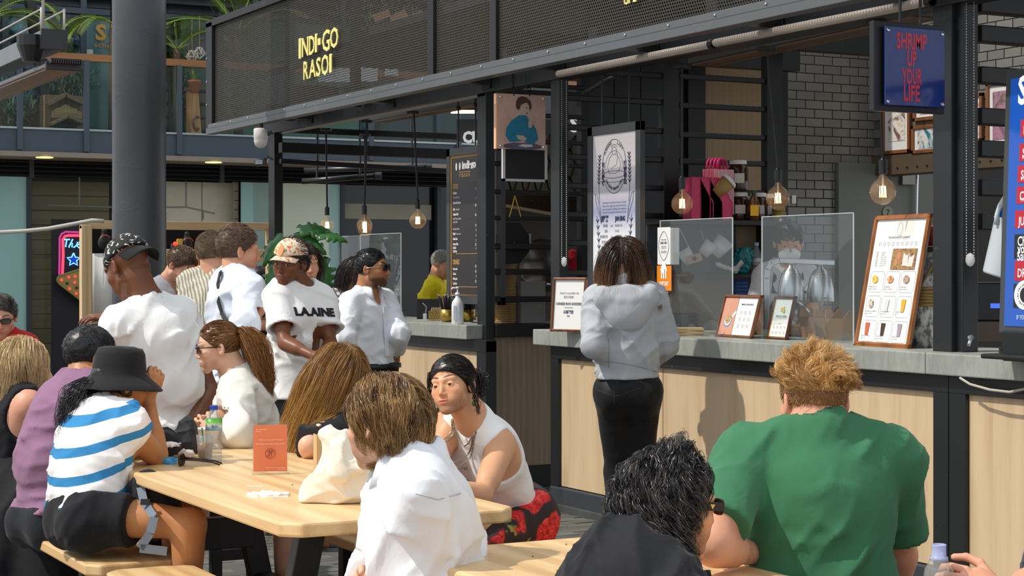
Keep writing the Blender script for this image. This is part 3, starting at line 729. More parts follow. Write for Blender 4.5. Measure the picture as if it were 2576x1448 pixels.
# counters -----------------------------------------------------------------
CON=concrete()
def slab(y0,y1,label,x1=.62):o=obj('worktop',M().box((0,y0,1.004),(x1,y1,1.10)),CON,bevel=.006);tag(o,label,'counter top');return o
yj=onX(2327,910,0)[1]
slab(yj+.002,onX(1340,840,0)[1],'thick grey concrete counter top under the framed menus, from cold brew notice to joint')
slab(-7.6,yj-.002,'thick grey concrete counter top under the blue menu screen, past the joint')
slab(1.235,5.0,'thick grey concrete counter top of far stall under the pump bottle and straws')
def base(nm,y0,y1,seams,stiles,label):
    t=thing(nm,label,'counter',(.05,(y0+y1)/2,0));e=[y1]+seams+[y0]
    for a,b in zip(e[:-1],e[1:]):obj('panel',M().box((.075,b+.003,.15),(.10,a-.003,.935)),PLY,t,bevel=.002)
    obj('top_rail',M().box((.05,y0,.925),(.13,y1,1.003)),BLK,t,bevel=.003);obj('kick_board',M().box((.045,y0,-.03),(.13,y1,.145)),steel_black('#33383d',.5),t,bevel=.008)
    obj('plinth',M().box((.035,y0,-.04),(.13,y1,.045)),concrete('#4a4b4a'),t,bevel=.006)
    for a,b in stiles:obj('stile',M().box((.052,b,.02),(.13,a,1.0)),BLK,t,bevel=.003)
    return t
g=lambda px:onX(px,1000,.05)[1]
base('service_counter',g(2385),g(1384),[g(1658),g(1960)],[(g(1384),g(1403)),(g(2346),g(2384))],'pale wood counter front in black frame behind the woman in grey hoodie')
base('service_counter',-7.6,g(2386),[],[(g(2386),g(2427))],'pale wood counter front in black frame at right edge, with loose cable above')
base('service_counter',g(1222),5.0,[],[(g(1198),g(1222)),(5.0,4.9)],'pale wood counter front of far stall behind the man in sunglasses')
cb=M().tube([onX(2415,950,-.01),onX(2440,966,-.012),onX(2490,980,-.012),onX(2540,986,-.012),onX(2590,975,-.01)],.006,6)
tag(obj('power_cable',cb,plain('#b5aca0',.6),smooth=True),'loose beige cable drooping under counter edge at right','cable')

# fascia with expanded-metal mesh and sign letters ---------------------------
XF=-.3
fas=thing('sign_band','long black sign band of metal mesh above both stalls with yellow letters','sign',(XF,1,2.7))
zb,zt=2.70,3.57
e0=pY(541,XF);e1a,e1b=pY(1083,XF),pY(1098,XF);e2a,e2b=pY(1240,XF),pY(1256,XF);yend=-6.2
obj('frame_stile',M().box((XF-.03,e0,zb),(XF+.05,e0+.16,zt+.04)),BLK2,fas,bevel=.003)
for a,b in ((e1a,e1b),(e2a,e2b)):obj('frame_stile',M().box((XF-.025,b,zb),(XF+.05,a,zt)),BLK2,fas,bevel=.003)
obj('top_rail',M().box((XF-.03,yend,zt),(XF+.08,e0+.16,zt+.06)),BLK2,fas,bevel=.003)
FL=steel_black('#55585a',.4)  # lighter tone paints the lit edge of the bottom flange into the steel
obj('bottom_rail',M().box((XF-.03,yend,zb-.055),(XF+.05,e0+.16,zb)).box((XF-.032,yend,zb-.01),(XF-.02,e0+.1,zb+.03)),FL,fas,bevel=.003)
obj('frame_stile',M().box((XF+.02,e0-.05,zb),(XF+.06,e0+.14,zt)),BLK2,fas)
MESH=paint('#514b42',.45,.3)
def lattice(y0,y1):   # expanded metal: two families of thin slanted strands
    m=M();hgt=zt-zb;p=.0215;sl=.62   # diamond pitch along Y
    run=hgt*sl
    for fam in (1,-1):
        n=int((y1-y0+run)/p)+1
        for i in range(n):
            ya=y0-run+i*p if fam==1 else y0+i*p
            a0,a1=(ya,zb),(ya+run,zt)
            if fam==-1:a0,a1=(ya,zb),(ya-run,zt)
            pts=[]
            (ay,az),(by,bz)=a0,a1
            t0,t1=0.,1.;dy=by-ay
            for lim,sg in ((y0,1),(y1,-1)):
                va,vb=sg*(ay-lim),sg*(by-lim)
                if va<0 and vb<0:t0=2
                elif va<0:t0=max(t0,va/(va-vb))
                elif vb<0:t1=min(t1,va/(va-vb))
            if t1-t0<.01:continue
            P0=(XF,ay+dy*t0,az+(bz-az)*t0);P1=(XF,ay+dy*t1,az+(bz-az)*t1);m.bar(P0,P1,.0040,.003,up=(1,0,0))
    return m
for a,b in ((e1a,e0),(e2a,e1b),(yend,e2b)):obj('mesh_panel',lattice(a,b),MESH,fas)
for px in (721,885):Y=pY(px,XF+.3);obj('inner_post',M().box((XF+.3,Y-.04,zb),(XF+.36,Y+.04,zt)),BLK2,fas)
obj('inner_rail',M().box((XF+.3,1.2,3.12),(XF+.36,5.4,3.16)),BLK2,fas)
rv=M();yy=5.4
while yy>-3:rv.ball((XF-.034,yy,zb+.012),.009,6);yy-=.42
for z in (2.9,3.1,3.3):rv.ball((XF-.034,e0+.12,z),.009,6)
obj('rivets',rv,CHROME,fas,kind='stuff')
YEL=plain('#efe48a',.5)
def signtext(s,px0,y0,px1,y1,hpx):   # baseline from (px0,y0) to px1
    a,b=onX(px0,y0,XF-.02),onX(px1,y1,XF-.02);q=onX(px0,y0-hpx,XF-.02);m=M()
    text(m,s,a,(0,-1,0),(0,0,1),q[2]-a[2],width=abs(b[1]-a[1]),bold=.022)
    v=np.concatenate(m.v);n=len(v);m2=M();m2.add(v-np.array((.012,0,0)),m.f)
    return m2
def letters(s,cells):   # cells: (char, px0, px1, ytop_left, ybottom_left)
    for ch,x0,x1,yt,yb in cells:
        a=onX(x0,yb,XF-.03);b=onX(x1,yb,XF-.03);q=onX(x0,yt,XF-.03);m=M()
        if ch=='.':obj('letter',M().box((XF-.03,a[1]-.05,a[2]),(XF-.02,a[1],a[2]+.05)),YEL,fas);continue
        text(m,ch,(XF-.03,a[1],a[2]),(0,-1,0),(0,0,1),q[2]-a[2],width=abs(b[1]-a[1]),bold=.014)
        V=np.concatenate(m.v);k=len(V);F2=m.f;mm=M();mm.add(np.concatenate([V,V+np.array((.006,0,0))]),F2+[tuple(i+k for i in f[::-1]) for f in F2])
        obj('letter',mm,YEL,fas)
letters('',[('I',751,757,97,147),('N',759,775,96,143),('D',777,791,91,138),('I',792,797,85,131),('.',799,805,107,114),('G',810,829,78,130),('O',830,850,72,122)])
letters('',[('R',763,775,155,200),('A',777,794,152,196),('S',795,806,146,192),('O',808,826,140,190),('I',828,834,136,182)])
letters('',[('O',1569,1579,-10,12),('P',1581,1589,-14,8),('I',1592,1600,-15,5)])

# roller blinds and their bead chains
def blind(a,b,label,ch):
    p,q=onX(*a,.03),onX(*b,.03);q[2]=p[2];t=thing('roller_blind',label,'blind',((p+q)/2))
    obj('tube',M().tube([p,q],.022,12),paint('#b9aca0',.4),t,smooth=True)
    obj('end_cap',M().tube([q+np.array((0,.03,0)),q],.028,10),BLK2,t,smooth=True)
    if ch:
        (x0,x1,yb,X)=ch;m=M()
        for px in (x0,x1):
            top=onX(px,a[1]+10 if x0<2000 else -20,X);bot=onX(px,yb,X);n=int((top[2]-bot[2])/.0125)
            for i in range(n):m.ball((X,bot[1],bot[2]+i*.0125),.0042,4,(1,1,1.15))
        obj('bead_chain',m,plain('#c8c8c6',.3,.4),t,kind='stuff');c=onX((x0+x1)/2,yb+3,X);obj('chain_weight',M().ball(c,.028,10,(.5,1,1.1)),glass((.8,.8,.8),.05,.5),t,smooth=True)
blind((1405,186),(1796,115),'pale roller blind tube under beam of middle stall with bead chain at left post',(1413,1425,655,.10))
blind((1800,108),(2345,3),'pale roller blind tube nearest the blue hanging sign with bead chain on wide post',(2431,2450,650,.155))

# ================================================================ far building across the market
YF,YBK=14.2,13.5
fx=lambda px,Y=YF:onY(px,500,Y)[0]
fz=lambda y,px=150,Y=YF:onY(px,y,Y)[2]
BLUE=paint('#3f4c58',.5,0.,.06);DKBL=paint('#2c343c',.5)
wl=obj('wall_far',M().box((-3,YF+1.6,0),(16,YF+1.9,9)),paint('#39352f',.8),kind='structure')
TEAL=N('frosted_teal');TEAL=TEAL.set(TEAL.mix(TEAL.noise(TEAL.coord((1,1,.4)),.7,3),srgb('#84b4b4'),srgb('#a5cbc8')),.35)
PALE=N('pale_glazing');PALE=PALE.set(PALE.mix(PALE.noise(PALE.coord((1,1,.5)),.6,3),srgb('#bccbb6'),srgb('#d6decb')),.3)
CREAM=paint('#cdc9b6',.6);TIMB=wood('#86704f','#665139','x',.6,.5)
shop=thing('shop_front','ground floor glazed shop front of far building below the blue balcony','shop front',(fx(300),YF,0))
zt_,zb_=2.68,.3
def pane(px0,px1,mat,z0=zb_,z1=zt_,Y=YF,nm='pane',d=.03):return obj(nm,M().box((fx(px0,Y),Y,z0),(fx(px1,Y),Y+d,z1)),mat,shop)
pane(-120,75,TEAL);pane(607,637,TEAL);pane(637,712,paint('#8ba6a0',.3));pane(711,826,PALE);pane(826,858,TEAL)
Z=zb_
while Z<zt_-.05:   # timber boards lining the shop behind the glass
    obj('board',M().box((fx(75)+.0,YF+.5,Z),(fx(300),YF+.53,min(Z+.19,zt_))),TIMB,shop,bevel=.004);Z+=.197
for x0,x1 in ((412,507),(509,590)):pane(x0,x1,CREAM,.9,zt_,YF+.3,'back_panel')
for k in range(14):z=.9+k*.128;obj('tile',M().box((fx(592),YF+.1,z),(fx(606),YF+.13,z+.12)),paint('#8d8472',.5),shop)
pane(866,1200,paint('#15171a',.15),zb_,zt_,YF+.1,'dark_window');pane(866,1085,paint('#8c8a79',.6),fz(551,960),fz(513,960),YF+.05,'band')
for px in (72,860,1102):obj('mullion',M().box((fx(px)-.03,YF-.04,.1),(fx(px)+.03,YF+.06,zt_)),DKBL,shop)
obj('base_rail',M().box((-3,YF-.06,.0),(9,YF+.1,.33)),BLUE,shop);pane(75,420,glass((.5,.55,.5),.02,.02,1.2),.33,zt_,YF-.01,'pane',.01)
for i in range(5):z=2.69+i*.058;obj('louvre_slat',M().obox((6,YF-.02,z+.03),(1,0,0),(0,.8,.6),(0,-.6,.8),9,.04,.006),paint('#23262a',.5),shop)
for px in (77,555,700):obj('louvre_divider',M().box((fx(px)-.03,YF-.07,2.66),(fx(px)+.03,YF,2.96)),DKBL,shop)
ld=M().tube([fx(200)*RIGHT*0+onY(120,516,YF+.3),onY(290,521,YF+.3),onY(470,521,YF+.3),onY(540,537,YF+.3)],.012,6)
obj('lamp_rail',ld.tube([onY(200,445,YF+.3),onY(200,516,YF+.3)],.012,6).tube([onY(468,455,YF+.3),onY(468,520,YF+.3)],.012,6).tube([onY(511,530,YF+.3),onY(511,552,YF+.3)],.012,6),paint('#8e9190'),shop)

bal=thing('balcony','blue steel balcony of far building with glass balustrade and timber handrail','balcony',(fx(300),YBK,2.9))
obj('deck',M().box((-3,YBK,2.97),(16,YF+1.6,3.24)),paint('#4b4a48'),bal);obj('edge_plate',M().box((-3,YBK-.03,2.97),(16,YBK,3.245)),BLUE,bal)
obj('soffit',M().box((-3,YBK-.06,2.90),(16,YF,2.965)),paint('#8b8176',.6),bal)
for px in (112,537):c=onY(px,391 if px<300 else 403,YBK+.02);obj('downlight',M().lathe((c[0],YBK+.02,2.902),[(.11,0),(.11,-.012),(.0,-.013)],14),emit('#ffcf7a',2.2),bal)
obj('handrail',M().box((fx(60,YBK),YBK-.05,4.14),(9,YBK+.03,4.23)),wood('#a5713f','#7f5229','x',1.,.4),bal)
px=[48,215,448,700,930,1150]
for p in px:obj('baluster',M().box((fx(p,YBK)-.035,YBK-.07,2.98),(fx(p,YBK)+.035,YBK-.02,4.15)),BLUE,bal,bevel=.004)
for a,b in zip([-100]+px,px+[1400]):obj('glass_panel',M().box((fx(a,YBK)+.04,YBK-.045,3.28),(fx(b,YBK)-.04,YBK-.033,4.12)),glass((.6,.75,.75),.01,.015,1.16,(.88,.94,.93)),bal)
obj('lower_rail',M().box((-3,YBK-.05,3.245),(16,YBK-.03,3.27)),paint('#a9b3b5',.3,.5),bal)
YU=YF+.9
up_=thing('upper_facade','first floor glazing and dark louvres of far building above the balcony','facade',(fx(300),YU,3.25))
WIN=N('window_reflection');WIN=WIN.set(WIN.ramp(WIN.noise(WIN.coord((1,1,1.5)),1.6,4,.6,1.5),[(.35,srgb('#14181c')),(.5,srgb('#2b3f49')),(.62,srgb('#6e97a6'))]),.08)
ux=lambda px:onY(px,100,YU)[0]
uz=lambda y:onY(210,y,YU)[2]
zl=uz(33)
for a,b,m in ((-150,12,WIN),(12,205,WIN),(212,405,paint('#5d7f82',.15)),(412,700,WIN),(700,930,WIN),(930,1400,paint('#3b3f41',.3))):obj('pane',M().box((ux(a),YU,3.25),(ux(b),YU+.02,zl)),m,up_)
for p in (12,208,408,640,860,1100):obj('mullion',M().box((ux(p)-.04,YU-.06,3.25),(ux(p)+.04,YU+.03,8)),BLUE,up_)
obj('transom',M().box((-3,YU-.07,zl-.02),(16,YU+.02,zl+.06)),BLUE,up_)
for i in range(22):z=zl+.08+i*.14;obj('louvre_slat',M().obox((6,YU,z+.04),(1,0,0),(0,.75,.66),(0,-.66,.75),9,.075,.008),paint('#3a3d42',.4),up_)
obj('louvre_back',M().box((-3,YU+.1,zl),(16,YU+.12,8)),paint('#121417'),up_)
GOLD=plain('#c79a45',.4);m=M()
def flat_on(s,px,y,hpx,Y,m,wpx=None,bold=.0,align='l'):
    a=onY(px,y,Y);q=onY(px,y-hpx,Y);wd=None if wpx is None else onY(px+wpx,y,Y)[0]-a[0]
    text(m,s,a,(1,0,0),(0,0,1),q[2]-a[2],width=wd,bold=bold,align=align)
flat_on('S',240,99,38,YU-.02,m,28,.04);flat_on('O',274,101,38,YU-.02,m,34,.04);flat_on('school of',237,118,11,YU-.02,m,90,.01);obj('lettering',m,GOLD,up_)
obj('notice',M().box((ux(213),YU-.02,uz(138)),(ux(233),YU-.01,uz(124))),plain('#d8dad6'),up_)
# pale roof glazing seen through the mesh band
sk=thing('glass_roof','pale strips of market roof glazing seen through the mesh sign band','roof',(6,17,5));LT=paint('#c9d6e2',.3)
for (x0,x1,y0,y1) in ((800,884,172,206),(906,950,165,205),(968,1002,140,163),(1006,1082,122,165),(968,1002,172,190),(1122,1160,95,122),(1122,1160,126,155),(1182,1203,85,125),(1540,1600,-15,17),(1620,1780,-30,25),(1284,1330,82,90),(1284,1330,102,118)):
    a,b=W(x0,y1,22),W(x1,y0,22);obj('pane',M().obox((a+b)/2,RIGHT,UP,FWD,np.linalg.norm((b-a)*np.array((1,1,0)))/2,abs(b[2]-a[2])/2,.02),LT,sk)
for k,(x0,y0) in enumerate(((960,40),(1003,42),(1045,44),(1140,20),(1175,15))):
    a=W(x0,y0,21);obj('tile',M().obox(a,nrm(RIGHT+.4*UP),nrm(UP-.4*RIGHT),FWD,.10,.045,.02),paint('#b98e6c',.6),sk)
# tall pillar
cc=W(350,700,14.);PIL=N('painted_pillar');_co=PIL.coord((.5,.5,1.6));_n=PIL.noise(_co,5,6,.7,.4)
PIL.bump(PIL.ramp(_n,[(.60,(0,0,0)),(.66,(1,1,1))]),.25,.006);PIL=PIL.set(PIL.mix(PIL.noise(PIL.coord(),3,5),srgb('#33363a'),srgb('#44484c')),.38)
pm=M().lathe((cc[0],cc[1],0),[(.205,0),(.205,.6),(.206,.604),(.206,1.9),(.2045,1.91),(.2045,2.7),(.206,2.71),(.206,3.6),(.2045,3.605),(.2045,6.5)],40)
o=obj('round_pillar',pm,PIL,smooth=True);tag(o,'thick round dark grey market pillar behind the man in the bandana cap','pillar')
o.data.polygons.foreach_set('use_smooth',[len(p.vertices)==4 for p in o.data.polygons])
# ================================================================ tables and benches
OAK=wood('#e9c794','#c99c62','y',.55,.38,.9);OAKX=wood('#d2a264','#a9763c','y',.8,.42)
def top(nm,x0,x1,y0,y1,z,t,ch,par,mat=OAK):
    P=[(x0+ch,y0),(x1-ch,y0),(x1,y0+ch),(x1,y1-ch),(x1-ch,y1),(x0+ch,y1),(x0,y1-ch),(x0,y0+ch)]
    return obj(nm,M().prism(P,(0,0,z-t),(1,0,0),(0,1,0),(0,0,1),t),mat,par,bevel=.008)
def table(x0,x1,y0,y1,label,z=.75):
    t=thing('picnic_table',label,'table',((x0+x1)/2,(y0+y1)/2,0));top('tabletop',x0,x1,y0,y1,z,.042,.055,t);xm=(x0+x1)/2
    for y in (y0+.38,y1-.38):
        for sg in (-1,1):obj('leg',M().bar((xm+sg*.14,y,z-.04),(xm+sg*.29,y,0),.085,.055,up=(0,1,0)),BLK,t,bevel=.004)
        obj('cross_member',M().box((xm-.20,y-.03,.40),(xm+.20,y+.03,.52)),BLK,t,bevel=.003);obj('top_plate',M().box((xm-.28,y-.05,z-.06),(xm+.28,y+.05,z-.042)),BLK,t)
        obj('foot_bar',M().box((xm-.62,y-.035,.17),(xm+.62,y+.035,.25)),BLK,t,bevel=.003)
    for sg in (-1,1):obj('rail',M().box((xm+sg*.24-.03,y0+.3,.19),(xm+sg*.24+.03,y1-.3,.30)),BLK,t,bevel=.003)
    return t
table(-3.55,-2.80,-4.74,-2.50,'pale oak picnic table on black legs carrying the orange sign and tote bag');table(-3.47,-2.81,-7.6,-5.33,'pale oak picnic table in front with crumbs, beside the man in green t-shirt')
def bench(x0,x1,y0,y1,z,label,t=.042):
    b=thing('bench',label,'bench',((x0+x1)/2,(y0+y1)/2,0));top('seat',x0,x1,y0,y1,z,t,.045,b)
    for y in (y0+.28,y1-.28):
        for q in (x0+.07,x1-.07):obj('leg',M().bar((q,y,z-t),(q,y,0),.05,.05),BLK,b,bevel=.003)
        obj('cross_member',M().box((x0+.05,y-.02,.12),(x1-.05,y+.02,.17)),BLK,b)
bench(-3.74,-3.40,-3.36,-1.45,.45,'oak bench under the bucket hat woman and the man in mauve t-shirt');bench(-3.72,-3.41,-6.9,-3.47,.45,'oak bench nearest the camera, its end showing in the bottom left corner')
bench(-2.72,-2.40,-3.32,-1.2,.45,'oak bench between pale oak table and counters, under the long haired women')
q=W(1285,1302,6.85);bench(q[0]-.16,q[0]+.17,q[1]-.55,q[1]+.5,q[2]-.11,'oak bench under the woman in white tank top',.04)
q=W(2058,1640,4.42);bench(q[0]-.17,q[0]+.17,q[1]-.7,q[1]+.6,q[2]-.12,'oak bench under the man in green t-shirt',.04)

# ================================================================ things on the tables
TZ=.75
p=onZ(680,1192,TZ);rt=nrm(RIGHT*.98+FWD*.18);nb=np.cross(UP,rt);nb=-nb if nb@FWD>0 else nb   # nb faces the camera
sg=thing('table_sign','orange upright table sign in clear holder with no-cutlery symbol on oak table','sign',p);hw,hh_=.0615,.178;upv=nrm(UP-nb*.05)
obj('acrylic_holder',M().obox(p+upv*hh_/2-nb*.003,rt,nb,upv,hw+.002,.0012,hh_/2+.004).obox(p+upv*hh_/2+nb*.004,rt,nb,upv,hw+.002,.0010,hh_/2+.004).obox(p+UP*.002,rt,nb,UP,hw+.003,.030,.002),glass((1,1,1),.01,.01,1.3,(.97,.98,.98)),sg)
ORA=paint('#f37e48',.5,0.,.03);obj('card',M().obox(p+upv*(hh_/2+.002),rt,nb,upv,hw-.003,.0012,hh_/2-.008),ORA,sg)
lw=M();P_=lambda a,b,l=.0055:p+rt*(a*hw)+upv*(b*hh_)+nb*l
text(lw,'The Spitalfields',P_(-.82,.868),rt,upv,.0048,width=.040);text(lw,'Market',P_(-.82,.83),rt,upv,.0048,width=.018)
text(lw,'Please no long stays when busy',P_(-.62,.665),rt,upv,.0045,width=.082);text(lw,'Please finish and vacate seating swiftly',P_(-.8,.585),rt,upv,.0045,width=.098)
text(lw,'Thank you for your cooperation',P_(.85,.12),rt,upv,.0042,width=.070,align='r');text(lw,'The market',P_(.85,.09),rt,upv,.0042,width=.026,align='r');obj('lettering',lw,plain('#f6d9c8'),sg)
ic=M();cI=P_(0,.405);R_=.017;ic.tube([cI+R_*(math.cos(a)*rt+math.sin(a)*upv) for a in np.linspace(0,2*math.pi,37)],.0009,5,False).bar(cI-R_*.7*(rt+upv),cI+R_*.7*(rt+upv),.0018,.0006,up=nb)
for dx,w_ in ((-.004,.0014),(.004,.0014)):ic.bar(cI+rt*dx-upv*.011,cI+rt*dx+upv*.004,w_,.0006,up=nb)
ic.lathe(cI-rt*.004+upv*.008,[(.0001,0),(.0034,0),(.0034,.0006)],12,nb)
for k in (-1,0,1):ic.bar(cI+rt*(.004+k*.002)+upv*.003,cI+rt*(.004+k*.002)+upv*.011,.0009,.0006,up=nb)
obj('no_cutlery_symbol',ic,plain('#8a3516'),sg)
# water bottle
WAT=glass((.9,.92,.92),.02,.16,1.4,(.88,.90,.90))
def bottle(p,label,h=.205,r=.031,cap='#2447b4',lab=True,capneck=True,group=None):
    b=thing('water_bottle',label,'bottle',p);pr=[(.0001,.001),(r*.9,.0),(r,.008)]
    for k in range(7):z=.02+k*.010;pr+=[(r,z),(r*.93,z+.005)]
    pr+=[(r,.09),(r*.96,.105),(r,.115),(r,.145),(r*.93,.16),(r*.45,.188),(r*.42,h-.012),(r*.36,h-.011),(r*.36,h-.0105)]
    obj('shell',M().lathe(p,pr,24),WAT,b,smooth=True)
    obj('cap',M().lathe(p,[(.0001,h-.014),(.0145,h-.014),(.015,h-.012),(.015,h),(.013,h+.002),(.0001,h+.0025)],20),plain(cap,.4),b,smooth=False)
    if lab:
        LB=N('bottle_label');_t=LB.n('TexCoord');_s=LB.n('SeparateXYZ');LB.l(_t.outputs['Object'],_s.inputs[0]);z=LB.math('ADD',_s.outputs[2],LB.math('MULTIPLY',LB.noise(LB.coord(),40,2),.02))
        LB=LB.set(LB.ramp(LB.math('MULTIPLY',LB.math('SUBTRACT',z,.115),18.),[(.0,srgb('#2d7fc9')),(.30,srgb('#9fd0ee')),(.5,srgb('#dfeef4')),(.72,srgb('#7fc23f')),(.95,srgb('#2f9e3d'))]),.35)
        obj('label',M().lathe(p,[(r+.0006,.115),(r+.0006,.158)],24),LB,b,smooth=True);tl=M();text(tl,'BLOC',p+UP*.125-FWD*(r+.0012)-RIGHT*.002,RIGHT,UP,.010,width=.026,bold=.02);obj('lettering',tl,plain('#2b3f7a'),b)
    return b
bottle(onZ(538,1158,TZ),'water bottle with blue cap and green and blue label on oak table')
p=onZ(516,1152,TZ);cu=thing('plastic_cup','clear plastic cup with brown drink left of the water bottle','cup',p);obj('wall',M().lathe(p,[(.0001,.001),(.026,0),(.034,.09),(.033,.09),(.025,.003),(.0001,.004)],20),WAT,cu,smooth=True);obj('drink',M().lathe(p,[(.0001,.004),(.024,.004),(.030,.06),(.0001,.061)],18),paint('#b98a5a',.3),cu,smooth=True);obj('straw',M().tube([p+UP*.01,p+UP*.115-RIGHT*.012],.003,6),plain('#3f8f86'),cu)
p=onZ(520,1128,TZ);bw=thing('paper_bowl','white paper bowl held by the ponytail woman','bowl',p);obj('bowl_wall',M().lathe(p+UP*.02,[(.0001,.0),(.040,0),(.052,.06),(.055,.062),(.050,.058),(.038,.006),(.0001,.006)],26),plain('#f1ece6',.6),bw,smooth=True)
# sunglasses lying on the table
p=onZ(455,1172,TZ);r1=nrm(RIGHT*.99+FWD*.12)
gl=thing('folded_sunglasses','tortoiseshell sunglasses lying on oak table by the elbow of bucket hat woman','sunglasses',p);TOR=plain('#2b130c',.2);m=M()
for k in (0,1):c=p+FWD*(.002+.028*k)+UP*.021;m.tube([c+.021*(math.cos(a)*nrm(FWD+.3*RIGHT)*.8+math.sin(a)*UP) for a in np.linspace(0,6.29,17)],.0035,6,False)
obj('frame',m,TOR,gl,smooth=True)
for k,e in ((0,1.0),(1,.94)):a=p+FWD*(.0+.05*k)-FWD*.012+UP*.026;obj('temple',M().tube([a,a+r1*.06+UP*-.004,a+r1*.115-UP*.012,a+r1*.142-UP*.022],.0032,6),TOR,gl,smooth=True)
for k in (0,1):c=p+FWD*(.002+.028*k)+UP*.021;obj('lens',M().lathe(c,[(.0001,0),(.019,0),(.0001,.001)],14,np.cross(nrm(FWD+.3*RIGHT),UP)),plain('#15100e',.06),gl)
def blob(nm,parts,mat,label,cat,h=.006,cr=(.004,.06),cut=None,seed=3,smooth=True,group=None):
    ops=[('u',q,k) for q,k in parts]+[('d',crumple(seed,*cr),0)]+([('i',cut,.004)] if cut else []);o=obj(nm,clean(*mesh_ops(ops,h)),mat,smooth=smooth);return tag(o,label,cat,group)
I3=np.stack([RIGHT,FWD,UP],1)
p=onZ(465,1140,TZ);GREYC=cloth('#3a3b3e',None,300.,.85,.12)
blob('folded_hat',[(el(p+UP*.045,I3,(.055,.06,.05)),.02),(el(p+UP*.09+RIGHT*.01,I3,(.032,.02,.05)),.03),(rc(p-RIGHT*.07+UP*.012,p+RIGHT*.03+UP*.02,.018),.03)],GREYC,'dark grey fabric cap lying on oak table beside the water bottle','cap',.005,(.008,.05),None,11)
p=onZ(405,1150,TZ);blob('dark_bag',[(el(p+UP*.05-RIGHT*.0,I3,(.075,.07,.055)),.02),(el(p+UP*.08-RIGHT*.05,I3,(.05,.06,.04)),.03)],cloth('#25262b'),'black fabric bag on oak table behind the sunglasses','bag',.006,(.008,.07),None,12)
for k,(px,py,c,s3,lb) in enumerate(((425,1166,'#3f9bd1',(.030,.02,.010),'crumpled blue and white snack wrapper beside the sunglasses'),(470,1150,'#e8dccf',(.030,.02,.014),'crumpled pale snack wrapper behind the sunglasses'),(418,1122,'#f4ece6',(.04,.025,.006),'pale packet lying on the black fabric bag'))):
    p=onZ(px,py,TZ) if k<2 else W(px,1122,6.75);blob('snack_wrapper',[(el(p+UP*s3[2],I3,s3),.01)],plain(c,.3),lb,'wrapper',.004,(.006,.03),None,20+k)
for k,(px,py,l,lb) in enumerate(((642,1224,.055,'straight white wooden stick on oak table'),(705,1251,.05,'white plastic fork tip on the smeared film'))):
    p=onZ(px,py,TZ);tag(obj('plastic_stick',M().obox(p+UP*.002,RIGHT,FWD,UP,l/2,.004,.0015),plain('#f7f3ee',.4)),lb,'stick')
p=onZ(672,1247,TZ);blob('cling_film',[(el(p+UP*.002-RIGHT*.03,I3,(.03,.012,.004)),.01),(el(p+UP*.003+RIGHT*.01,I3,(.03,.018,.004)),.02),(el(p+UP*.002+RIGHT*.045,I3,(.02,.012,.003)),.02)],plain('#f6f2ee',.35),'scrap of white plastic film on oak table','film',.003,(.004,.02),None,30)
cr=M();g_=random.Random(3)
for px,py in ((728,1243),(752,1243),(735,1220),(1340,1400),(1402,1436),(1450,1385),(1466,1394),(1424,1370)):c=onZ(px,py,TZ);cr.ball(c+UP*.002,.004,6,(1,.8,.5))
o=obj('crumbs',cr,plain('#b58a2f'),kind='stuff');tag(o,'scattered small food crumbs on the two oak tables','crumbs')
# tote bag and paper bag
p=onZ(868,1262,TZ);CAN=cloth('#ece2d0',None,260.,.9,.04)
blob('tote_bag',[(el(p+UP*.055,I3,(.115,.07,.06)),.03),(rc(p-RIGHT*.10+UP*.02,p+RIGHT*.10+UP*.02,.03),.04),(el(p+UP*.12+RIGHT*.01,I3,(.085,.055,.06)),.05),(rc(p+UP*.17-RIGHT*.035,p+UP*.20-RIGHT*.05,.026,.020),.03),(rc(p+UP*.15+RIGHT*.06,p+UP*.17+RIGHT*.085,.03),.04),(rc(p+UP*.17-RIGHT*.02-FWD*.05,p+UP*.09-RIGHT*.02-FWD*.082,.014),.015),(rc(p+UP*.09-RIGHT*.02-FWD*.082,p+UP*.11+RIGHT*.05-FWD*.07,.012),.015)],CAN,'cream canvas tote bag slumped on oak table in front of the blond man','bag',.0045,(.012,.10),lambda P:(TZ+.001)-P[...,2],33)
p=onZ(850,1225,TZ);kb=thing('paper_bag','brown paper bag standing behind the tote bag','bag',p);KR=paint('#c9a878',.8);rr=nrm(RIGHT+FWD*.3);nn=np.cross(UP,rr)
obj('side_wall',M().obox(p+UP*.09-nn*.03,rr,nn,UP,.075,.001,.09).obox(p+UP*.085+nn*.03,rr,nn,UP,.075,.001,.085).obox(p+UP*.088+rr*.075,nn,rr,UP,.03,.001,.088).obox(p+UP*.088-rr*.075,nn,rr,UP,.03,.001,.088).obox(p+UP*.002,rr,nn,UP,.075,.03,.001),KR,kb);obj('crumb_label',M().obox(p-nn*.032+UP*.02-rr*.06,rr,nn,UP,.004,.0005,.008),plain('#3d5fb0'),kb)
# open bottle at lower right, backpack with grey strap, litter
p=W(2362,1448,3.92);b0=p-UP*.145;b_=bottle(b0,'open water bottle with lilac neck ring held at bottom right corner',.205,.033,'#8f9fd6',False)
cp_=[q for q in b_.children if q.name.startswith('cap')][0];bpy.data.objects.remove(cp_);obj('neck_ring',M().lathe(b0,[(.015,.178),(.020,.180),(.020,.186),(.016,.188),(.0155,.210),(.0165,.212),(.0150,.214),(.0135,.212),(.0135,.18)],22),glass((.55,.62,.9),.05,.55,1.4,(.8,.85,1)),b_,smooth=True)
p=W(392,1262,6.42);bk=thing('backpack','dark backpack with grey strap on the lap of bucket hat woman','backpack',p)
obj('sack',clean(*mesh_ops([('u',el(p-UP*.03,I3,(.085,.09,.10)),.02),('u',el(p+UP*.05-RIGHT*.03,I3,(.06,.07,.06)),.04),('d',crumple(44,.010,.08),0)],.007)),cloth('#24262b'),bk,smooth=True)
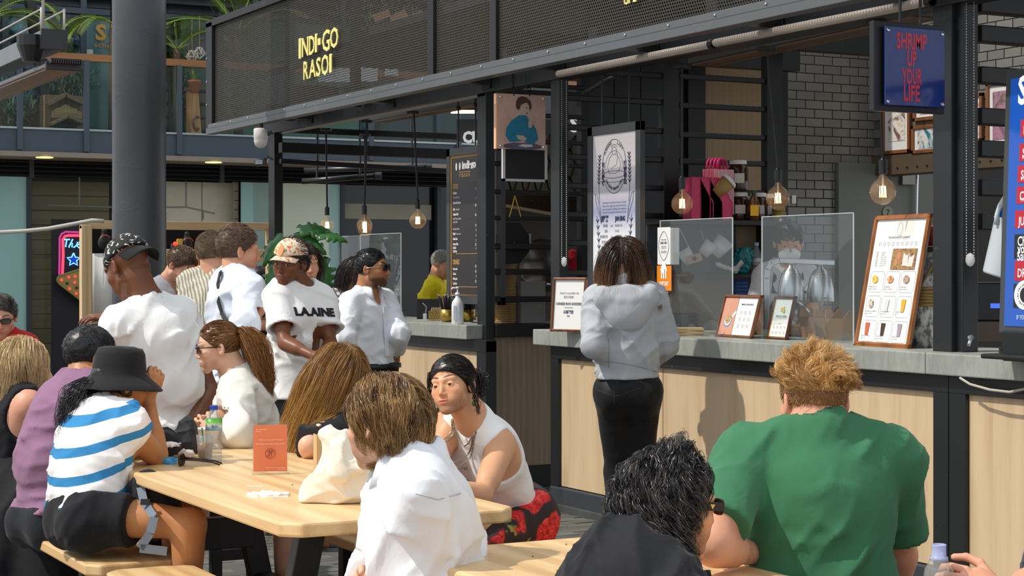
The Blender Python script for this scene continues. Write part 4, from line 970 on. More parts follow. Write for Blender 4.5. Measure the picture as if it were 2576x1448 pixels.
st=M();sp=[W(352,1215,6.36),W(362,1262,6.30),W(388,1300,6.22),W(378,1340,6.20),W(352,1378,6.20),W(420,1386,6.2)]
for a,b in zip(sp[:-1],sp[1:]):st.bar(a,b,.030 if b[2]>.46 else .012,.004,up=-FWD)
obj('strap',st,cloth('#77838f',None,300.,.8,.1),bk);obj('buckle',M().obox(W(366,1262,6.27),RIGHT,FWD,UP,.016,.005,.010),plain('#26282c'),bk)
p=onZ(838,1374,0);blob('crumpled_bag',[(rc(p-RIGHT*.07+UP*.02,p+RIGHT*.07+UP*.035,.022,.03),.01)],plain('#5d635f',.35),'crumpled dark plastic wrapper lying on paving under the oak bench','litter',.006,(.012,.05),None,51)
# ================================================================ right stall: things on the counter
CZ=1.10
MAH=wood('#7d4c2c','#50301a','z',1.4,.3)
def picture(nm,bl,br,tl_h,label,cat,lean=.16,bar=.016,mat=MAH,sheet='#f3f2ef',z=CZ,gilt=False):
    """framed sheet standing on the counter; returns root and a map from sheet coordinates (0..1) to the world"""
    a,b=onZ(*bl,z),onZ(*br,z);u=nrm(b-a);wd=np.linalg.norm(b-a);n=np.cross(u,UP);n=-n if n@FWD>0 else n;dep=(a-np.array(CAM))@FWD
    v=nrm(UP-n*lean);hgt=tl_h*dep/F/(v@UP);t=thing(nm,label,cat,(a+b)/2);c=(a+b)/2+v*hgt/2
    for k,(o,L,ax) in enumerate(((v*(hgt/2-bar/2),wd/2,u),(-v*(hgt/2-bar/2),wd/2,u),(u*(wd/2-bar/2),hgt/2,v),(-u*(wd/2-bar/2),hgt/2,v))):
        other=v if k<2 else u;obj('frame_bar',M().obox(c+o,ax,other,n,L,bar/2,.009).obox(c+o*.985,ax,other,n,L*.98,bar/4,.012),mat,t,bevel=.002)
    obj('sheet',M().obox(c-n*.001,u,v,n,wd/2-bar*.9,hgt/2-bar*.9,.001),paint(sheet,.3,0.,.015),t);obj('backing',M().obox(c-n*.008,u,v,n,wd/2-.004,hgt/2-.004,.002),plain('#3a2c20'),t)
    if gilt:obj('gilt_lining',M().obox(c+v*(hgt/2-bar*1.15)+n*.002,u,v,n,wd/2-bar,.003,.001).obox(c-v*(hgt/2-bar*1.15)+n*.002,u,v,n,wd/2-bar,.003,.001).obox(c+u*(wd/2-bar*1.15)+n*.002,v,u,n,hgt/2-bar,.003,.001).obox(c-u*(wd/2-bar*1.15)+n*.002,v,u,n,hgt/2-bar,.003,.001),plain('#c9ac5c',.3,.6),t)
    iw,ih=wd-2*bar,hgt-2*bar;o0=c-u*iw/2-v*ih/2+n*.0022
    return t,u,v,n,iw,ih,(lambda x,y,l=0.:o0+u*(x*iw)+v*(y*ih)+n*l)
INK=plain('#2a3058',.6);INKK=plain('#33333a',.6)
t,u,v,n,iw,ih,P_=picture('framed_notice',(1385,833),(1470,835),136,'wooden framed cold brew tea notice beside the woman in grey hoodie','notice',.10)
m=M()
for s_,y,h_,w_ in (("TODAY'S COLD BREW TEA",.71,.011,.66),('是日冷泡茶 :',.63,.012,.36),('CHINESE IRON GODDESS',.49,.015,.88),('( UNSWEETENED )',.425,.007,.32),('冰凍鐵觀音',.32,.016,.34),('· 無糖 ·',.25,.009,.14)):text(m,s_,P_(.5,y),u,v,h_,width=w_*iw,align='c',bold=.02 if h_>.012 else 0)
obj('lettering',m,INK,t)
FOOD=lambda a,b,c:(lambda q:q.set(q.ramp(q.noise(q.coord(),60,4),[(.35,srgb(a)),(.5,srgb(b)),(.65,srgb(c))]),.4))(N('food_print'))
def disc(m,c,u,v,n,r,ry=None,k=16,t=.0006):
    ry=ry or r;return m.prism([(r*math.cos(2*math.pi*i/k),ry*math.sin(2*math.pi*i/k)) for i in range(k)],c,u,v,n,t)
def rings(m,P_,cells,u,v,n,r):
    for x,y in cells:c=P_(x,y);m.tube([c+r*(math.cos(a)*u+math.sin(a)*v) for a in np.linspace(0,6.29,13)],.0006,4,False)
t,u,v,n,iw,ih,P_=picture('framed_menu',(1801,846),(1892,852),106,'wooden framed menu with bowl photograph leaning on counter before the clear screen','menu',.28)
m=M().obox(P_(.20,.5),u,v,n,iw*.20,ih*.5,.0004);obj('photo_ground',m,paint('#d69a80',.4),t);q=M();disc(q,P_(.21,.36,.0005),u,v,n,.040,.034);obj('plate_print',q,plain('#6f93cf'),t);q=M();disc(q,P_(.21,.37,.0012),u,v,n,.033,.027);obj('plate_print',q,plain('#f0ece6'),t);q=M();disc(q,P_(.21,.41,.0018),u,v,n,.028,.026);obj('food_print',q,FOOD('#4a2f1c','#d9b878','#8f5a2c'),t);obj('hand_print',M().obox(P_(.36,.55,.0006),nrm(u+v),nrm(v-u),n,.02,.008,.0004),plain('#f3f0ec'),t)
m=M();text(m,'MAKE A JIAN BING',P_(.68,.80),u,v,.009,width=.34*iw,align='c',bold=.02);rings(m,P_,[(.55+.13*i,.60-.18*j) for i in range(3) for j in range(3)],u,v,n,.008)
for j in range(3):
    for i in range(3):text(m,('egg','chilli','sauce','crisp','pork','ham','onion','bean','herb')[3*j+i],P_(.55+.13*i,.52-.18*j),u,v,.003,align='c')
obj('lettering',m,INK,t)
t,u,v,n,iw,ih,P_=picture('framed_menu',(1928,852),(1980,855),108,'small dark framed menu with gilt lining left of the kraft boxes','menu',.26,.012,wood('#5c2f1b','#33180c','z',1.4,.3),'#f3f0e8',CZ,True)
q=M().obox(P_(.5,.72,.0006),nrm(u+.3*v),nrm(v-.3*u),n,.016,.010,.0004).obox(P_(.55,.68,.0012),nrm(u-.4*v),nrm(v+.4*u),n,.014,.008,.0004);obj('food_print',q,FOOD('#c9852c','#e8c84f','#8fae4a'),t)
m=M();text(m,'MAKE IT A MEAL',P_(.5,.53),u,v,.006,width=.6*iw,align='c',bold=.02);text(m,'FULL JIAN BING',P_(.5,.49),u,v,.005,width=.6*iw,align='c');text(m,'EXTRAS',P_(.5,.34),u,v,.004,align='c');rings(m,P_,[(.2+.2*i,.26-.14*j) for i in range(4) for j in range(2)],u,v,n,.006);obj('lettering',m,INK,t)
t,u,v,n,iw,ih,P_=picture('framed_menu',(2150,868),(2288,877),326,'tall orange wood framed menu with food photographs leaning against the wide post','menu',.20,.022,wood('#a0622f','#6a3c18','z',1.2,.28),'#f4f3f1')
m=M();text(m,'PLEASANT LADY',P_(.5,.845),u,v,.010,width=.42*iw,align='c');m.tube([P_(.49+.05*math.cos(a),.92+.055*math.sin(a)) for a in np.linspace(0,6.29,20)],.0006,4,False);rings(m,P_,[(.13+.09*i,.80) for i in range(9)],u,v,n,.008)
for i in range(9):text(m,('egg','bean','chilli','leek','crisp','pork','herb','soy','salt')[i],P_(.13+.09*i,.775),u,v,.003,align='c')
for k,(a,b) in enumerate((('煎饼','JIAN BING'),('原味','ORIGINAL'),('猪肉','IBERICO PORK'),('羊肉','CUMIN LAMB'),('鸡肉','MISO CHICKEN'),('火腿','HAM & CHEESE'),('加蛋','EXTRA EGG'))):y=.725-k*.018;text(m,a,P_(.09,y),u,v,.006);text(m,b,P_(.19,y),u,v,.005)
for r_,row in enumerate(((('FRIED WOTOU','SWEET CORN BUN'),('ROUJIAMO','PULLED PORK BUN'),('VEGAN BAO','MUSHROOM BUN')),(('SMASHED CUCUMBER','GARLIC & CHILLI'),('COCONUT WATER','IN THE SHELL'),('LEMON TEA','ICED')),(('PEACH OOLONG','ICED TEA'),('COLD BREW','IRON GODDESS'),('TARO MILK','WITH PEARLS')))):
    for c_i,(a,b) in enumerate(row):x,y=.06+.31*c_i,.445-.20*r_;text(m,a,P_(x,y),u,v,.0058);text(m,b,P_(x,y-.018),u,v,.0050)
for i in range(3):
    for j in range(3):x0,x1,y0,y1=.05+.31*i,.33+.31*i,.405-.20*j,.575-.20*j;m.tube([P_(x0+.03,y0),P_(x1-.03,y0),P_(x1,y0+.02),P_(x1,y1-.02),P_(x1-.03,y1),P_(x0+.03,y1),P_(x0,y1-.02),P_(x0,y0+.02),P_(x0+.03,y0)],.0005,4,False)
obj('lettering',m,plain('#55565e',.6),t)
q=M().obox(P_(.66,.675,.0006),u,v,n,iw*.24,ih*.085,.0004);obj('photo_print',q,FOOD('#6b3f24','#c08a5c','#55803c'),t);q=M();disc(q,P_(.56,.70,.0014),u,v,n,.018,.022);disc(q,P_(.52,.65,.0014),u,v,n,.014,.018);obj('egg_print',q,plain('#c78a62'),t);q=M().prism([(-.02,-.03),(.02,-.03),(.03,.03),(0,.02),(-.02,.035)],P_(.70,.67,.0014),u,v,n,.0006).prism([(-.02,-.03),(.02,-.03),(.028,.03),(0,.015),(-.02,.03)],P_(.80,.665,.0014),u,v,n,.0006);obj('wrap_print',q,plain('#e3ddd5'),t)
for (x,y,a,b,c_,w_,h_) in ((.15,.51,'#d8a02c','#efd565','#a8672a',.024,.020),(.46,.51,'#b5652c','#e0a060','#f0e6d8',.026,.018),(.78,.51,'#8a5f5f','#cfae90','#5a3a50',.024,.020),(.15,.31,'#8a2f22','#e8dccb','#35291f',.020,.022)):q=M();disc(q,P_(x,y,.0008),u,v,n,w_,h_);obj('food_print',q,FOOD(a,b,c_),t)
for (x,y,c1) in ((.47,.30,'#d9dcda'),(.80,.30,'#e3b12c'),(.15,.105,'#d5663f'),(.47,.105,'#4a352a'),(.80,.105,'#a89aa8')):obj('drink_print',M().prism([(-.011,-.030),(.011,-.030),(.017,.030),(-.017,.030)],P_(x,y,.0008),u,v,n,.0006),plain(c1,.35),t)
# clear screens
CLR=glass((.85,.9,.9),.005,.03,1.45,(.90,.93,.94));EDGE=plain('#cfdad8',.1)
def screen(px0,px1,X,ytop,pym,label,lean=0.,zb_=CZ):
    a,b=onX(px0,pym,X),onX(px1,pym,X);zt_=onX((px0+px1)/2,ytop,X)[2];t=thing('clear_screen',label,'screen',(X,(a[1]+b[1])/2,zb_))
    obj('pane',M().box((X,b[1],zb_),(X+.006,a[1],zt_)),CLR,t,bevel=.002);obj('edge',M().bar((X+.003,a[1],zt_),(X+.003,b[1],zt_),.007,.004).bar((X+.003,b[1],zb_),(X+.003,b[1],zt_),.007,.004).bar((X+.003,a[1],zb_),(X+.003,a[1],zt_),.007,.004),glass((.9,.95,.95),.02,.45),t)
    for y in (a[1]-.08,b[1]+.08):obj('foot',M().box((X-.06,y-.003,zb_),(X+.08,y+.003,zb_+.05)),CLR,t)
    return t
screen(1660,1842,.34,551,600,'clear acrylic screen carrying the white and orange notices');screen(1916,2146,.34,540,600,'clear acrylic screen in front of the worker in face mask');screen(906,1008,.22,588,640,'clear acrylic screen of far stall behind the man in sunglasses');screen(828,903,.30,594,640,'clear acrylic screen of far stall beside the green plant')
def onplane(X,px,py):return onX(px,py,X)
XS=.325;a,b=onX(1654,572,XS),onX(1686,665,XS);nt_=thing('card_notice','white card notice with curved black outline fixed to clear screen','notice',(XS,(a[1]+b[1])/2,b[2]));Yl,Yr,zt_,zb2=a[1],b[1],a[2],b[2]
obj('card',M().box((XS,Yr,zb2),(XS+.002,Yl,zt_)).box((XS,Yr-.002,zb2),(XS+.06,Yr,zt_-.004)),plain('#f3f1ee',.5),nt_);cN=np.array((XS-.001,(Yl+Yr)/2,(zt_+zb2)/2));hwN=(Yl-Yr)/2;hhN=(zt_-zb2)/2;m=M().tube([cN+np.array((0,-hwN*(.72*math.cos(a)+.08*math.cos(3*a)),hhN*(.78*math.sin(a)))) for a in np.linspace(0,6.29,41)],.0012,5,False)
for s_,y,h_ in (('WE ARE',.30,.006),('CARD ONLY',.10,.014),('PAYMENTS ACCEPTED',-.06,.005),('THANK YOU',-.14,.005),('NO CASH',-.30,.005),('PLEASE',-.38,.005)):text(m,s_,cN+np.array((0,0,y*hhN)),(0,-1,0),UP,h_,width=hwN*(1.1 if h_>.01 else .8),align='c',bold=.02)
obj('lettering',m,INKK,nt_)
a,b=onX(1653,668,XS-.003),onX(1689,731,XS-.003);st_=thing('orange_sticker','orange food delivery sticker with white house logo fixed to clear screen','sticker',(XS-.003,(a[1]+b[1])/2,b[2]));obj('card',M().box((XS-.004,b[1],b[2]),(XS-.002,a[1],a[2])),plain('#f28a1c',.45),st_);cN=np.array((XS-.005,(a[1]+b[1])/2,(a[2]+b[2])/2));L2=(0,-1,0);k_=(a[1]-b[1])
m=M().prism([(-.20*k_,-.02*k_),(-.20*k_,.28*k_),(-.26*k_,.28*k_),(-.08*k_,.62*k_),(.08*k_,.62*k_),(.22*k_,.28*k_),(.17*k_,.28*k_),(.17*k_,-.02*k_),(.10*k_,-.02*k_),(.08*k_,.34*k_),(.03*k_,.34*k_),(.02*k_,-.02*k_),(-.06*k_,-.02*k_),(-.07*k_,.2*k_),(-.12*k_,.2*k_),(-.13*k_,-.02*k_)],cN,L2,UP,(-1,0,0),.0006);obj('house_logo',m,plain('#ffffff',.4),st_)
m=M();text(m,'JUST EAT',cN-UP*.28*k_+np.array((-.0004,0,0)),L2,UP,.022,width=.62*k_,align='c',bold=.05);text(m,'Order online here',cN-UP*.55*k_+np.array((-.0004,0,0)),L2,UP,.008,width=.6*k_,align='c');obj('lettering',m,plain('#ffffff',.4),st_)
# heat lamps
hl=thing('heat_lamp_stand','twin aluminium heat lamps hanging from a bent bar on counter','heat lamp',onZ(1935,838,CZ)+FWD*.05);D_=9.75;ALU=N('brushed_aluminium');ALU.bump(ALU.noise(ALU.coord((2,2,60)),8,3),.1,.003);ALU=ALU.set(srgb('#c4c6c8'),.28,.95)
arm=[W(1928,846,D_),W(1928,700,D_),W(1931,678,D_),W(1941,662,D_),W(1960,655,D_),W(2097,661,D_+.08)];m=M()
for a,b in zip(arm[:-1],arm[1:]):m.bar(a,b,.028,.028,up=FWD)
obj('bent_bar',m,ALU,hl,bevel=.003)
for i,(px,py,d) in enumerate(((1990,662,D_),(2064,664,D_+.05))):
    c=W(px,0,d);zt0=W(px,py+3,d)[2];zb0=W(px,py+95,d)[2];hL=zt0-zb0;c=np.array((c[0],c[1],zb0));sh=obj('lamp_shade',M().lathe(c,[(.073,0),(.074,.004),(.071,hL*.35),(.058,hL*.66),(.036,hL*.86),(.018,hL*.93),(.016,hL),(.014,hL),(.014,hL*.92),(.033,hL*.84),(.055,hL*.64),(.069,hL*.34),(.071,.002)],30),ALU,hl,smooth=True)
    obj('bulb',M().ball(c+UP*.035,.032,12),emit('#ffb45a',9.),sh,smooth=True);v_=M()
    for q in range(12):
        for rw in (0,1):a=q*math.pi/6;v_.ball(c+UP*hL*(.74-.07*rw)+(.050+.006*rw)*(math.cos(a)*RIGHT+math.sin(a)*FWD),.0032,5)
    obj('vent_holes',v_,plain('#2a2a2a'),sh,kind='stuff');obj('maker_tag',M().obox(c+UP*.022-FWD*.0745+RIGHT*.012,RIGHT,FWD,UP,.013,.001,.004),plain('#8f8f3a',.4),sh)
c=W(2014,802,D_+.12);obj('lower_shade',M().lathe(c,[(.07,0),(.066,.06),(.045,.10)],26,nrm(UP*.7-RIGHT*.6)),ALU,hl,smooth=True)
# food at the counter
def egg(p,label):o=obj('egg',M().ball(p+UP*.022,.022,14,(1,1.25,1)),paint('#c98c5f',.5),smooth=True);tag(o,label,'egg','brown eggs at the counter');return o
for k,(px,py,dz) in enumerate(((1690,822,0),(1706,820,0),(1721,824,0),(1714,812,.02))):egg(onZ(px,py+8,CZ)+FWD*.22+UP*(.004+dz),'brown egg in the little heap behind the woman in grey hoodie')
def stackpaper(px,py,lab,n=7,w=.085,c='#cbb28a'):
    p=onZ(px,py,CZ)+FWD*.10;t=thing('paper_stack',lab,'paper',p)
    for k in range(n):a=.08*math.sin(k*2.1);r_=nrm(RIGHT+FWD*a);obj('sheet',M().obox(p+UP*(.004+.0065*k)+RIGHT*.006*math.sin(k*3),r_,np.cross(UP,r_),UP,w,.05,.0026),paint(c,.8),t)
stackpaper(1735,846,'stack of folded brown paper wraps on counter before the eggs');stackpaper(1776,842,'flat stack of brown paper bags left of the bowl menu',3,.08,'#d8c39a')
for k,(px,w_,lb) in enumerate(((1686,1,'small clear acrylic arch before the eggs'),(1792,1,'small clear acrylic arch left of the bowl menu'),(1903,1,'small clear acrylic arch between the two small menus'))):
    p=onZ(px,848,CZ)+FWD*.04;tag(obj('acrylic_arch',M().prism([(.055*math.cos(a),.095*math.sin(a)) for a in np.linspace(0,math.pi,17)],p,nrm(RIGHT-FWD*.3),UP,nrm(FWD+RIGHT*.3),.003),CLR),lb,'screen')
p=onZ(1740,838,CZ)+FWD*.35;ct=thing('cutout_dark','added black box for the dark seen through the clear screen cutout','dark box',p);obj('housing',M().obox(p+UP*.055,RIGHT,FWD,UP,.075,.03,.055),plain('#0f0f11',.3),ct,bevel=.006);obj('display',M().obox(p+UP*.07-FWD*.031,RIGHT,FWD,UP,.055,.001,.025),plain('#1d2126',.1),ct)  # added box stands in for the dark seen through the screen's cutout
KRB=paint('#b98c5c',.75,0.,.05)
def oyster(p,rot,lab,h=.115,w=.052,tilt=0):
    t=thing('kraft_box',lab,'takeaway box',p,'open kraft takeaway boxes');r=nrm(math.cos(rot)*RIGHT+math.sin(rot)*FWD);f=np.cross(UP,r);c=lambda x,y,z:p+r*x+f*y+UP*z;w2=w*1.25
    for q in (-1,1):obj('side_wall',M().add([c(-w,q*w*.8,0),c(w,q*w*.8,0),c(w2,q*w,h),c(-w2,q*w,h),c(-w,q*w*.8-q*.002,0),c(w,q*w*.8-q*.002,0),c(w2,q*w-q*.002,h),c(-w2,q*w-q*.002,h)],[(0,1,2,3),(7,6,5,4),(0,4,5,1),(1,5,6,2),(2,6,7,3),(3,7,4,0)]),KRB,t);obj('flap',M().add([c(-w2,q*w,h),c(w2,q*w,h),c(w*.5,q*w*1.35,h+.045),c(-w*.5,q*w*1.35,h+.045),c(-w2,q*w-q*.002,h),c(w2,q*w-q*.002,h),c(w*.5,q*w*1.35-q*.002,h+.045),c(-w*.5,q*w*1.35-q*.002,h+.045)],[(0,1,2,3),(7,6,5,4),(0,4,5,1),(1,5,6,2),(2,6,7,3),(3,7,4,0)]),KRB,t)
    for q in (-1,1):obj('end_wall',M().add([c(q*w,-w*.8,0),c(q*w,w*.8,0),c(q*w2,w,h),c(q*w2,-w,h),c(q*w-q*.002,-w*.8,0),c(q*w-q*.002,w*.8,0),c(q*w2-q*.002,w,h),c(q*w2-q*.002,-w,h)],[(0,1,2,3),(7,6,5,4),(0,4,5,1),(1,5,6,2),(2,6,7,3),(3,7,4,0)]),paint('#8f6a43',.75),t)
for k,(px,py,rt_,lb) in enumerate(((2060,852,.9,'open kraft takeaway box under the heat lamps, leftmost of the row'),(2098,856,.9,'open kraft takeaway box in the middle of the row'),(2128,858,.9,'open kraft takeaway box touching the tall menu'),(2085,846,.8,'open kraft takeaway box standing behind the row'))):oyster(onZ(px,py,CZ)+FWD*(.16 if k<3 else .36),rt_,lb)
p=onZ(2005,846,CZ)+FWD*.22;bs=thing('bread_basket','wire basket of golden fried bread right of the small dark menu','basket',p);m=M()
for k in range(9):z=.006+k*.006;m.tube([p+(.05+.004*k*.5)*(math.cos(a)*RIGHT+math.sin(a)*FWD)+UP*z for a in np.linspace(0,6.29,21)],.0012,4,False)
for k in range(18):a=k*2*math.pi/18;m.tube([p+.05*(math.cos(a)*RIGHT+math.sin(a)*FWD),p+.067*(math.cos(a)*RIGHT+math.sin(a)*FWD)+UP*.056],.0012,4)
obj('wire_wall',m,plain('#b9a46a',.35,.8),bs,kind='stuff');g_=random.Random(5);m=M()
for k in range(14):m.ball(p+UP*(.045+g_.random()*.045)+RIGHT*g_.uniform(-.04,.04)+FWD*g_.uniform(-.03,.03),.020,8,(1.3,.9,.7))
obj('bread_pieces',m,FOOD('#a8641f','#d9a04a','#8a4f18'),bs,smooth=True,kind='stuff')
# drum with rope behind the tall menu
p=W(2335,868,8.55);p[2]=CZ;dr=thing('storage_drum','white speckled drum bound with straw rope behind the tall menu','drum',p);SPK=N('speckled_white');SPK=SPK.set(SPK.mix(SPK.ramp(SPK.noise(SPK.coord((1,1,.5)),40,4),[(.44,(0,0,0)),(.6,(1,1,1))]),srgb('#e2e1dc'),srgb('#6f6c66')),.6);hD=.45;obj('barrel',M().lathe(p,[(.0001,0),(.105,0),(.115,.1),(.118,.25),(.105,hD-.06),(.085,hD),(.0001,hD)],28),SPK,dr,smooth=True);m=M();ROPE=paint('#a98a55',.85,0.,.25)
for k in range(6):m.tube([p+.1195*(math.cos(a)*RIGHT+math.sin(a)*FWD)+UP*(.20+.016*k+.003*math.sin(a*3+k)) for a in np.linspace(0,6.29,25)],.008,6,False)
for k in range(9):a=k*.7;m.tube([p+.122*(math.cos(a)*RIGHT+math.sin(a)*FWD)+UP*.29,p+.116*(math.cos(a+.5)*RIGHT+math.sin(a+.5)*FWD)+UP*.39],.006,5)
obj('rope_binding',m,ROPE,dr,smooth=True);obj('lid',M().lathe(p+UP*hD,[(.0001,0),(.09,0),(.088,.02),(.0001,.024)],24),plain('#1b1b1d',.4),dr)
p2=p+UP*(hD+.028)+RIGHT*.03;tag(obj('pink_container',M().lathe(p2,[(.0001,0),(.05,0),(.056,.085),(.05,.095),(.0001,.097)],20),paint('#d9605f',.5),smooth=True),'pink container on top of the roped drum','container')

# ================================================================ right stall: shelf along the side wall
YW=YS-.03
p0,p1=onY(1702,554,YW-.20),onY(1945,556,YW-.20);ZS=p1[2]
sh=thing('wall_shelf','black shelf on the crossbars holding jars and magenta file holders','shelf',((p0[0]+p1[0])/2,YW-.12,ZS-.03));obj('board',M().box((p0[0]-.1,YW-.24,ZS-.03),(p1[0],YW,ZS)),BLK2,sh,bevel=.003)
z2=onY(1880,748,YW-.2)[2];zm=onY(1880,690,YW-.2)[2]
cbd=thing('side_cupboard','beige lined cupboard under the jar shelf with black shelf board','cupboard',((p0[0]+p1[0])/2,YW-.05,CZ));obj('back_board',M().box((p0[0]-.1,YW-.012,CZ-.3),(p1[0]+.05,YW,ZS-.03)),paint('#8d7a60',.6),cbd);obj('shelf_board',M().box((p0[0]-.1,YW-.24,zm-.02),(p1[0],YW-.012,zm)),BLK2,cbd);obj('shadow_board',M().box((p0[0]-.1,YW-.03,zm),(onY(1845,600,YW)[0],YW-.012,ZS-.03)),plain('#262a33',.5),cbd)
obj('stile',M().box((p1[0]-.0,YW-.24,CZ-.3),(p1[0]+.03,YW,ZS)),BLK2,cbd)
MAG=N('magenta_mesh');MAG=MAG.set(MAG.mix(MAG.noise(MAG.coord(),30,3),srgb('#c01f55'),srgb('#e2346c')),.4)
sx=lambda px:onY(px,500,YW-.14)[0]
def fileholder(px,lab):
    x=sx(px);t=thing('file_holder',lab,'file holder',(x,YW-.12,ZS),'magenta mesh file holders');hF,dF=.265,.23;y0,y1=YW-.24,YW-.02;w_=.062
    # sides face along X; the tall edge stands at the left, sloping down to the right
    prof=[(0,0),(dF*.72,0),(dF*.72,hF*.42),(dF*.30,hF),(0,hF)]
    for q in (0,1):obj('side_panel',M().prism(prof,(x,y0+q*.088,ZS+.002),(1,0,0),(0,0,1),(0,1,0),.002),MAG,t)
    obj('back_panel',M().box((x,y0,ZS+.002),(x+.002,y0+.09,ZS+hF)),MAG,t);obj('front_panel',M().box((x+dF*.72,y0,ZS+.002),(x+dF*.72+.002,y0+.09,ZS+hF*.42)),MAG,t);m=M()
    for q in (0,1):m.tube([(x+a,y0+q*.09,ZS+b) for a,b in prof[1:]+[prof[0]]],.004,6)
    obj('wire_rim',m,plain('#e03a72',.35),t,smooth=True)
for px,lb in ((1716,'magenta file holder on the shelf, leftmost of three'),(1740,'magenta file holder on the shelf, middle of three'),(1764,'magenta file holder on the shelf under the striped bags')):fileholder(px,lb)
STRP=N('candy_stripes');_w=STRP.n('TexWave',bands_direction='X');STRP.l(STRP.coord(),_w.inputs[0]);_w.inputs['Scale'].default_value=30;STRP=STRP.set(STRP.ramp(_w.outputs[1],[(.49,srgb('#c2264f')),(.52,srgb('#efe6e3'))]),.7)
for k in range(4):
    x=sx(1778)+.012*k;y=YW-.10-.022*k;t=thing('striped_bag',('front','second','third','rearmost')[k]+' pink striped paper bag with magenta handle on the jar shelf','paper bag',(x,y,ZS),'striped paper bags on the jar shelf');obj('sack',M().box((x,y,ZS+.04),(x+.155,y+.012,ZS+.325)),STRP,t,bevel=.003);obj('handle',M().tube([(x+.03,y+.006,ZS+.325),(x+.035,y+.006,ZS+.375),(x+.05,y+.006,ZS+.39),(x+.085,y+.006,ZS+.39),(x+.10,y+.006,ZS+.375),(x+.105,y+.006,ZS+.325)],.008,6),plain('#cf1f6e',.5),t,smooth=True)
p=np.array((sx(1790),YW-.245,ZS+.20));ax_=nrm((.55,-.25,.55));kc=thing('kraft_cup','kraft takeaway cup with white lid tilted in the magenta file holder','cup',p-UP*.06);obj('cup_wall',M().lathe(p-ax_*.05,[(.0001,0),(.038,0),(.052,.11),(.0001,.11)],20,ax_),paint('#b08c55',.6),kc,smooth=True);obj('lid',M().lathe(p+ax_*.06,[(.056,0),(.058,.01),(.048,.022),(.0001,.024)],20,ax_),plain('#efece6',.5),kc)
DKJ=N('brown_jar');DKJ=DKJ.set(srgb('#3a2213'),.12)
def jar(x,y,z,h,r,lab,lid='#e3dfd8',label='#d8cfbd',body=None):
    t=thing('sauce_jar',lab,'jar',(x,y,z),'jars on the jar shelf');obj('glass_body',M().lathe((x,y,z),[(.0001,0),(r*.95,0),(r,.01),(r,h*.80),(r*.86,h*.88),(r*.78,h*.92),(r*.78,h)],8 if False else 20),body or DKJ,t,smooth=True);obj('lid',M().lathe((x,y,z+h*.95),[(.0001,0),(r*.86,0),(r*.86,.022),(r*.8,.026),(.0001,.026)],20),plain(lid,.45),t)
    f=np.array((x,y,z))-FWD*(r+.001);obj('label',M().obox(f+UP*h*.45,RIGHT,FWD,UP,r*.5,.0015,h*.17),plain(label,.6),t)
s0=11.25/F
jar(sx(1868),YW-.10,ZS,.165,.066,'brown sauce jar supporting the big jar');jar(sx(1866),YW-.10,ZS+.192,.18,.064,'big brown jar with white lid on top of another jar');jar(sx(1912),YW-.12,ZS,.165,.062,'brown sauce jar with white label right of the oil bottle');jar(sx(1938),YW-.10,ZS,.16,.055,'brown sauce jar at the right end of the shelf');jar(sx(1946),YW-.20,ZS,.07,.045,'low jar of yellow relish at the right end of the shelf','#8a7a3a','#b59a3a',paint('#8f7a2c',.4))
x,y=sx(1880),YW-.21;t=thing('oil_bottle','oil bottle with green cap and yellow label before the jars','bottle',(x,y,ZS));obj('glass_body',M().lathe((x,y,ZS),[(.0001,0),(.036,0),(.037,.11),(.028,.14),(.013,.165),(.013,.175)],20),paint('#5a3a1a',.1),t,smooth=True);obj('cap',M().lathe((x,y,ZS+.17),[(.0001,0),(.016,0),(.016,.022),(.0001,.024)],16),plain('#1f4a2a',.5),t);obj('label',M().obox(np.array((x,y,ZS+.065))-FWD*.0375,RIGHT,FWD,UP,.026,.001,.034),plain('#e0a91c',.5),t);obj('barcode',M().obox(np.array((x+.012,y,ZS+.075))-FWD*.039-RIGHT*.0,RIGHT,FWD,UP,.010,.0005,.018),plain('#e8e4dc',.5),t)
# lower shelf clutter
bx=lambda px,py,d=.14:onY(px,py,YW-d)
p=bx(1903,690);p[2]=zm;b_=thing('drinking_water_bottle','clear bottle with pale label on the dark cupboard shelf','bottle',p);obj('shell',M().lathe(p,[(.0001,0),(.033,0),(.034,.13),(.015,.17),(.014,.19)],20),WAT,b_,smooth=True);obj('label',M().lathe(p,[(.0345,.06),(.0345,.105)],20),plain('#cfc9cc',.5),b_,smooth=True);obj('cap',M().lathe(p+UP*.185,[(.0001,0),(.016,0),(.016,.02),(.0001,.021)],14),plain('#a8c3dc',.5),b_);m=M();text(m,'pure',p+UP*.072-FWD*.0352,RIGHT,UP,.015,width=.03,align='c');obj('lettering',m,plain('#c2372f'),b_)
p=bx(1868,690);p[2]=zm;blob('teal_packet',[(el(p+UP*.07,I3,(.055,.04,.075)),.02),(el(p+UP*.13+RIGHT*.02,I3,(.045,.03,.04)),.03)],plain('#1f7f80',.25),'teal plastic packet on the dark cupboard shelf','packet',.006,(.014,.05),None,61)
p=bx(1862,735,.2);nt2=thing('blue_sheet','blue printed sheet pinned inside the cupboard','sheet',p-UP*.08);obj('paper',M().obox(p,RIGHT,FWD,UP,.055,.001,.085),plain('#223f7c',.5),nt2);m=M()
for k in range(6):m.obox(p+UP*(.06-.022*k)-FWD*.0015+RIGHT*.012,RIGHT,FWD,UP,.036,.0005,.005)
obj('print_rows',m,plain('#3f6fb5',.5),nt2)
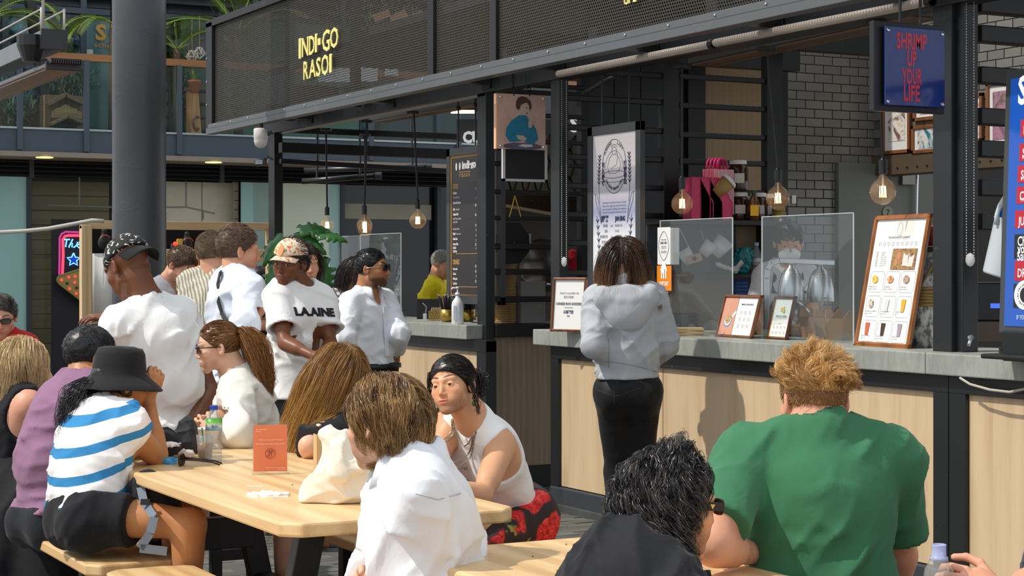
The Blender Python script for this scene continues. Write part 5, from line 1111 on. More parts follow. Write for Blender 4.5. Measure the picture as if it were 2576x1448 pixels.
for k,(px,py,lb) in enumerate(((1738,660,'white cup hanging upside down behind the clear screen'),(1768,640,'white cup beside the kraft tag'),(1795,640,'large white tub behind the clear screen'))):
    p=bx(px,py,.30);ax_=nrm(UP*.6+RIGHT*(.5 if k else -.4));o=obj('white_cup',M().lathe(p,[(.0001,0),(.035+.01*(k==2),0),(.048+.014*(k==2),.09+.03*(k==2)),(.044,.088),(.0001,.012)],20,ax_),plain('#d6d5d2',.5),smooth=True);tag(o,lb,'cup')
p=bx(1747,650,.36);tg_=thing('kraft_tag','kraft tag with round hole hanging behind the clear screen','tag',p);obj('card',M().obox(p,nrm(RIGHT-UP*-.3),FWD,nrm(UP-RIGHT*.3),.046,.0015,.026),paint('#b89a78',.7),tg_);q=M();disc(q,p-FWD*.003,RIGHT,UP,-FWD,.014);obj('hole_print',q,plain('#3a352f'),tg_)
m=M().tube([bx(1710,575,.3),p],.0016,4).tube([bx(1762,578,.3),bx(1785,640,.3)],.0016,4);tag(obj('hanging_strings',m,plain('#cfcac2')),'pair of pale strings hanging behind the clear screen','string')
p=bx(1828,672,.34);blob('tape_roll',[(rc(p-RIGHT*.06+UP*.02,p+RIGHT*.05-UP*.02,.010),.01),(rc(p+RIGHT*.05-UP*.02,p+RIGHT*.09+UP*.03,.012),.02)],plain('#c9c4c0',.4),'twist of clear plastic wrap behind the clear screen','wrap',.004,(.006,.02),None,62)

# ================================================================ back of the stalls: grey tile wall, panels, door
YT=2.37;TIL=N('grey_metro_tile');_i=TIL.n('ObjectInfo');TIL=TIL.set(TIL.mix(TIL.noise(TIL.coord(),6,3),TIL.ramp(_i.outputs['Random'],[(0,srgb('#625f59')),(1,srgb('#75726b'))]),srgb('#6a6660')),.22)
x0,x1=onY(1968,400,YT)[0],5.1;wt=obj('wall_back',M().box((x0-.05,YT,0),(9,YT+.1,4.2)),paint('#33322f',.8),kind='structure')
tm=obj('tile',M().box((-.086,-.010,-.0335),(.086,.0,.0335)),TIL,wt,bevel=.003);base=tm.data;V0=np.array([q.co[:] for q in base.vertices])
for q,c in zip(base.vertices,V0):q.co=Vector(c+ORG['wall_back'])   # back to tile-centred coordinates
tw,th_=.1815,.0725;zq0=1.0;nT=0;keep_first=True;FARV=M()
for j in range(44):
    z=zq0+j*th_
    for i in range(12):
        x=x0+.045+i*tw+(tw/2 if j % 2 else 0)
        if x>5.0:continue
        dx,dy=x-CAM[0],YT-CAM[1];d=dx*KS+dy*KC;px=CX+F*(dx*KC-dy*KS)/d;py=CY-F*(z-H)/d
        if -30<py<560 and px<2240 and nT<299:
            if keep_first:tm.location=Vector((x,YT,z))-Vector(ORG['wall_back']);keep_first=False
            else:piece('tile',tm,(x,YT,z),wt)
            nT+=1
        elif px<2360:FARV.box((x-.086,YT-.010,z-.0335),(x+.086,YT,z+.0335))
obj('tile_field',FARV,TIL,wt,kind='stuff')
XB=4.35   # bulkhead wall returning towards us above the door
zbk=onX(2222,392,XB)[2];wb=obj('wall_side',M().box((XB,-6,zbk),(XB+.2,YT,4.2)),paint('#4a4843',.8),kind='structure');m=M();nT=0
for j in range(int((4.1-zbk)/th_)):
    for i in range(44):
        y=YT-.09-i*tw-(tw/2 if j % 2 else 0);z=zbk+.04+j*th_;dx,dy=XB-CAM[0],y-CAM[1];d=dx*KS+dy*KC;px=CX+F*(dx*KC-dy*KS)/d;py=CY-F*(z-H)/d
        if 2440<px<2576 and -20<py<420:q=piece('tile',tm,(XB,y,z),wb,(0,0,-math.pi/2));q.location=Vector((XB,y,z))-Vector(ORG['wall_side'])
        elif 2200<px<2700:m.box((XB-.010,y-.086,z-.0335),(XB,y+.086,z+.0335))
obj('tile_field',m,TIL,wb,kind='stuff')
obj('riveted_beam',M().box((XB-.03,-6,zbk-.16),(XB+.2,YT,zbk-.0)),paint('#5a4c3c',.5,.3),wb);m=M()
for k in range(40):m.ball((XB-.034,YT-.1-k*.12,zbk-.11),.010,6)
obj('rivets',m,paint('#3a3128',.4,.5),wb,kind='stuff')
dr_=obj('door_1',M().box((onY(2102,500,YT-.02)[0],YT-.06,0),(5.4,YT-.02,onY(2200,412,YT-.05)[2])),paint('#63665f',.45,0.,.04),kind='structure');p=onY(2233,535,YT-.065);q=M();disc(q,p,(1,0,0),UP,(0,-1,0),.055,None,20,.004);obj('number_plate',q,plain('#8a8a72',.4),dr_);m=M();text(m,'7',p+np.array((0,-.006,-.026)),(1,0,0),UP,.055,align='c');obj('lettering',m,plain('#1c1c1c'),dr_)
p=onY(2283,450,YT-.08);obj('door_closer',M().box(p-np.array((.07,.02,.05)),p+np.array((.07,.03,.05))),paint('#7d7c74',.35,.5),dr_,bevel=.004);obj('door_arm',M().tube([onY(2300,432,YT-.1),onY(2308,425,YT-.1),onY(2305,540,YT-.1)],.012,6),CHROME,dr_)
p=onY(1996,502,YT-.012);tag(obj('light_switch',M().box(p-np.array((.022,.012,.035)),p+np.array((.022,.0,.035))),plain('#d6d2c8',.4),bevel=.006),'small pale switch plate on the grey tile wall','switch')
# charcoal panels and pale board behind the crossbars
pw=thing('panel_wall','charcoal panelled partition with pale board behind the crossbars','partition',(1.9,1.35,0));yP=1.35;CH=paint('#34373a',.55,0.,.06)
for a,b in ((1478,1545),(1545,1612),(1612,1690),(1690,1765)):obj('panel',M().box((onY(a,400,yP)[0]+.003,yP,.3),(onY(b,400,yP)[0]-.003,yP+.04,3.3)),CH,pw,bevel=.003)
obj('pale_board',M().box((onY(1765,400,yP)[0],yP-.01,1.2),(onY(1932,400,yP)[0],yP+.03,3.2)),wood('#9d8566','#8c7556','z',1.,.5,.5),pw);obj('dark_post',M().box((onY(1722,400,yP)[0],yP-.05,.3),(onY(1765,400,yP)[0],yP,3.3)),BLK2,pw);obj('dark_post',M().box((onY(1932,400,yP)[0],yP-.05,.3),(onY(1972,400,yP)[0],yP+.1,3.3)),BLK2,pw);obj('lower_board',M().box((onY(1478,400,yP)[0],yP+.05,.0),(onY(1972,400,yP)[0],yP+.08,1.3)),paint('#1e2022',.6),pw)
# framed photographs on the bulkhead
def photo(px0,px1,yt,yb,lab,cols,mx=.10):
    a,b=onX(px0,yt,XB-.02),onX(px1,yb,XB-.02);zt_,zb3=onX((px0+px1)/2,yt,XB-.02)[2],onX((px0+px1)/2,yb,XB-.02)[2];y1,y0=a[1],b[1];X=XB-.02;t=thing('framed_photograph',lab,'picture',(X,(y0+y1)/2,zb3),'framed pictures above the door');br_=.028
    for (ya,yb_,za,zb4) in ((y0,y1,zt_-br_,zt_),(y0,y1,zb3,zb3+br_),(y0,y0+br_,zb3,zt_),(y1-br_,y1,zb3,zt_)):obj('frame_bar',M().box((X-.02,ya,za),(X+.01,yb_,zb4)),MAH,t,bevel=.002)
    obj('mount',M().box((X-.005,y0+.01,zb3+.01),(X,y1-.01,zt_-.01)),plain('#d8d6d2',.4),t);iw_,ih_=(y1-y0),(zt_-zb3);PH=N('photo_print');PH=PH.set(PH.ramp(PH.noise(PH.coord(),9,3,.5,1.),[(.35,srgb(cols[0])),(.5,srgb(cols[1])),(.62,srgb(cols[2]))]),.35);obj('print',M().box((X-.008,y0+iw_*.2,zb3+ih_*.16),(X-.005,y1-iw_*.2,zt_-ih_*.14)),PH,t)
photo(2222,2292,190,386,'framed picture with pale print hanging nearest the tile wall corner',('#7a5348','#d9d5cf','#cdb79a'));photo(2296,2370,313,384,'small framed picture low beside the wide post',('#2f6f80','#d3d0cb','#3a3634'));photo(2300,2372,200,302,'small framed picture half hidden by the blue hanging sign',('#8f6f5c','#dcd8d2','#b59a80'));photo(2452,2474,234,357,'narrow framed picture right of the wide post',('#9f8f80','#d8d5d0','#b0a090'));photo(2484,2560,204,378,'framed picture with mauve print beside the blue menu screen',('#7f5a6e','#a8798f','#6b5a4c'))

# ================================================================ blue menu screen and things at the right edge
BL,TL=W(2512,836,7.50),W(2531,178,7.62);uS=np.array((0,-1.,0));vS=nrm(TL-BL);nS=np.cross(uS,vS);nS=-nS if nS@FWD>0 else nS
def onS(px,py):r=_ray(px,py);C=np.array(CAM);t=((BL-C)@nS)/(r@nS);return C+t*r
scn=thing('menu_screen','tall blue digital menu screen with red tags at right edge','screen',BL);wS,hS=.62,np.linalg.norm(TL-BL);c=BL+uS*wS/2+vS*hS/2;obj('housing',M().obox(c-nS*.03,uS,vS,nS,wS/2,hS/2,.03),paint('#3d4042',.4),scn,bevel=.004)
i0,i1=onS(2528,818),onS(2552,196);hI=(i1-i0)@vS;off0=(i0-BL)@uS;offz=(i0-BL)@vS;SCRB=N('lit_blue');SCRB.b.inputs['Emission Color'].default_value=(*srgb('#1e56b0'),1);SCRB.b.inputs['Emission Strength'].default_value=.55;SCRB=SCRB.set(srgb('#143f8a'),.15)
obj('display',M().obox(BL+uS*(off0+.24)+vS*(offz+hI/2)+nS*.002,uS,vS,nS,.24,hI/2,.002),SCRB,scn);RED_=emit('#e0223c',.75);WH_=emit('#ffffff',.9)
def tagS(px,y0,y1,s_,mat=RED_,sub=None,tm_=WH_):
    a,b=onS(px,y1),onS(px,y0);a=a+nS*.006;h_=(b-onS(px,y1))@vS;obj('menu_tag',M().obox(a+uS*.15+vS*h_/2,uS,vS,nS,.15,h_/2,.0015),mat,scn);m=M()
    for k,ln in enumerate(s_.split('|')):text(m,ln,a+uS*.020+vS*(h_*(.42 if '|' not in s_ else .72-.30*k) if not sub else h_*.5)+nS*.003-vS*.02,uS,vS,.035 if '|' not in s_ else .040,sx=.7,bold=.02)
    if sub:text(m,sub,a+uS*.020+vS*h_*.12+nS*.003,uS,vS,.014,sx=.8)
    obj('lettering',m,tm_,scn)
m=M();text(m,'SHRIMP',onS(2563,262)+nS*.006,uS,vS,.115,sx=.7,bold=.03);obj('lettering',m,WH_,scn)
for px,y0,y1,s_,sub in ((2570,302,345,'POPCORN',None),(2567,362,406,'SHRIMP BUN','BREADED SHRIMP'),(2563,417,460,'SPICY','& LOADED'),(2560,470,513,'CRISPY','YOUR CHOICE'),(2556,530,574,'JUST SHRIMP',None),(2555,656,706,'DRINKS',None)):tagS(px,y0,y1,s_,RED_,sub)
tagS(2554,590,651,'Choose|your|Sauce',plain('#151515',.2));tagS(2552,714,774,' ',plain('#151515',.2));p=onS(2571,742)+nS*.010;q=M().tube([p+uS*.03+.055*(math.cos(a)*uS+math.sin(a)*vS) for a in np.linspace(0,6.29,33)],.007,6,False).tube([p+uS*.03+.036*(math.cos(a)*uS+math.sin(a)*vS) for a in np.linspace(0,6.29,33)],.003,6,False)
for k in range(26):a=k*2*math.pi/26;q.obox(p+uS*.03+.046*(math.cos(a)*uS+math.sin(a)*vS),math.cos(a)*uS+math.sin(a)*vS,-math.sin(a)*uS+math.cos(a)*vS,nS,.005,.002+.002*(k % 3==0),.001)
obj('round_badge',q,WH_,scn);m=M();text(m,'IF YOU HAVE ALLERGIES',onS(2560,803)+nS*.006,uS,vS,.018,sx=.7);obj('lettering',m,WH_,scn)
b0=BL-vS*.0;z0=b0[2];obj('stand',M().obox(np.array((b0[0]+.05,b0[1]-.22,(z0+CZ)/2)),uS,(1,0,0),UP,.18,.07,(z0-CZ)/2+.01).obox(np.array((b0[0]+.03,b0[1]-.2,CZ+.01)),uS,(1,0,0),UP,.2,.13,.01),plain('#17181a',.4),scn,bevel=.006)
p=W(2533,886,7.7);p[2]=CZ;bb=thing('black_gadget','small black boxes and cable under the blue menu screen','device',p);obj('box_part',M().obox(p+UP*.018,RIGHT,FWD,UP,.03,.02,.018),plain('#141416',.4),bb,bevel=.003);obj('box_part',M().obox(p+RIGHT*.062+UP*.013,RIGHT,FWD,UP,.022,.02,.013),plain('#141416',.4),bb,bevel=.003);obj('cable',M().tube([p+RIGHT*.03+UP*.01,p+RIGHT*.045+UP*.03,p+RIGHT*.06+UP*.008],.003,5),plain('#0f0f10'),bb)
# tilted bucket
p=W(2536,702,7.86);bt=thing('plastic_bucket','translucent white bucket with blue rim hanging tilted behind the wide post','bucket',p);ax_=nrm(UP*.93+RIGHT*.26-FWD*.1);BKT=plain('#cfd6dd',.4);obj('pail',M().lathe(p,[(.0001,0),(.109,0),(.114,.01),(.131,.236),(.136,.245),(.133,.249),(.122,.24)],30,ax_),BKT,bt,smooth=True);obj('blue_rim',M().lathe(p+ax_*.238,[(.122,0),(.130,.012),(.130,.044),(.118,.06),(.105,.045),(.105,0)],30,ax_),plain('#1f6fd0',.35),bt,smooth=True);hn=p+ax_*.245;obj('handle',M().tube([hn-RIGHT*.135*math.cos(a)+UP*.17*math.sin(a)-FWD*.04 for a in np.linspace(0,math.pi,13)],.011,8),plain('#c7d0d6',.4),bt,smooth=True);m=M()
for k in range(5):m.obox(p+ax_*(.06+.038*k)-FWD*.123+RIGHT*.03,RIGHT,FWD,ax_,.02,.001,.002)
obj('graduation_marks',m,plain('#5f6f7c'),bt)
p=W(2486,758,9.3);mc=thing('ticket_printer','black machine with small blue display behind the wide post','printer',p-UP*.13);obj('housing',M().obox(p,RIGHT,FWD,UP,.11,.1,.10),plain('#161516',.35),mc,bevel=.01);obj('display',M().obox(p+UP*-.02-FWD*.102+RIGHT*.02,RIGHT,FWD,UP,.035,.002,.012),emit('#3f62d8',1.6),mc);obj('base',M().obox(p-UP*.15,RIGHT,FWD,UP,.14,.12,.05),paint('#5f4f44',.5),mc)
tag(obj('back_worktop',M().box((.9,-6.5,.86),(1.6,-3.0,.90)),paint('#3a3a3b',.4)),'dark worktop under the black machine at the right','worktop')
p=W(2437,857,7.77);lt=thing('chrome_latch','small chrome peg on the wide post above counter','peg',p);obj('peg',M().tube([p-FWD*.03+UP*.012,p-FWD*.045-RIGHT*.012-UP*.018],.007,10),CHROME,lt,smooth=True);obj('peg_head',M().lathe(p-FWD*.035+UP*.016,[(.0001,-.008),(.012,-.008),(.012,.008),(.0001,.008)],14,-FWD),CHROME,lt)
# ================================================================ hanging boards
def board(nm,X,px0,px1,yt,yb,pym,lab,cat,frame_mat,bar,depth=.03):
    a,b=onX(px0,pym,X),onX(px1,pym,X);zt_,zb3=onX((px0+px1)/2,yt,X)[2],onX((px0+px1)/2,yb,X)[2];y1,y0=a[1],b[1];t=thing(nm,lab,cat,(X,(y0+y1)/2,zb3))
    for (ya,yb_,za,zb4) in ((y0,y1,zt_-bar,zt_),(y0,y1,zb3,zb3+bar),(y0,y0+bar,zb3,zt_),(y1-bar,y1,zb3,zt_)):obj('frame_bar',M().box((X-.004,ya,za),(X+depth,yb_,zb4)),frame_mat,t,bevel=.002)
    return t,y0,y1,zb3,zt_
# white menu board of the middle stall
X=.24;t,y0,y1,z0,z1=board('menu_board',X,1479,1612,312,770,400,'white hanging menu board with line drawing and Chinese menu behind the woman in grey hoodie','menu',GRYST,.055)
PAPER=N('menu_paper');_t=PAPER.n('TexCoord');_s=PAPER.n('SeparateXYZ');PAPER.l(_t.outputs['Object'],_s.inputs[0]);PAPER=PAPER.set(PAPER.ramp(PAPER.math('MULTIPLY',_s.outputs[2],1/(z1-z0)),[(.38,srgb('#ecebee')),(.52,srgb('#9a9dbb')),(.60,srgb('#b9b5c0')),(.72,srgb('#e6dcdc'))]),.45)
obj('sheet',M().box((X+.004,y0+.05,z0+.05),(X+.008,y1-.05,z1-.05)),PAPER,t);L2=np.array((0,-1.,0));wi,hi_=(y1-y0-.11),(z1-z0-.11);P_=lambda a,b:np.array((X+.002,y1-.055-a*wi,z1-.055-b*hi_));m=M()
def ring(c,rx,ry,r,a0=0,a1=6.29,n=40):m.tube([c+L2*rx*math.cos(a)+UP*ry*math.sin(a) for a in np.linspace(a0,a1,n)],r,4,False)
cR=P_(.5,.20);ring(cR,wi*.27,hi_*.165,.0014);ring(cR-UP*.02,wi*.21,hi_*.115,.0010,0,math.pi);ring(cR-UP*hi_*.05,wi*.26,hi_*.022,.0012);ring(cR-UP*hi_*.075,wi*.26,hi_*.022,.0010,math.pi,2*math.pi)
# figure with pan, drawn in outline
cF=cR+UP*hi_*.03;ring(cF+UP*hi_*.065,wi*.055,hi_*.024,.0010);ring(cF+UP*hi_*.088,wi*.06,hi_*.014,.0012,0,3.3);m.tube([cF+L2*x*wi+UP*y*hi_ for x,y in ((-.03,.045),(-.10,.025),(-.15,-.03),(-.12,-.07),(.02,-.075),(.12,-.06),(.15,-.02),(.10,.025),(.03,.045))],.0010,4,False)
m.tube([cF+L2*x*wi+UP*y*hi_ for x,y in ((-.08,-.05),(.0,-.03),(.06,-.02),(.08,.03),(.07,.05))],.0009,4,False)
for s_,a0,a1,inv in (('PLEASANT',2.55,1.85,0),('LADY',1.25,.78,0),('JIAN BING TRADING STALL',3.75,5.65,1)):
    for k,ch in enumerate(s_):
        a=a0+(a1-a0)*k/max(1,len(s_)-1);e=L2*math.cos(a)+UP*math.sin(a)*1.0;c=cR+L2*wi*.24*math.cos(a)+UP*hi_*(.14 if not inv else .145)*math.sin(a);tu=nrm(L2*-math.sin(a)*wi*.24+UP*math.cos(a)*hi_*.14)*(1 if inv else -1);tv=np.cross(tu,(-1,0,0));tv=tv if (tv@e>0)!=bool(inv) else -tv
        if ch!=' ':text(m,ch,c,tu,tv,.016,align='c',bold=.02)
for k,ch in enumerate('可人煎饼'):text(m,ch,P_(.245,.20+.037*k),L2,UP,.024,align='c',bold=.03)
for k,ch in enumerate('愉悦製造'):text(m,ch,P_(.755,.20+.037*k),L2,UP,.024,align='c',bold=.03)
for k,s_ in enumerate(('Jian Bing is a traditional Chinese savoury','crepe with an eggy coat, sweet and savoury','sauce, succulent meat fillings, and a signature','crisp. The most popular street food in China.')):text(m,s_,P_(.5,.425+.020*k),L2,UP,.009,width=wi*.54,align='c')
text(m,'煎餅',P_(.37,.535),L2,UP,.030,align='r',bold=.03);text(m,'JIAN BING',P_(.52,.535),L2,UP,.028,sx=.62,bold=.04)
for k,(a,b,c) in enumerate((('原味素','£6.8','ORIGINAL VEG'),('加料','','TO ADD'),('黑毛豬叉烧','+2.8','IBERICO PORK'),('孜然羊肉','+2.8','CUMIN LAMB'),('味噌烤雞','+1.8','MISO GRILL CHICKEN'),('火腿芝士','+1.8','HAM & CHEESE'),('加雞蛋','+.80','EXTRA EGG'))):y=.570+.0335*k;text(m,a,P_(.35,y),L2,UP,.015,align='r',sx=.85);text(m,b,P_(.47,y),L2,UP,.013,align='r',sx=.8);text(m,c,P_(.52,y),L2,UP,.014,sx=.62)
text(m,'小食',P_(.35,.835),L2,UP,.024,align='r',bold=.02)
for k,a in enumerate(('芝麻醬拍青瓜','炸饅頭','燒椒皮蛋')):text(m,a,P_(.35,.875+.034*k),L2,UP,.015,align='r')
obj('lettering',m,INK,t);m=M()
for sg_ in (-1,1):   # wheat ears and leaves either side
    for (y0_,y1_,xo,lean) in ((.12,.42,.335,.02),(.50,1.02,.40,-.05)):
        pts=[P_(.5+sg_*(xo+lean*math.sin(3*q)),y0_+(y1_-y0_)*q) for q in np.linspace(0,1,14)];m.tube(pts,.0012,4)
        for k in range(1,12):
            if k>8 and y0_<.3:continue
            for s2 in (-1,1):m.bar(pts[k],pts[k]+L2*s2*.016*1.0+UP*.020,.0045,.001,up=(1,0,0))
    m.tube([P_(.5+sg_*a,b) for a,b in ((.30,.55),(.36,.47),(.42,.42),(.45,.36),(.40,.37),(.33,.45),(.30,.55))],.0012,4)
obj('wheat_drawing',m,INK,t,kind='stuff');m=M()
for px in (1511,1579):a=onX(px,305,X);m.tube([(X+.01,a[1],z1),(X+.01,a[1],2.66)],.006,6)
obj('hanging_rod',m,BLK2,t)
# dark menu board of the far stall
X=.24;t,y0,y1,z0,z1=board('menu_board',X,1124,1262,366,765,560,'dark hanging menu board of far stall with gold border and food prices','menu',GRYST,.055)
obj('sheet',M().box((X+.004,y0+.05,z0+.05),(X+.010,y1-.05,z1-.05)),paint('#2b2525',.4),t);wi,hi_=(y1-y0-.11),(z1-z0-.11);P_=lambda a,b,l=0.:np.array((X+.002-l,y1-.055-a*wi,z1-.055-b*hi_));m=M()
for g_,r_ in ((.012,.0035),(.030,.0018)):m.tube([P_(g_,g_*.5),P_(1-g_,g_*.5),P_(1-g_,1-g_*.4),P_(g_,1-g_*.4),P_(g_,g_*.5)],r_,4,False)
m.bar(P_(.12,.70),P_(.9,.70),.003,.001,up=(1,0,0)).bar(P_(.12,.935),P_(.9,.935),.003,.001,up=(1,0,0));text(m,'FOOD',P_(.055,.235),L2,UP,.034,sx=.62,bold=.02);text(m,'DRINKS',P_(.055,.775),L2,UP,.034,sx=.62,bold=.02);text(m,'rasoi',P_(.31,.155),L2,UP,.035,align='c',width=.22*wi);m.bar(P_(.19,.120),P_(.43,.120),.004,.001,up=(1,0,0));obj('gold_print',m,plain('#d6a45c',.4),t);m=M()
text(m,'indi·go',P_(.25,.095),L2,UP,.050,width=.30*wi,bold=.06)
for k in (0,1):q=M();disc(m,P_(.13+.075*k,.078),L2,UP,(-1,0,0),.015,.028)
rows=(('Indi-Bento','11',.272,1),('Chicken, Lamb or Veg','',.302,0),('Brioche Bun Samosa','7',.342,1),('Curry','8.5',.388,1),('Tandoori Grill','',.425,1),('Chicken Tikka, Lamb Sheesh','8.5',.455,0),('or Paneer Tikka','',.478,0),('Half Tandoori Chicken','10',.528,0),('Biryani','9',.563,1),('Masala Dosa','9',.600,1),('Samosa Chaat','7',.637,1),('Kati Roll','7.5',.664,1),('Chilli Fries','4',.690,1),('Mango Lassi','3.5',.815,1),('Chai tea','2.5',.850,1),('Nimbu pani','3',.885,1),('Soft Drink','2.5',.920,1))
for s_,pr_,y,bd in rows:
    w_=text(m,s_,P_(.055,y),L2,UP,.0165 if bd else .0125,sx=.62,bold=.035 if bd else 0)
    if s_ in ('Curry','Biryani'):text(m,'including Rice' if s_=='Curry' else 'Chicken or Lamb',P_(.055,y)+L2*(w_+.012),L2,UP,.0115,sx=.62)
    if pr_:text(m,pr_,P_(.555,y-.018),L2,UP,.0165,sx=.62,align='r',bold=.03)
obj('lettering',m,plain('#f0ebe4',.4),t);m=M()
for px in (1150,1193):a=onX(px,250,X);m.tube([(X+.01,a[1],z1),(X+.01,a[1],2.66)],.006,6)
obj('hanging_rod',m,BLK2,t);obj('hook',M().ball((X+.01,onX(1150,250,X)[1],2.60),.018,8).ball((X+.01,onX(1193,250,X)[1],2.60),.018,8),BLK2,t)
# blue hanging sign
Ys=-3.56;a,b=onY(2198,52,Ys),onY(2376,287,Ys);sgn=thing('hanging_sign','blue acrylic hanging sign with red words SHRIMP UP YOUR LIFE in black frame','sign',((a[0]+b[0])/2,Ys,b[2]));zt_,zb3=(a[2]+onY(2376,65,Ys)[2])/2,(b[2]+onY(2198,278,Ys)[2])/2;x0,x1=a[0],b[0];obj('frame_board',M().box((x0,Ys,zb3),(x1,Ys+.03,zt_)),BLK2,sgn,bevel=.003)
x2,x3=onY(2218,160,Ys)[0],onY(2368,160,Ys)[0];z2,z3=onY(2290,268,Ys)[2],onY(2290,72,Ys)[2];obj('acrylic_face',M().box((x2,Ys-.022,z2),(x3,Ys-.014,z3)),paint('#1d3070',.12,0.,.03),sgn,bevel=.002);m=M()
for k,(s_,yb,w_) in enumerate((('SHRIMP',123,87),('UP',166,27),('YOUR',211,58),('LIFE',253,46))):c=onY(2294,yb,Ys-.023);text(m,s_,c,(1,0,0),UP,35/F*8.35,width=w_/F*8.35*1.03,align='c',bold=.03)
obj('lettering',m,plain('#c2283a',.35),sgn);m=M()
for x in (x2+.015,x3-.015):
    for z in (z2+.015,z3-.015):m.lathe((x,Ys-.022,z),[(.0001,-.0),(.009,0),(.008,.005),(.0001,.007)],10,(0,-1,0))
obj('screw_caps',m,CHROME,sgn,kind='stuff')
for px in (2264,2315):a=onY(px,60,Ys+.015);obj('hanging_rod',M().tube([(a[0],Ys+.015,zt_),(a[0],Ys+.015,zt_+.5)],.007,6),BLK2,sgn)
# painted board on chains, with chalkboard under it
Yb=.62;a,b=onY(1250,238,Yb),onY(1370,376,Yb);x0,x1=a[0],b[0];zt_,zb3=onY(1310,238,Yb)[2],onY(1310,376,Yb)[2];pb=thing('painted_board','pink board painted with a woman in teal blouse at a pan, hung on black chains','sign',((x0+x1)/2,Yb,zb3));PK=N('pink_wash');PK=PK.set(PK.ramp(PK.noise(PK.coord((1,1,.3)),7,4),[(.3,srgb('#b98f7b')),(.5,srgb('#d4ad9d')),(.7,srgb('#bda08b'))]),.4)
obj('board_face',M().box((x0,Yb-.012,zb3),(x1,Yb,zt_)),PK,pb);obj('edge_strip',M().box((x0-.012,Yb-.012,zb3),(x0-.001,Yb+.02,zt_)),plain('#e8b490',.4),pb);wB,hB=x1-x0,zt_-zb3;B_=lambda a,b:(a*wB-wB/2,b*hB);oB=np.array(((x0+x1)/2,Yb-.0125,zb3));pr=lambda pts,k=0:M().prism([B_(*q) for q in pts],oB-np.array((0,.0008*k,0)),(1,0,0),UP,(0,-1,0),.0006)
TEA_=N('teal_wash');TEA_=TEA_.set(TEA_.mix(TEA_.noise(TEA_.coord(),22,4),srgb('#0d5878'),srgb('#1f8fae')),.45)
obj('skin_print',pr([(.46,.58),(.60,.58),(.66,.66),(.68,.80),(.60,.88),(.48,.86),(.43,.76),(.47,.66)],1),plain('#c9b09a',.5),pb)
obj('blouse_print',pr([(.44,.62),(.58,.63),(.64,.56),(.66,.40),(.72,.40),(.72,.47),(.80,.38),(.84,.20),(.76,.11),(.62,.10),(.52,.17),(.40,.14),(.24,.13),(.16,.24),(.18,.38),(.28,.52)],2),TEA_,pb)
obj('hair_print',pr([(.42,.94),(.50,.97),(.60,.95),(.68,.88),(.70,.78),(.66,.70),(.65,.80),(.60,.86),(.52,.83),(.47,.80),(.46,.73),(.40,.72),(.37,.79),(.38,.87)],3),plain('#4a362c',.5),pb);obj('arm_print',pr([(.38,.26),(.52,.25),(.60,.20),(.56,.16),(.42,.18)],3),plain('#c9b09a',.5),pb);obj('hand_print',pr([(.64,.40),(.70,.40),(.72,.52),(.67,.56),(.63,.50)],3),plain('#c9b09a',.5),pb)
obj('pan_print',pr([(.12,.03),(.30,.0),(.70,.0),(.90,.03),(.92,.08),(.72,.12),(.32,.12),(.12,.08)],1),plain('#55506a',.4),pb);obj('batter_print',pr([(.42,.06),(.58,.04),(.74,.06),(.70,.095),(.50,.095)],2),plain('#d3c8c0',.4),pb);q=M()
for sx_,dy_ in ((.56,.765),(.63,.755)):q.prism([(0,0),(.012,.003),(.024,-.002),(.012,-.002)],oB+np.array((sx_*wB-wB/2,-.003,dy_*hB)),(1,0,0),UP,(0,-1,0),.0004)
q.prism([(0,0),(.010,.003),(.020,0),(.010,-.005)],oB+np.array((.575*wB-wB/2,-.003,.665*hB)),(1,0,0),UP,(0,-1,0),.0004);obj('features_print',q,plain('#3a2420'),pb);m=M()
for x in (x0+.02,x1-.02):
    for z in (zb3+.02,zt_-.02):m.ball((x,Yb-.013,z),.008,6)
obj('screw_caps',m,CHROME,pb,kind='stuff')
for px in (1290,1330):
    xx=onY(px,210,Yb)[0];m=M();z=zt_-.01
    for k in range(8):
        e=(1,0,0) if k % 2 else (0,1,0);m.tube([np.array((xx,Yb-.005,z+.016))+np.array(e)*.010*math.cos(a)+UP*.019*math.sin(a) for a in np.linspace(0,6.29,11)],.0035,5,False);z+=.029
    obj('chain',m,plain('#141416',.35,.5),pb,smooth=True)
Yc=.70;a,b=onY(1264,372,Yc),onY(1376,458,Yc);ck=thing('chalkboard','small white framed chalkboard under the painted pink board','sign',((a[0]+b[0])/2,Yc,b[2]));x0,x1,z0,z1=a[0],b[0],b[2],a[2]+.03;obj('slate',M().box((x0+.01,Yc,z0+.01),(x1-.01,Yc+.012,z1)),plain('#141516',.6),ck)
for (xa,xb,za,zb4) in ((x0,x1,z0,z0+.016),(x0,x0+.018,z0,z1),(x1-.018,x1,z0,z1)):obj('frame_bar',M().box((xa,Yc-.006,za),(xb,Yc+.014,zb4)),plain('#c9c8c4',.5),ck)
# chain glyph 'CU … SS' light box letters of a further stall
lt=thing('letter_sign','white glowing letters of a further stall on dark board','sign',W(1300,345,14.6));o=W(1160,352,14.4);obj('board',M().obox(W(1320,328,14.62),RIGHT,FWD,UP,.55,.01,.09),plain('#55585a',.5),lt);m=M()
for s_,px,py,h_ in (('CU',1164,358,27),('SS',1434,330,36)):text(m,s_,W(px,py,14.5),RIGHT,UP,h_/F*14.5,sx=.85,bold=.05)
obj('lettering',m,emit('#f4f4f2',.55),lt)
tag(obj('strip_light',M().obox(W(1164,281,15.5),RIGHT,FWD,UP,.10,.03,.012),emit('#ffe2b0',3.)),'short warm strip light hanging in the far stall','lamp')

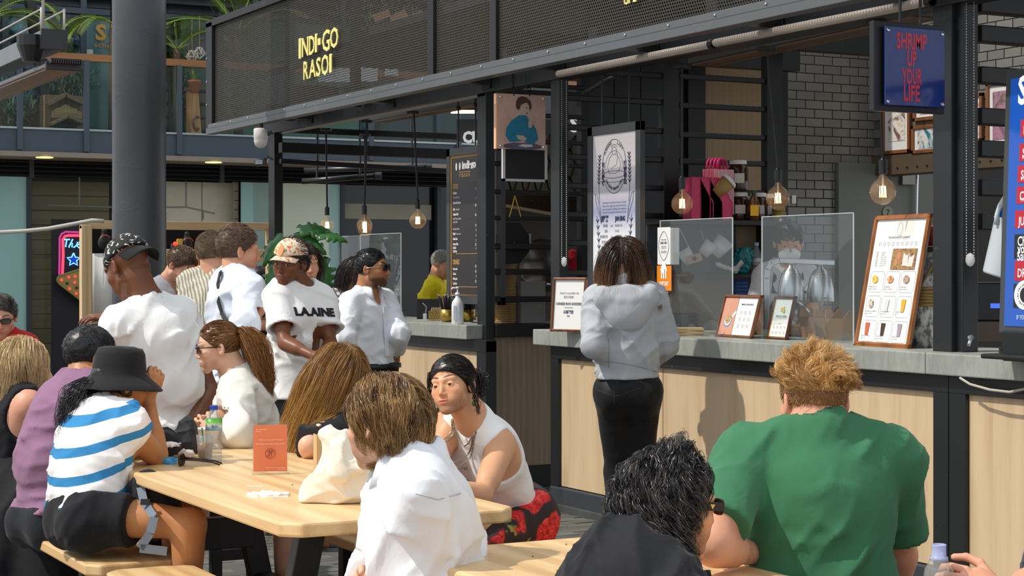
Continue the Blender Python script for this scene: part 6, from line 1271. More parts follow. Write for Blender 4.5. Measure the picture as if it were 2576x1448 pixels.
# ================================================================ pendant bulbs
BULB=glass((1,.8,.55),.0,.05,1.5,(.99,.95,.88))
def pendant(px,py,d,ytop,lab,r=.063,rod=True,sway=0.):
    c=W(px,py,d);zt_=2.64;t=thing('pendant_bulb',lab,'lamp',c,'bare globe bulbs on black cords');k=r/.063;prof=[(.0001,-r)]+[(r*math.sin(a),-r*math.cos(a)) for a in np.linspace(.15,2.55,16)]+[(.022*k,r*1.02),(.0165*k,r*1.25),(.0165*k,r*1.45)]
    obj('globe',M().lathe(c,prof,26),BULB,t,smooth=True);obj('socket',M().lathe(c,[(.0001,r*1.35),(.020*k,r*1.35),(.021*k,r*2.35),(.017*k,r*2.38),(.012,r*2.5),(.0001,r*2.52)],18),plain('#151517',.4),t,smooth=False)
    tp=np.array((c[0]-sway*RIGHT[0],c[1]-sway*RIGHT[1],zt_));obj('cord',M().tube([c+UP*r*2.4,tp],.0085 if rod else .0065,6),plain('#131315',.5),t);obj('ceiling_plate',M().lathe(tp,[(.0001,-.02),(.05,-.02),(.05,.0),(.0001,.0)],18),BLK2,t);m=M()
    for q in range(5 if rod is not None else 4):x=(q-2)*.007*k;m.tube([c+RIGHT*x*1.1-UP*r*.42,c+RIGHT*x*.9+UP*r*.42+FWD*.004*(-1)**q],.0016*k,5)
    obj('filament',m,emit('#ffc070',38.),t);obj('stem',M().tube([c+UP*r*1.3,c+UP*r*.42],.005*k,6),glass((1,.9,.8),.05,.3),t)
for a in ((2221,482,8.55,0,'bare globe bulb hanging under the blue hanging sign',.063,False,.03),(1957,498,9.55,0,'bare globe bulb hanging in front of the grey tile wall edge',.063,False,.06),(1716,512,10.4,0,'bare globe bulb hanging before the magenta file holders',.063,False,.0),(1051,554,13.4,0,'bare globe bulb in far stall nearest the dark menu board',.063,True,.03),(917,566,14.2,0,'bare globe bulb in far stall, middle of the front three',.063,True,-.02),(823,566,15.0,0,'bare globe bulb in far stall above the green plant',.061,True,.01),(918,577,15.6,0,'bare globe bulb in far stall half hidden behind another bulb',.061,True,0)):pendant(*a)

# ================================================================ heaters, cameras
HE1,HE2=steel_black('#4a4a48',.4),wood('#6b4e38','#4a3324','y',.4,.4)
def heater(a,b,lab,w=.19,h=.09,lower=None,X_=(1,0,0)):
    a,b=np.asarray(a),np.asarray(b);t=thing('patio_heater',lab,'heater',(a+b)/2);d=nrm(b-a);sd_=nrm(np.cross(d,UP));u_=np.cross(sd_,d)
    obj('housing',M().prism([(-w/2,-h*.3),(w/2,-h*.3),(w/2,h*.1),(w*.30,h*.6),(-w*.30,h*.6),(-w/2,h*.1)],a,sd_,u_,d,np.linalg.norm(b-a)),HE1,t,bevel=.005);obj('reflector',M().obox((a+b)/2-u_*h*.38,d,sd_,u_,np.linalg.norm(b-a)/2-.02,w/2-.012,.006),HE2,t);obj('grille_bar',M().obox((a+b)/2-u_*h*.42-sd_*w*.2,d,sd_,u_,np.linalg.norm(b-a)/2-.05,.004,.005),plain('#8a7350',.35,.6),t);return t,d,sd_,u_
t,d,sd_,u_=heater(onX(1762,152,1.0),onX(2330,28,1.0)+np.array((0,0,.0)),'long dark patio heater under the roof of middle stall');obj('cable',M().tube([W(1880,100,9.6)+RIGHT*.05*math.cos(a)+UP*.03*math.sin(a) for a in np.linspace(0,6.3,13)],.007,5),plain('#1c1c1e'),t)
heater(onX(955,298,1.2),onX(1215,252,1.2),'long patio heater under the roof of far stall',.16,.08)
e=W(160,165,10.2);t,d,sd_,u_=heater(e+np.array((0,3.2,0)),e,'patio heater with brown underside and corrugated end at upper left',.205,.05);m=M()
for k in range(14):m.obox(e+sd_*(-.085+.013*k)+UP*.02+d*.03,sd_,d,u_,.0035,.04,.014)
obj('end_fins',m,plain('#2b2827',.4),t,kind='stuff');obj('end_cap',M().obox(e-UP*.004,sd_,d,u_,.102,.012,.024),plain('#241f1d',.4),t,bevel=.004);obj('paper_tag',M().obox(e-d*.014+sd_*.055,sd_,d,u_,.018,.001,.022),plain('#cbbfae'),t);obj('hanger',M().lathe(e+np.array((-.12,.25,.04)),[(.0001,0),(.05,0),(.085,.09),(.085,.15),(.0001,.15)],16),plain('#121213',.4),t)
e2=W(136,96,10.3);bm=thing('light_beam','grey hanging beam with dark end and white rope rail at upper left','beam',e2);obj('channel',M().box(e2+np.array((-.07,.01,-.06)),e2+np.array((.07,4,.045))),paint('#6b7074',.4,.3),bm,bevel=.004);obj('end_plate',M().box(e2+np.array((-.075,-.012,-.064)),e2+np.array((.075,.012,.05))),plain('#1b1d22',.4),bm);RP=paint('#c2bcb2',.8);m=M();up0=np.array((0,0,1))
for q in (-.065,.065):c=e2+np.array((q,.03,.045));m.tube([c,c+UP*.13],.007,6);m.tube([c+UP*.12,c+np.array((0,3.6,.12))],.006,6)
m.tube([e2+np.array((-.05,.05,.045)),e2+np.array((-.05,.05,1.2))],.009,6);obj('rope_rail',m,RP,bm,smooth=True)
tag(obj('sagging_rope',M().tube([W(x,y,15.2) for x,y in ((-60,585),(0,584),(60,581),(120,575),(180,564),(232,554),(262,556))],.017,6),paint('#b9b7ae',.8),smooth=True),'pale rope sagging to the top of the pale wood stall frame','rope')
c=W(656,332,14.6);cv=thing('dome_camera','white dome security camera under the end of sign band','camera',c);obj('housing',M().lathe(c,[(.0001,.03),(.05,.03),(.058,.02),(.058,-.05),(.0555,-.055),(.056,-.075),(.045,-.11),(.02,-.128),(.0001,-.131)],24),plain('#d8d2cc',.35),cv,smooth=True);obj('bracket',M().tube([c+UP*.03,c+UP*.08],.02,8).tube([c+RIGHT*.05-UP*.02,c+RIGHT*.09],.015,6),BLK2,cv)
c=W(656,408,14.8);fl=thing('flood_light','small black flood light beside the left steel post','lamp',c);obj('housing',M().obox(c,nrm(RIGHT+.2*UP),FWD,nrm(UP-.2*RIGHT),.045,.04,.028),plain('#1c1c1e',.35),fl,bevel=.006);obj('front_glass',M().obox(c-FWD*.042-RIGHT*.01,RIGHT,FWD,UP,.03,.002,.018),plain('#9aa4ab',.1),fl);obj('bracket',M().tube([c+RIGHT*.03,c+RIGHT*.06+UP*.05,c+RIGHT*.1+UP*.02],.008,6),BLK2,fl)
for (x0,y0,x1,y1,d_,lb) in ((760,456,944,442,17.,'slim black tube heater in far stall, the lower one'),(765,428,1072,420,18.5,'slim black tube heater in far stall, the upper one')):
    a,b=W(x0,y0,d_),W(x1,y1,d_);th=thing('tube_heater',lb,'heater',(a+b)/2);obj('tube',M().tube([a,b],.028,10),plain('#1b1d20',.3),th,smooth=True);obj('end_cap',M().tube([b,b+RIGHT*.06],.033,10),plain('#2b2d30',.3),th);obj('hanger',M().tube([b-RIGHT*.14+UP*.02,b-RIGHT*.16+UP*.9],.012,6),plain('#2b2d30',.3),th);obj('hanger',M().tube([a+RIGHT*.14+UP*.02,a+RIGHT*.14+UP*.9],.012,6),plain('#2b2d30',.3),th)
arm_=M().tube([W(1466,236,11.6),W(1510,211,11.5),W(1550,190,11.4),W(1558,160,11.4)],.016,8);tag(obj('awning_handle',arm_,paint('#3a3a38',.4),smooth=True),'bent grey crank rod hanging below the pale blind tube','rod')

# ================================================================ far stall: counter things
def onC(px,py,back=0.):return onZ(px,py,CZ)+np.array((back,0,0))
p=onC(1151,815);pu=thing('pump_bottle','white pump bottle of hand gel on far counter','bottle',p);hP=.20;obj('bottle_body',M().lathe(p,[(.0001,0),(.040,0),(.041,.004),(.041,.13),(.036,.152),(.018,.178),(.014,.182),(.014,hP-.004)],22),paint('#e9eaec',.35),pu,smooth=True);obj('pump_head',M().lathe(p,[(.0001,hP-.006),(.017,hP-.006),(.017,hP+.012),(.005,hP+.014),(.005,hP+.04),(.010,hP+.042),(.010,hP+.05),(.0001,hP+.051)],14).tube([p+UP*(hP+.046),p+UP*(hP+.044)-RIGHT*.035,p+UP*(hP+.034)-RIGHT*.042],.006,8),plain('#eef0f2',.3),pu,smooth=True);obj('label',M().obox(p-FWD*.0415-RIGHT*.016+UP*.075,RIGHT,FWD,UP,.010,.001,.05),plain('#d7dbe2',.4),pu)
GLD=N('brass');GLD=GLD.set(srgb('#b79a4c'),.3,.9)
def pot(px,py,back,lb,straws=True):
    p=onC(px,py,back);t=thing('straw_pot',lb,'pot',p,'brass pots of black straws');obj('pot_wall',M().lathe(p,[(.0001,.004),(.036,.003),(.050,.020),(.053,.09),(.050,.09),(.047,.02),(.0001,.012)],24),GLD,t,smooth=True);g_=random.Random(px);m=M();e=M()
    for k in range(34):a=g_.random()*6.28;q=g_.random()**.5*.040;b=p+UP*.02+q*.5*(math.cos(a)*RIGHT+math.sin(a)*FWD);tp=p+UP*(.175+g_.random()*.02)+(q*1.9)*(math.cos(a)*RIGHT+math.sin(a)*FWD)-RIGHT*.006;m.tube([b,tp],.0038,5);e.tube([tp,tp+nrm(tp-b)*.004],.004,5)
    obj('straws',m,plain('#101012',.35),t,smooth=True,kind='stuff');obj('paper_ends',e,plain('#d9d2cc',.6),t,kind='stuff')
pot(1109,810,.05,'brass pot full of black straws beside the pump bottle');pot(1132,810,.14,'brass pot of black straws half hidden behind the pump bottle')
p=onC(1078,806,.05);wb_=thing('napkin_basket','small woven wire basket of napkins left of the brass pots','basket',p);m=M()
for k in range(10):
    for rw in range(6):m.tube([p+RIGHT*(-.045+.01*k)-FWD*.035+UP*(.012*rw),p+RIGHT*(-.040+.01*k)-FWD*.035+UP*(.012*rw+.012)],.0018,4);m.tube([p+RIGHT*(-.035+.01*k)-FWD*.035+UP*(.012*rw),p+RIGHT*(-.040+.01*k)-FWD*.035+UP*(.012*rw+.012)],.0018,4)
m.box(p+np.array((-.04,-.04,0)),p+np.array((.05,.05,.004)));obj('wire_wall',m,GLD,wb_,kind='stuff');nk_=M()
for k in range(6):nk_.obox(p+RIGHT*(-.03+.012*k)+UP*.055,nrm(RIGHT*.3+UP),FWD,nrm(RIGHT-UP*.3),.04,.035,.003)
obj('napkins',nk_,plain('#cdb08a',.8),wb_)
p=onC(1038,802,.12);tg2=thing('till_box','black till with small white buzzer before it on far counter','till',p);obj('housing',M().obox(p+UP*.075+RIGHT*.01,RIGHT,FWD,UP,.085,.07,.075),plain('#131416',.35),tg2,bevel=.006);obj('buzzer',M().obox(p-RIGHT*.012+UP*.02-FWD*.09,RIGHT,FWD,UP,.014,.008,.022),plain('#dfe0e0',.4),tg2,bevel=.003);obj('cable',M().tube([p+RIGHT*-.01+UP*.03-FWD*.09,p-RIGHT*.0+UP*.09-FWD*.085,p-RIGHT*.03+UP*.12-FWD*.07],.003,5),plain('#b9bcc0'),tg2)
def platestack(base,n,r,th_,lab,mat,grp,nm='plate'):
    o=obj(nm,M().lathe(base,[(.0001,0),(r*.9,0),(r,th_*.35),(r,th_*.75),(r*.93,th_*.8),(.0001,th_*.8)],26),mat,smooth=False);tag(o,lab,'plate',grp);g_=random.Random(n)
    for k in range(1,n):q=o.copy();COL.objects.link(q);q.location=Vector(o.location)+Vector((g_.uniform(-.003,.003),g_.uniform(-.003,.003),k*th_))
GB=N('bamboo_plate');GB=GB.set(GB.mix(GB.noise(GB.coord(),20,3),srgb('#b98f55'),srgb('#d9b47c')),.45)
platestack(onC(1176,812,.12),9,.045,.0105,'small tan bowl in the short stack behind the pump bottle',GB,'short stack of small tan bowls','bowl');platestack(onC(1206,814,.12),9,.045,.0105,'small tan bowl in the short stack beside the grey post',GB,'short stack of small bowls by post','bowl')
p=onC(1000,800,-.0);mm_=thing('mini_menu','narrow grey menu card with white print standing at far counter','menu',p);obj('card',M().obox(p+UP*.125,RIGHT,FWD,UP,.028,.002,.125),plain('#6f6a62',.5),mm_);m=M();text(m,'mlp',p+UP*.215-FWD*.003,RIGHT,UP,.012,align='c',bold=.03)
for k in range(12):m.obox(p+UP*(.195-.013*k)-FWD*.003-RIGHT*.006,RIGHT,FWD,UP,.013-.004*(k % 3==0),.0004,.0022).obox(p+UP*(.195-.013*k)-FWD*.003+RIGHT*.02,RIGHT,FWD,UP,.002,.0004,.0022)
obj('lettering',m,plain('#e0dcd4'),mm_)
# wire food cage with fried snacks, chips
p=onC(818,798,.35);cg=thing('food_cage','black wire food cage with bowls of fried snacks at far counter','cage',p);m=M();wx,wy,hc=.11,.10,.40
for k in range(15):
    x=-wx+2*wx*k/14;m.tube([p+RIGHT*x-FWD*wy,p+RIGHT*x-FWD*wy+UP*hc],.0014,4)
for k in range(22):z=hc*k/21;m.tube([p-RIGHT*wx-FWD*wy+UP*z,p+RIGHT*wx-FWD*wy+UP*z],.0014,4);m.tube([p+RIGHT*wx-FWD*wy+UP*z,p+RIGHT*wx+FWD*wy+UP*z],.0014,4)
for q,w_ in ((1,1),(-1,1),(1,-1),(-1,-1)):m.tube([p+RIGHT*wx*q+FWD*wy*w_,p+RIGHT*wx*q+FWD*wy*w_+UP*hc],.004,5)
obj('wire_wall',m,plain('#141516',.4),cg,kind='stuff');obj('cage_shelf',M().obox(p+UP*.20,RIGHT,FWD,UP,wx,wy,.004),plain('#3a3a38'),cg)
bw2=thing('snack_bowl','brass bowl of golden fried snacks inside the wire cage','bowl',p+UP*.206-RIGHT*.03);c=p+UP*.206-RIGHT*.03;obj('bowl_wall',M().lathe(c,[(.0001,0),(.06,0),(.078,.05),(.072,.05),(.055,.006),(.0001,.006)],24),paint('#7a6a3a',.35,.6),bw2,smooth=True);g_=random.Random(8);m=M()
for k in range(24):m.ball(c+UP*(.045+g_.random()*.03)+RIGHT*g_.uniform(-.06,.06)+FWD*g_.uniform(-.04,.04),.014,6,(1.4,.8,.7))
obj('snacks',m,FOOD('#a86a1c','#e3ac3c','#8f5a18'),bw2,smooth=True,kind='stuff')
c=onC(836,797,.08);ch=thing('chips_plate','dark plate of orange chips on far counter','plate',c);obj('plate_rim',M().lathe(c,[(.0001,0),(.06,0),(.085,.014),(.082,.016),(.0001,.008)],24),plain('#17181a',.3),ch,smooth=True);m=M()
for k in range(30):a=c+UP*(.018+g_.random()*.03)+RIGHT*g_.uniform(-.055,.055)+FWD*g_.uniform(-.04,.04);m.obox(a,nrm((g_.uniform(-1,1),g_.uniform(-1,1),.3)),nrm((g_.uniform(-1,1),g_.uniform(-1,1),.2)),UP,.024,.006,.006)
obj('chips',m,FOOD('#c8541c','#e88a2c','#b5481a'),ch,kind='stuff')
# monstera
LEAF=N('monstera_leaf');LEAF=LEAF.set(LEAF.mix(LEAF.noise(LEAF.coord(),12,3),srgb('#1f4f28'),srgb('#4a8440')),.3);p=W(760,760,14.2);mo=thing('monstera_plant','monstera plant with large split leaves on far counter','plant',np.array((p[0],p[1],CZ)));obj('plant_pot',M().lathe((p[0],p[1],CZ),[(.0001,0),(.08,0),(.10,.16),(.0001,.15)],20),paint('#6b6a62'),mo,smooth=True);st=M()
def leaf(c,n,dirv,L,cuts=4):
    n=nrm(n);d=nrm(np.asarray(dirv)-(np.asarray(dirv)@n)*n);w=np.cross(n,d);V,Fc=[],[];K=15
    for i in range(K):
        t_=i/(K-1);half=.48*L*(math.sin(math.pi*min(1,t_*.92+.08))**.75)*(1.1-.5*t_);notch=1. if (i % 3) or t_<.2 or t_>.9 else .45
        y=(t_-.12)*L
        for j,q in enumerate((-1,-.5,0,.5,1)):hh2=half*(notch if abs(q)==1 else 1);V.append(c+d*(y+(-.10*L*abs(q) if t_<.2 else .04*L*abs(q)))+w*hh2*q+n*(.05*L*math.sin(math.pi*t_)-.10*L*abs(q)**2-.12*L*t_*t_))
    for i in range(K-1):
        for j in range(4):Fc.append((i*5+j,i*5+j+1,i*5+j+6,i*5+j+5))
    return M().add(V,Fc)
LV=((704,603,(-.5,-.9,.5),(-.6,0,-.8),.26),(748,598,(.1,-.8,.8),(.6,.1,-.5),.28),(735,640,(-.1,-.9,.3),(.4,0,-1),.22),(812,590,(.1,-.5,1),(1,0,-.15),.22),(806,663,(.2,-1,.25),(.25,0,-1),.27),(690,680,(-.3,-1,.3),(-.2,0,-1),.22),(765,575,(.2,-.7,.9),(.7,.2,.1),.24))
for px,py,n,dv,L in LV:c=W(px,py,14.1);N3=RIGHT*n[0]+FWD*n[1]+UP*n[2];D3=RIGHT*dv[0]+FWD*dv[1]+UP*dv[2];lf=leaf(c,N3,D3,L);o=obj('leaf',lf,LEAF,mo,smooth=True);s2=o.modifiers.new('thick','SOLIDIFY');s2.thickness=.002;st.tube([c-nrm(D3)*.03*L,c*.5+np.array((p[0],p[1],CZ+.3))*.5+UP*.05,np.array((p[0],p[1],CZ+.15))],.006,6)
obj('stems',st,paint('#4f7a35'),mo,smooth=True)
# behind the crossbars between the stalls: stacked plates, boxes, lid
YQ=YB+.22;zq=onY(1270,812,YQ)[2]
lf_=thing('rear_shelf','dark shelf behind the crossbars carrying the plate stack','shelf',(onY(1310,812,YQ)[0],YQ,zq-.04));obj('board',M().box((onY(1235,812,YQ)[0],YQ-.14,zq-.04),(onY(1440,812,YQ)[0],YQ+.3,zq)),BLK2,lf_)
p=onY(1272,812,YQ);platestack(np.array((p[0],p[1],zq)),56,.073,.0115,'tan plate in the tall stack behind the crossbars between the stalls',GB,'tall stack of tan plates between the stalls')
a,b=onY(1258,560,YB+.06),onY(1329,662,YB+.06);cx,cz,r_=(a[0]+b[0])/2,(a[2]+b[2])/2,(a[2]-b[2])/2*1.0;oc=thing('black_octagon','black octagonal tray hanging on the crossbars before the plate stack','tray',(cx,YB+.07,cz-r_));obj('tray_face',M().prism([(r_*.93*math.cos(math.pi/8+k*math.pi/4)/math.cos(math.pi/8),r_*math.sin(math.pi/8+k*math.pi/4)/math.cos(math.pi/8)) for k in range(8)],(cx,YB+.075,cz),(1,0,0),UP,(0,1,0),.02),plain('#101113',.4),oc,bevel=.003);obj('rivet',M().ball((cx+.005,YB+.073,cz-.0),.006,8),CHROME,oc);obj('white_label',M().box((onY(1326,590,YB+.1)[0],YB+.1,onY(1330,618,YB+.1)[2]),(onY(1335,590,YB+.1)[0],YB+.105,onY(1330,588,YB+.1)[2])),plain('#d2d5d8',.5),oc)
for y0,y1,lb in ((706,755,'grey carton on the rear shelf, the upper of two'),(757,813,'grey carton on the rear shelf, the lower of two')):a,b=onY(1300,y0,YQ),onY(1362,y1,YQ);bx_=thing('grey_carton',lb,'box',((a[0]+b[0])/2,YQ,b[2]));obj('carton_body',M().box((a[0],YQ-.06,b[2]),(b[0],YQ+.12,a[2]-.004)),paint('#8f8d8b',.7),bx_,bevel=.003);obj('lid_flap',M().box((a[0]-.001,YQ-.062,a[2]-.012),(b[0]+.001,YQ-.0605,a[2]-.003)),paint('#9d9b98',.7),bx_)
p=onY(1366,668,YQ+.05);ld_=thing('pan_cover','round steel pan lid standing behind the grey cartons','lid',p-UP*.2);obj('lid_disc',M().lathe(p,[(.0001,.02),(.13,.015),(.17,.0),(.185,.0),(.187,.012),(.17,.01),(.13,.024),(.0001,.03)],36,(-.2,-1,.15)),plain('#8d867e',.22,.9),ld_,smooth=True);obj('lid_knob',M().lathe(p+np.array((0,-.03,-.05)),[(.0001,0),(.02,0),(.02,.02),(.0001,.02)],14,(-.2,-1,.15)),plain('#2c2f2c',.4),ld_)
p=onY(1384,722,YQ);tag(obj('steel_tray',M().lathe(p,[(.0001,0),(.06,0),(.085,.03),(.08,.03),(.055,.004)],24),plain('#b5b6b8',.2,.9),smooth=True),'small shiny steel dish behind the cartons','dish')
p=onY(1440,655,YQ);blob('red_cloth',[(rc(p-UP*.06,p+UP*.05,.035,.03),.02)],cloth('#a51c28'),'red cloth hanging behind the left post of middle stall','cloth',.006,(.006,.05),None,71)
for k,(y0,y1) in enumerate(((632,648),(650,665),(666,682))):a,b=onY(1445,y0,YQ+.1),onY(1475,y1,YQ+.1);tag(obj('small_carton',M().box((a[0],YQ+.1,b[2]+.003),(b[0],YQ+.2,a[2]-.003)),paint('#77736c',.7),bevel=.003),('small grey carton on top of three behind the left post','small grey carton in the middle of three behind the left post','small grey carton at the bottom of three behind the left post')[k],'box')
# lattice panel, hood, gold chain
YL=2.0;lp=thing('lattice_panel','cream panel with black ogee lattice behind the crossbars','panel',onY(1340,480,YL));a,b=onY(1240,335,YL),onY(1480,485,YL);obj('panel_board',M().box((a[0],YL,b[2]),(b[0],YL+.02,a[2])),paint('#b3a993',.6),lp);m=M();pw_=.105
for j in range(-1,6):
    for i in range(-1,11):
        c=np.array((a[0]+i*pw_+(pw_/2 if j % 2 else 0),YL-.006,b[2]+j*pw_*1.0))
        if not (a[0]<c[0]<b[0] and b[2]<c[2]<a[2]):continue
        for sx_ in (-1,1):
            for sz_ in (-1,1):m.tube([c+np.array((sx_*pw_*.5*t_,0,sz_*pw_*(1.0-t_)+sz_*.012*math.sin(2*math.pi*t_))) for t_ in np.linspace(0,1,9)],.006,4)
obj('lattice',m,plain('#1e1e1e',.5),lp,kind='stuff')
hd=thing('extractor_hood','brown riveted metal hood behind the crossbars','hood',onY(1360,510,1.9));a,b=onY(1240,486,1.9),onY(1480,540,1.9);obj('hood_body',M().add([(a[0],1.9,a[2]+.02),(b[0],1.9,a[2]-.02),(b[0],1.9,b[2]-.03),(a[0],1.9,a[2]-.06),(a[0],2.1,a[2]+.02),(b[0],2.1,a[2]-.02),(b[0],2.1,b[2]-.03),(a[0],2.1,a[2]-.06)],[(3,2,1,0),(4,5,6,7),(0,1,5,4),(2,3,7,6),(1,2,6,5),(3,0,4,7)]),paint('#5f4a3a',.4,.5),hd);m=M()
for k in range(16):t_=k/15;m.ball((a[0]+(b[0]-a[0])*t_,1.896,a[2]-.035-t_*.03),.006,5)
obj('rivets',m,paint('#8a7458',.4,.5),hd,kind='stuff')
q=M().tube([W(1295,492,12.1),W(1281,545,12.1)],.005,5).tube([W(1295,492,12.1),W(1310,545,12.1)],.005,5);tag(obj('gold_chain',q,plain('#c9a648',.3,.8)),'gold chain in an inverted V hanging behind the crossbars','chain')

# ================================================================ market stall of pale wood on the left, neon shop sign
PINE=wood('#d9bd93','#c09c6b','z',1.,.6);PINEX=wood('#d6b98e','#bd996a','x',1.,.6);YP=onZ(0,0,0)[1]*0+W(218,700,16.)[1]
fr=thing('wood_stall_frame','pale pine market stall frame behind the standing men','stall',W(440,700,16.));g0=lambda px,py:onY(px,py,YP)
a,b=g0(206,566),g0(232,835);obj('post',M().box((a[0],YP,-.02),(b[0],YP+.09,a[2])),PINE,fr,bevel=.003);a,b=g0(232,556),g0(690,570);zz=(a[2]+g0(690,558)[2])/2;obj('top_rail',M().box((g0(206,560)[0],YP+.01,zz-.075),(b[0],YP+.08,zz)),PINEX,fr,bevel=.003);z=g0(600,640)[2];obj('shelf_rail',M().box((g0(418,640)[0],YP+.25,z-.06),(b[0],YP+.29,z+.05)),PINEX,fr,bevel=.003);obj('post',M().box((g0(676,600)[0],YP,-.02),(g0(698,600)[0],YP+.09,zz)),PINE,fr)
m=M()
for px in (592,604,616,628):m.tube([g0(px,650)+np.array((0,.2,0)),g0(px,800)+np.array((0,.2,0))],.004,4)
m.tube([g0(655,655),g0(655,648),g0(665,633),g0(668,645)],.006,5);obj('hooks',m,plain('#5a5a58',.4),fr)
a,b=g0(231,637),g0(282,806);V,Fc=[],[];n_=13
for i in range(n_):
    t_=i/(n_-1);V+=[(a[0]+(b[0]-a[0]+.12)*t_,YP-.03+.018*math.sin(9*t_),b[2]-.03),(a[0]+(b[0]-a[0]+.12)*t_,YP-.03+.010*math.sin(9*t_+.5),a[2])]
Fc=[(2*i,2*i+2,2*i+3,2*i+1) for i in range(n_-1)];o=obj('white_sheet',M().add(V,Fc),cloth('#dcdad6'),smooth=True);s2=o.modifiers.new('thick','SOLIDIFY');s2.thickness=.003;tag(o,'white cloth hanging from the pale pine stall frame','cloth')
bd=thing('display_backdrop','black jewellery backdrop with busts and yellow strips at the pine stall','display',W(350,640,16.8));YD=YP+.7;h0=lambda px,py:onY(px,py,YD);obj('back_cloth',M().box((h0(228,600)[0],YD+.05,0),(h0(545,600)[0],YD+.08,h0(300,568)[2])),cloth('#141416'),bd)
for px,py in ((470,612),(262,605)):c=h0(px,py);obj('bust',clean(*mesh_ops([('u',el(c-UP*.02,np.eye(3),(.06,.04,.07)),.02),('u',rc(c+UP*.04,c+UP*.09,.025),.03)],.008)),plain('#1a1a1c',.7),bd,smooth=True);obj('necklace',M().tube([c+np.array((.045*math.cos(a),-.045,.05-.06*(1+math.sin(a))*.5)) for a in np.linspace(0,-math.pi,13)],.004,5),plain('#c04a3a',.4),bd)
for x0,x1,y0,y1 in ((445,458,600,633),(494,507,600,636),(488,500,655,685)):a,b=h0(x0,y1),h0(x1,y0);obj('yellow_strip',M().box((a[0],YD-.02,a[2]),(b[0],YD,b[2])),paint('#c9b24f',.5),bd)
a,b=h0(452,631),h0(447,602);obj('neon_bar',M().bar(b,a,.03,.02),emit('#ff5a2a',1.6),bd)
for px,py in ((438,613),(498,601),(498,618),(492,672)):obj('red_lamp',M().ball(h0(px,py)-np.array((0,.03,0)),.022,8),emit('#ff3a1c',2.),bd)
obj('clips',M().tube([h0(433,612),h0(432,640)],.012,6).tube([h0(441,618),h0(440,640)],.012,6),plain('#4a5560',.4),bd)
tag(obj('wrapped_bundle',M().obox(W(485,700,12.0),nrm(RIGHT-UP*.4),FWD,nrm(UP+RIGHT*.4),.05,.03,.03).obox(W(478,705,11.98),nrm(RIGHT-UP*.7),FWD,nrm(UP+RIGHT*.7),.05,.03,.012),paint('#cdb387',.8),bevel=.006),'beige paper wrapped bundle held beside the bending man','bundle')
# neon sign
YN=YF-.25;n0=lambda px,py:onY(px,py,YN);ns=thing('neon_sign','neon sign reading The with a blue star and red tubes in shop window','neon sign',n0(190,780));a,b=n0(132,780),n0(244,552);obj('back_board',M().box((a[0],YN+.03,-.02),(b[0],YN+.06,b[2])),plain('#10121c',.5),ns)
T_=lambda pts,r,mat,nm:obj(nm,M().tube([n0(*q) for q in pts],r,8),mat,ns,smooth=True)
T_([(149,690),(150,640),(150,598),(155,588),(165,583),(205,584),(240,587)],.014,emit('#c2408f',1.0),'outer_tube');T_([(157,692),(159,640),(158,602),(163,594),(172,592),(210,592),(242,592)],.018,emit('#ff3a55',2.2),'red_tube');T_([(242,600),(236,628)],.02,emit('#ff3020',2.2),'red_tube')
NB=emit('#5aa0ff',3.0);T_([(160,602),(176,602)],.009,NB,'blue_tube');T_([(168,602),(165,621)],.009,NB,'blue_tube');T_([(183,601),(178,612),(173,622),(177,613),(182,611),(181,621),(186,622),(192,617),(200,613),(200,608),(195,609),(193,617),(199,623),(206,618)],.009,NB,'blue_tube')
sc_,sr=(185,653),17;pts=[]
for k in range(11):a=math.pi/2+k*math.pi/5;r_=sr if k % 2==0 else sr*.48;pts.append((sc_[0]+r_*math.cos(a),sc_[1]-r_*math.sin(a)))
T_(pts,.009,NB,'star_tube');q=M().add([n0(*p)+np.array((0,.015,0)) for p in pts[:-1]]+[n0(*sc_)+np.array((0,.015,0))],[(i,(i+1) % 10,10) for i in range(10)]);obj('star_face',q,emit('#1040d8',.8),ns)
YA=YN-.12;n1=lambda px,py:onY(px,py,YA);ar=thing('arrow_sign','yellow arrow sign with red bulbs below the neon star','sign',n1(180,755));P3=[n1(143,704),n1(148,694),n1(205,676),n1(262,672),n1(262,775),n1(206,757),n1(150,714)];obj('arrow_plate',M().add(P3+[p+np.array((0,.06,0)) for p in P3],[tuple(range(6,-1,-1)),tuple(range(7,14))]+[(i,(i+1) % 7,7+(i+1) % 7,7+i) for i in range(7)]),paint('#8f8a55',.5),ar);obj('bracket',M().box(P3[4]+np.array((-.15,.05,.1)),P3[4]+np.array((-.1,.16,.16))),BLK2,ar);obj('arrow_rim',M().tube(P3+[P3[0]],.014,6),paint('#7d8248',.5),ar)
for k,(px,py) in enumerate(((154,704),(172,697),(188,695),(203,698),(187,710),(174,726),(191,738),(204,736),(168,712),(192,723))):obj('bulb',M().ball(n1(px,py)-np.array((0,.02,0)),.020,8),emit('#ff4a30',1.5) if k<8 else plain('#4a2a20',.4),ar,smooth=True)

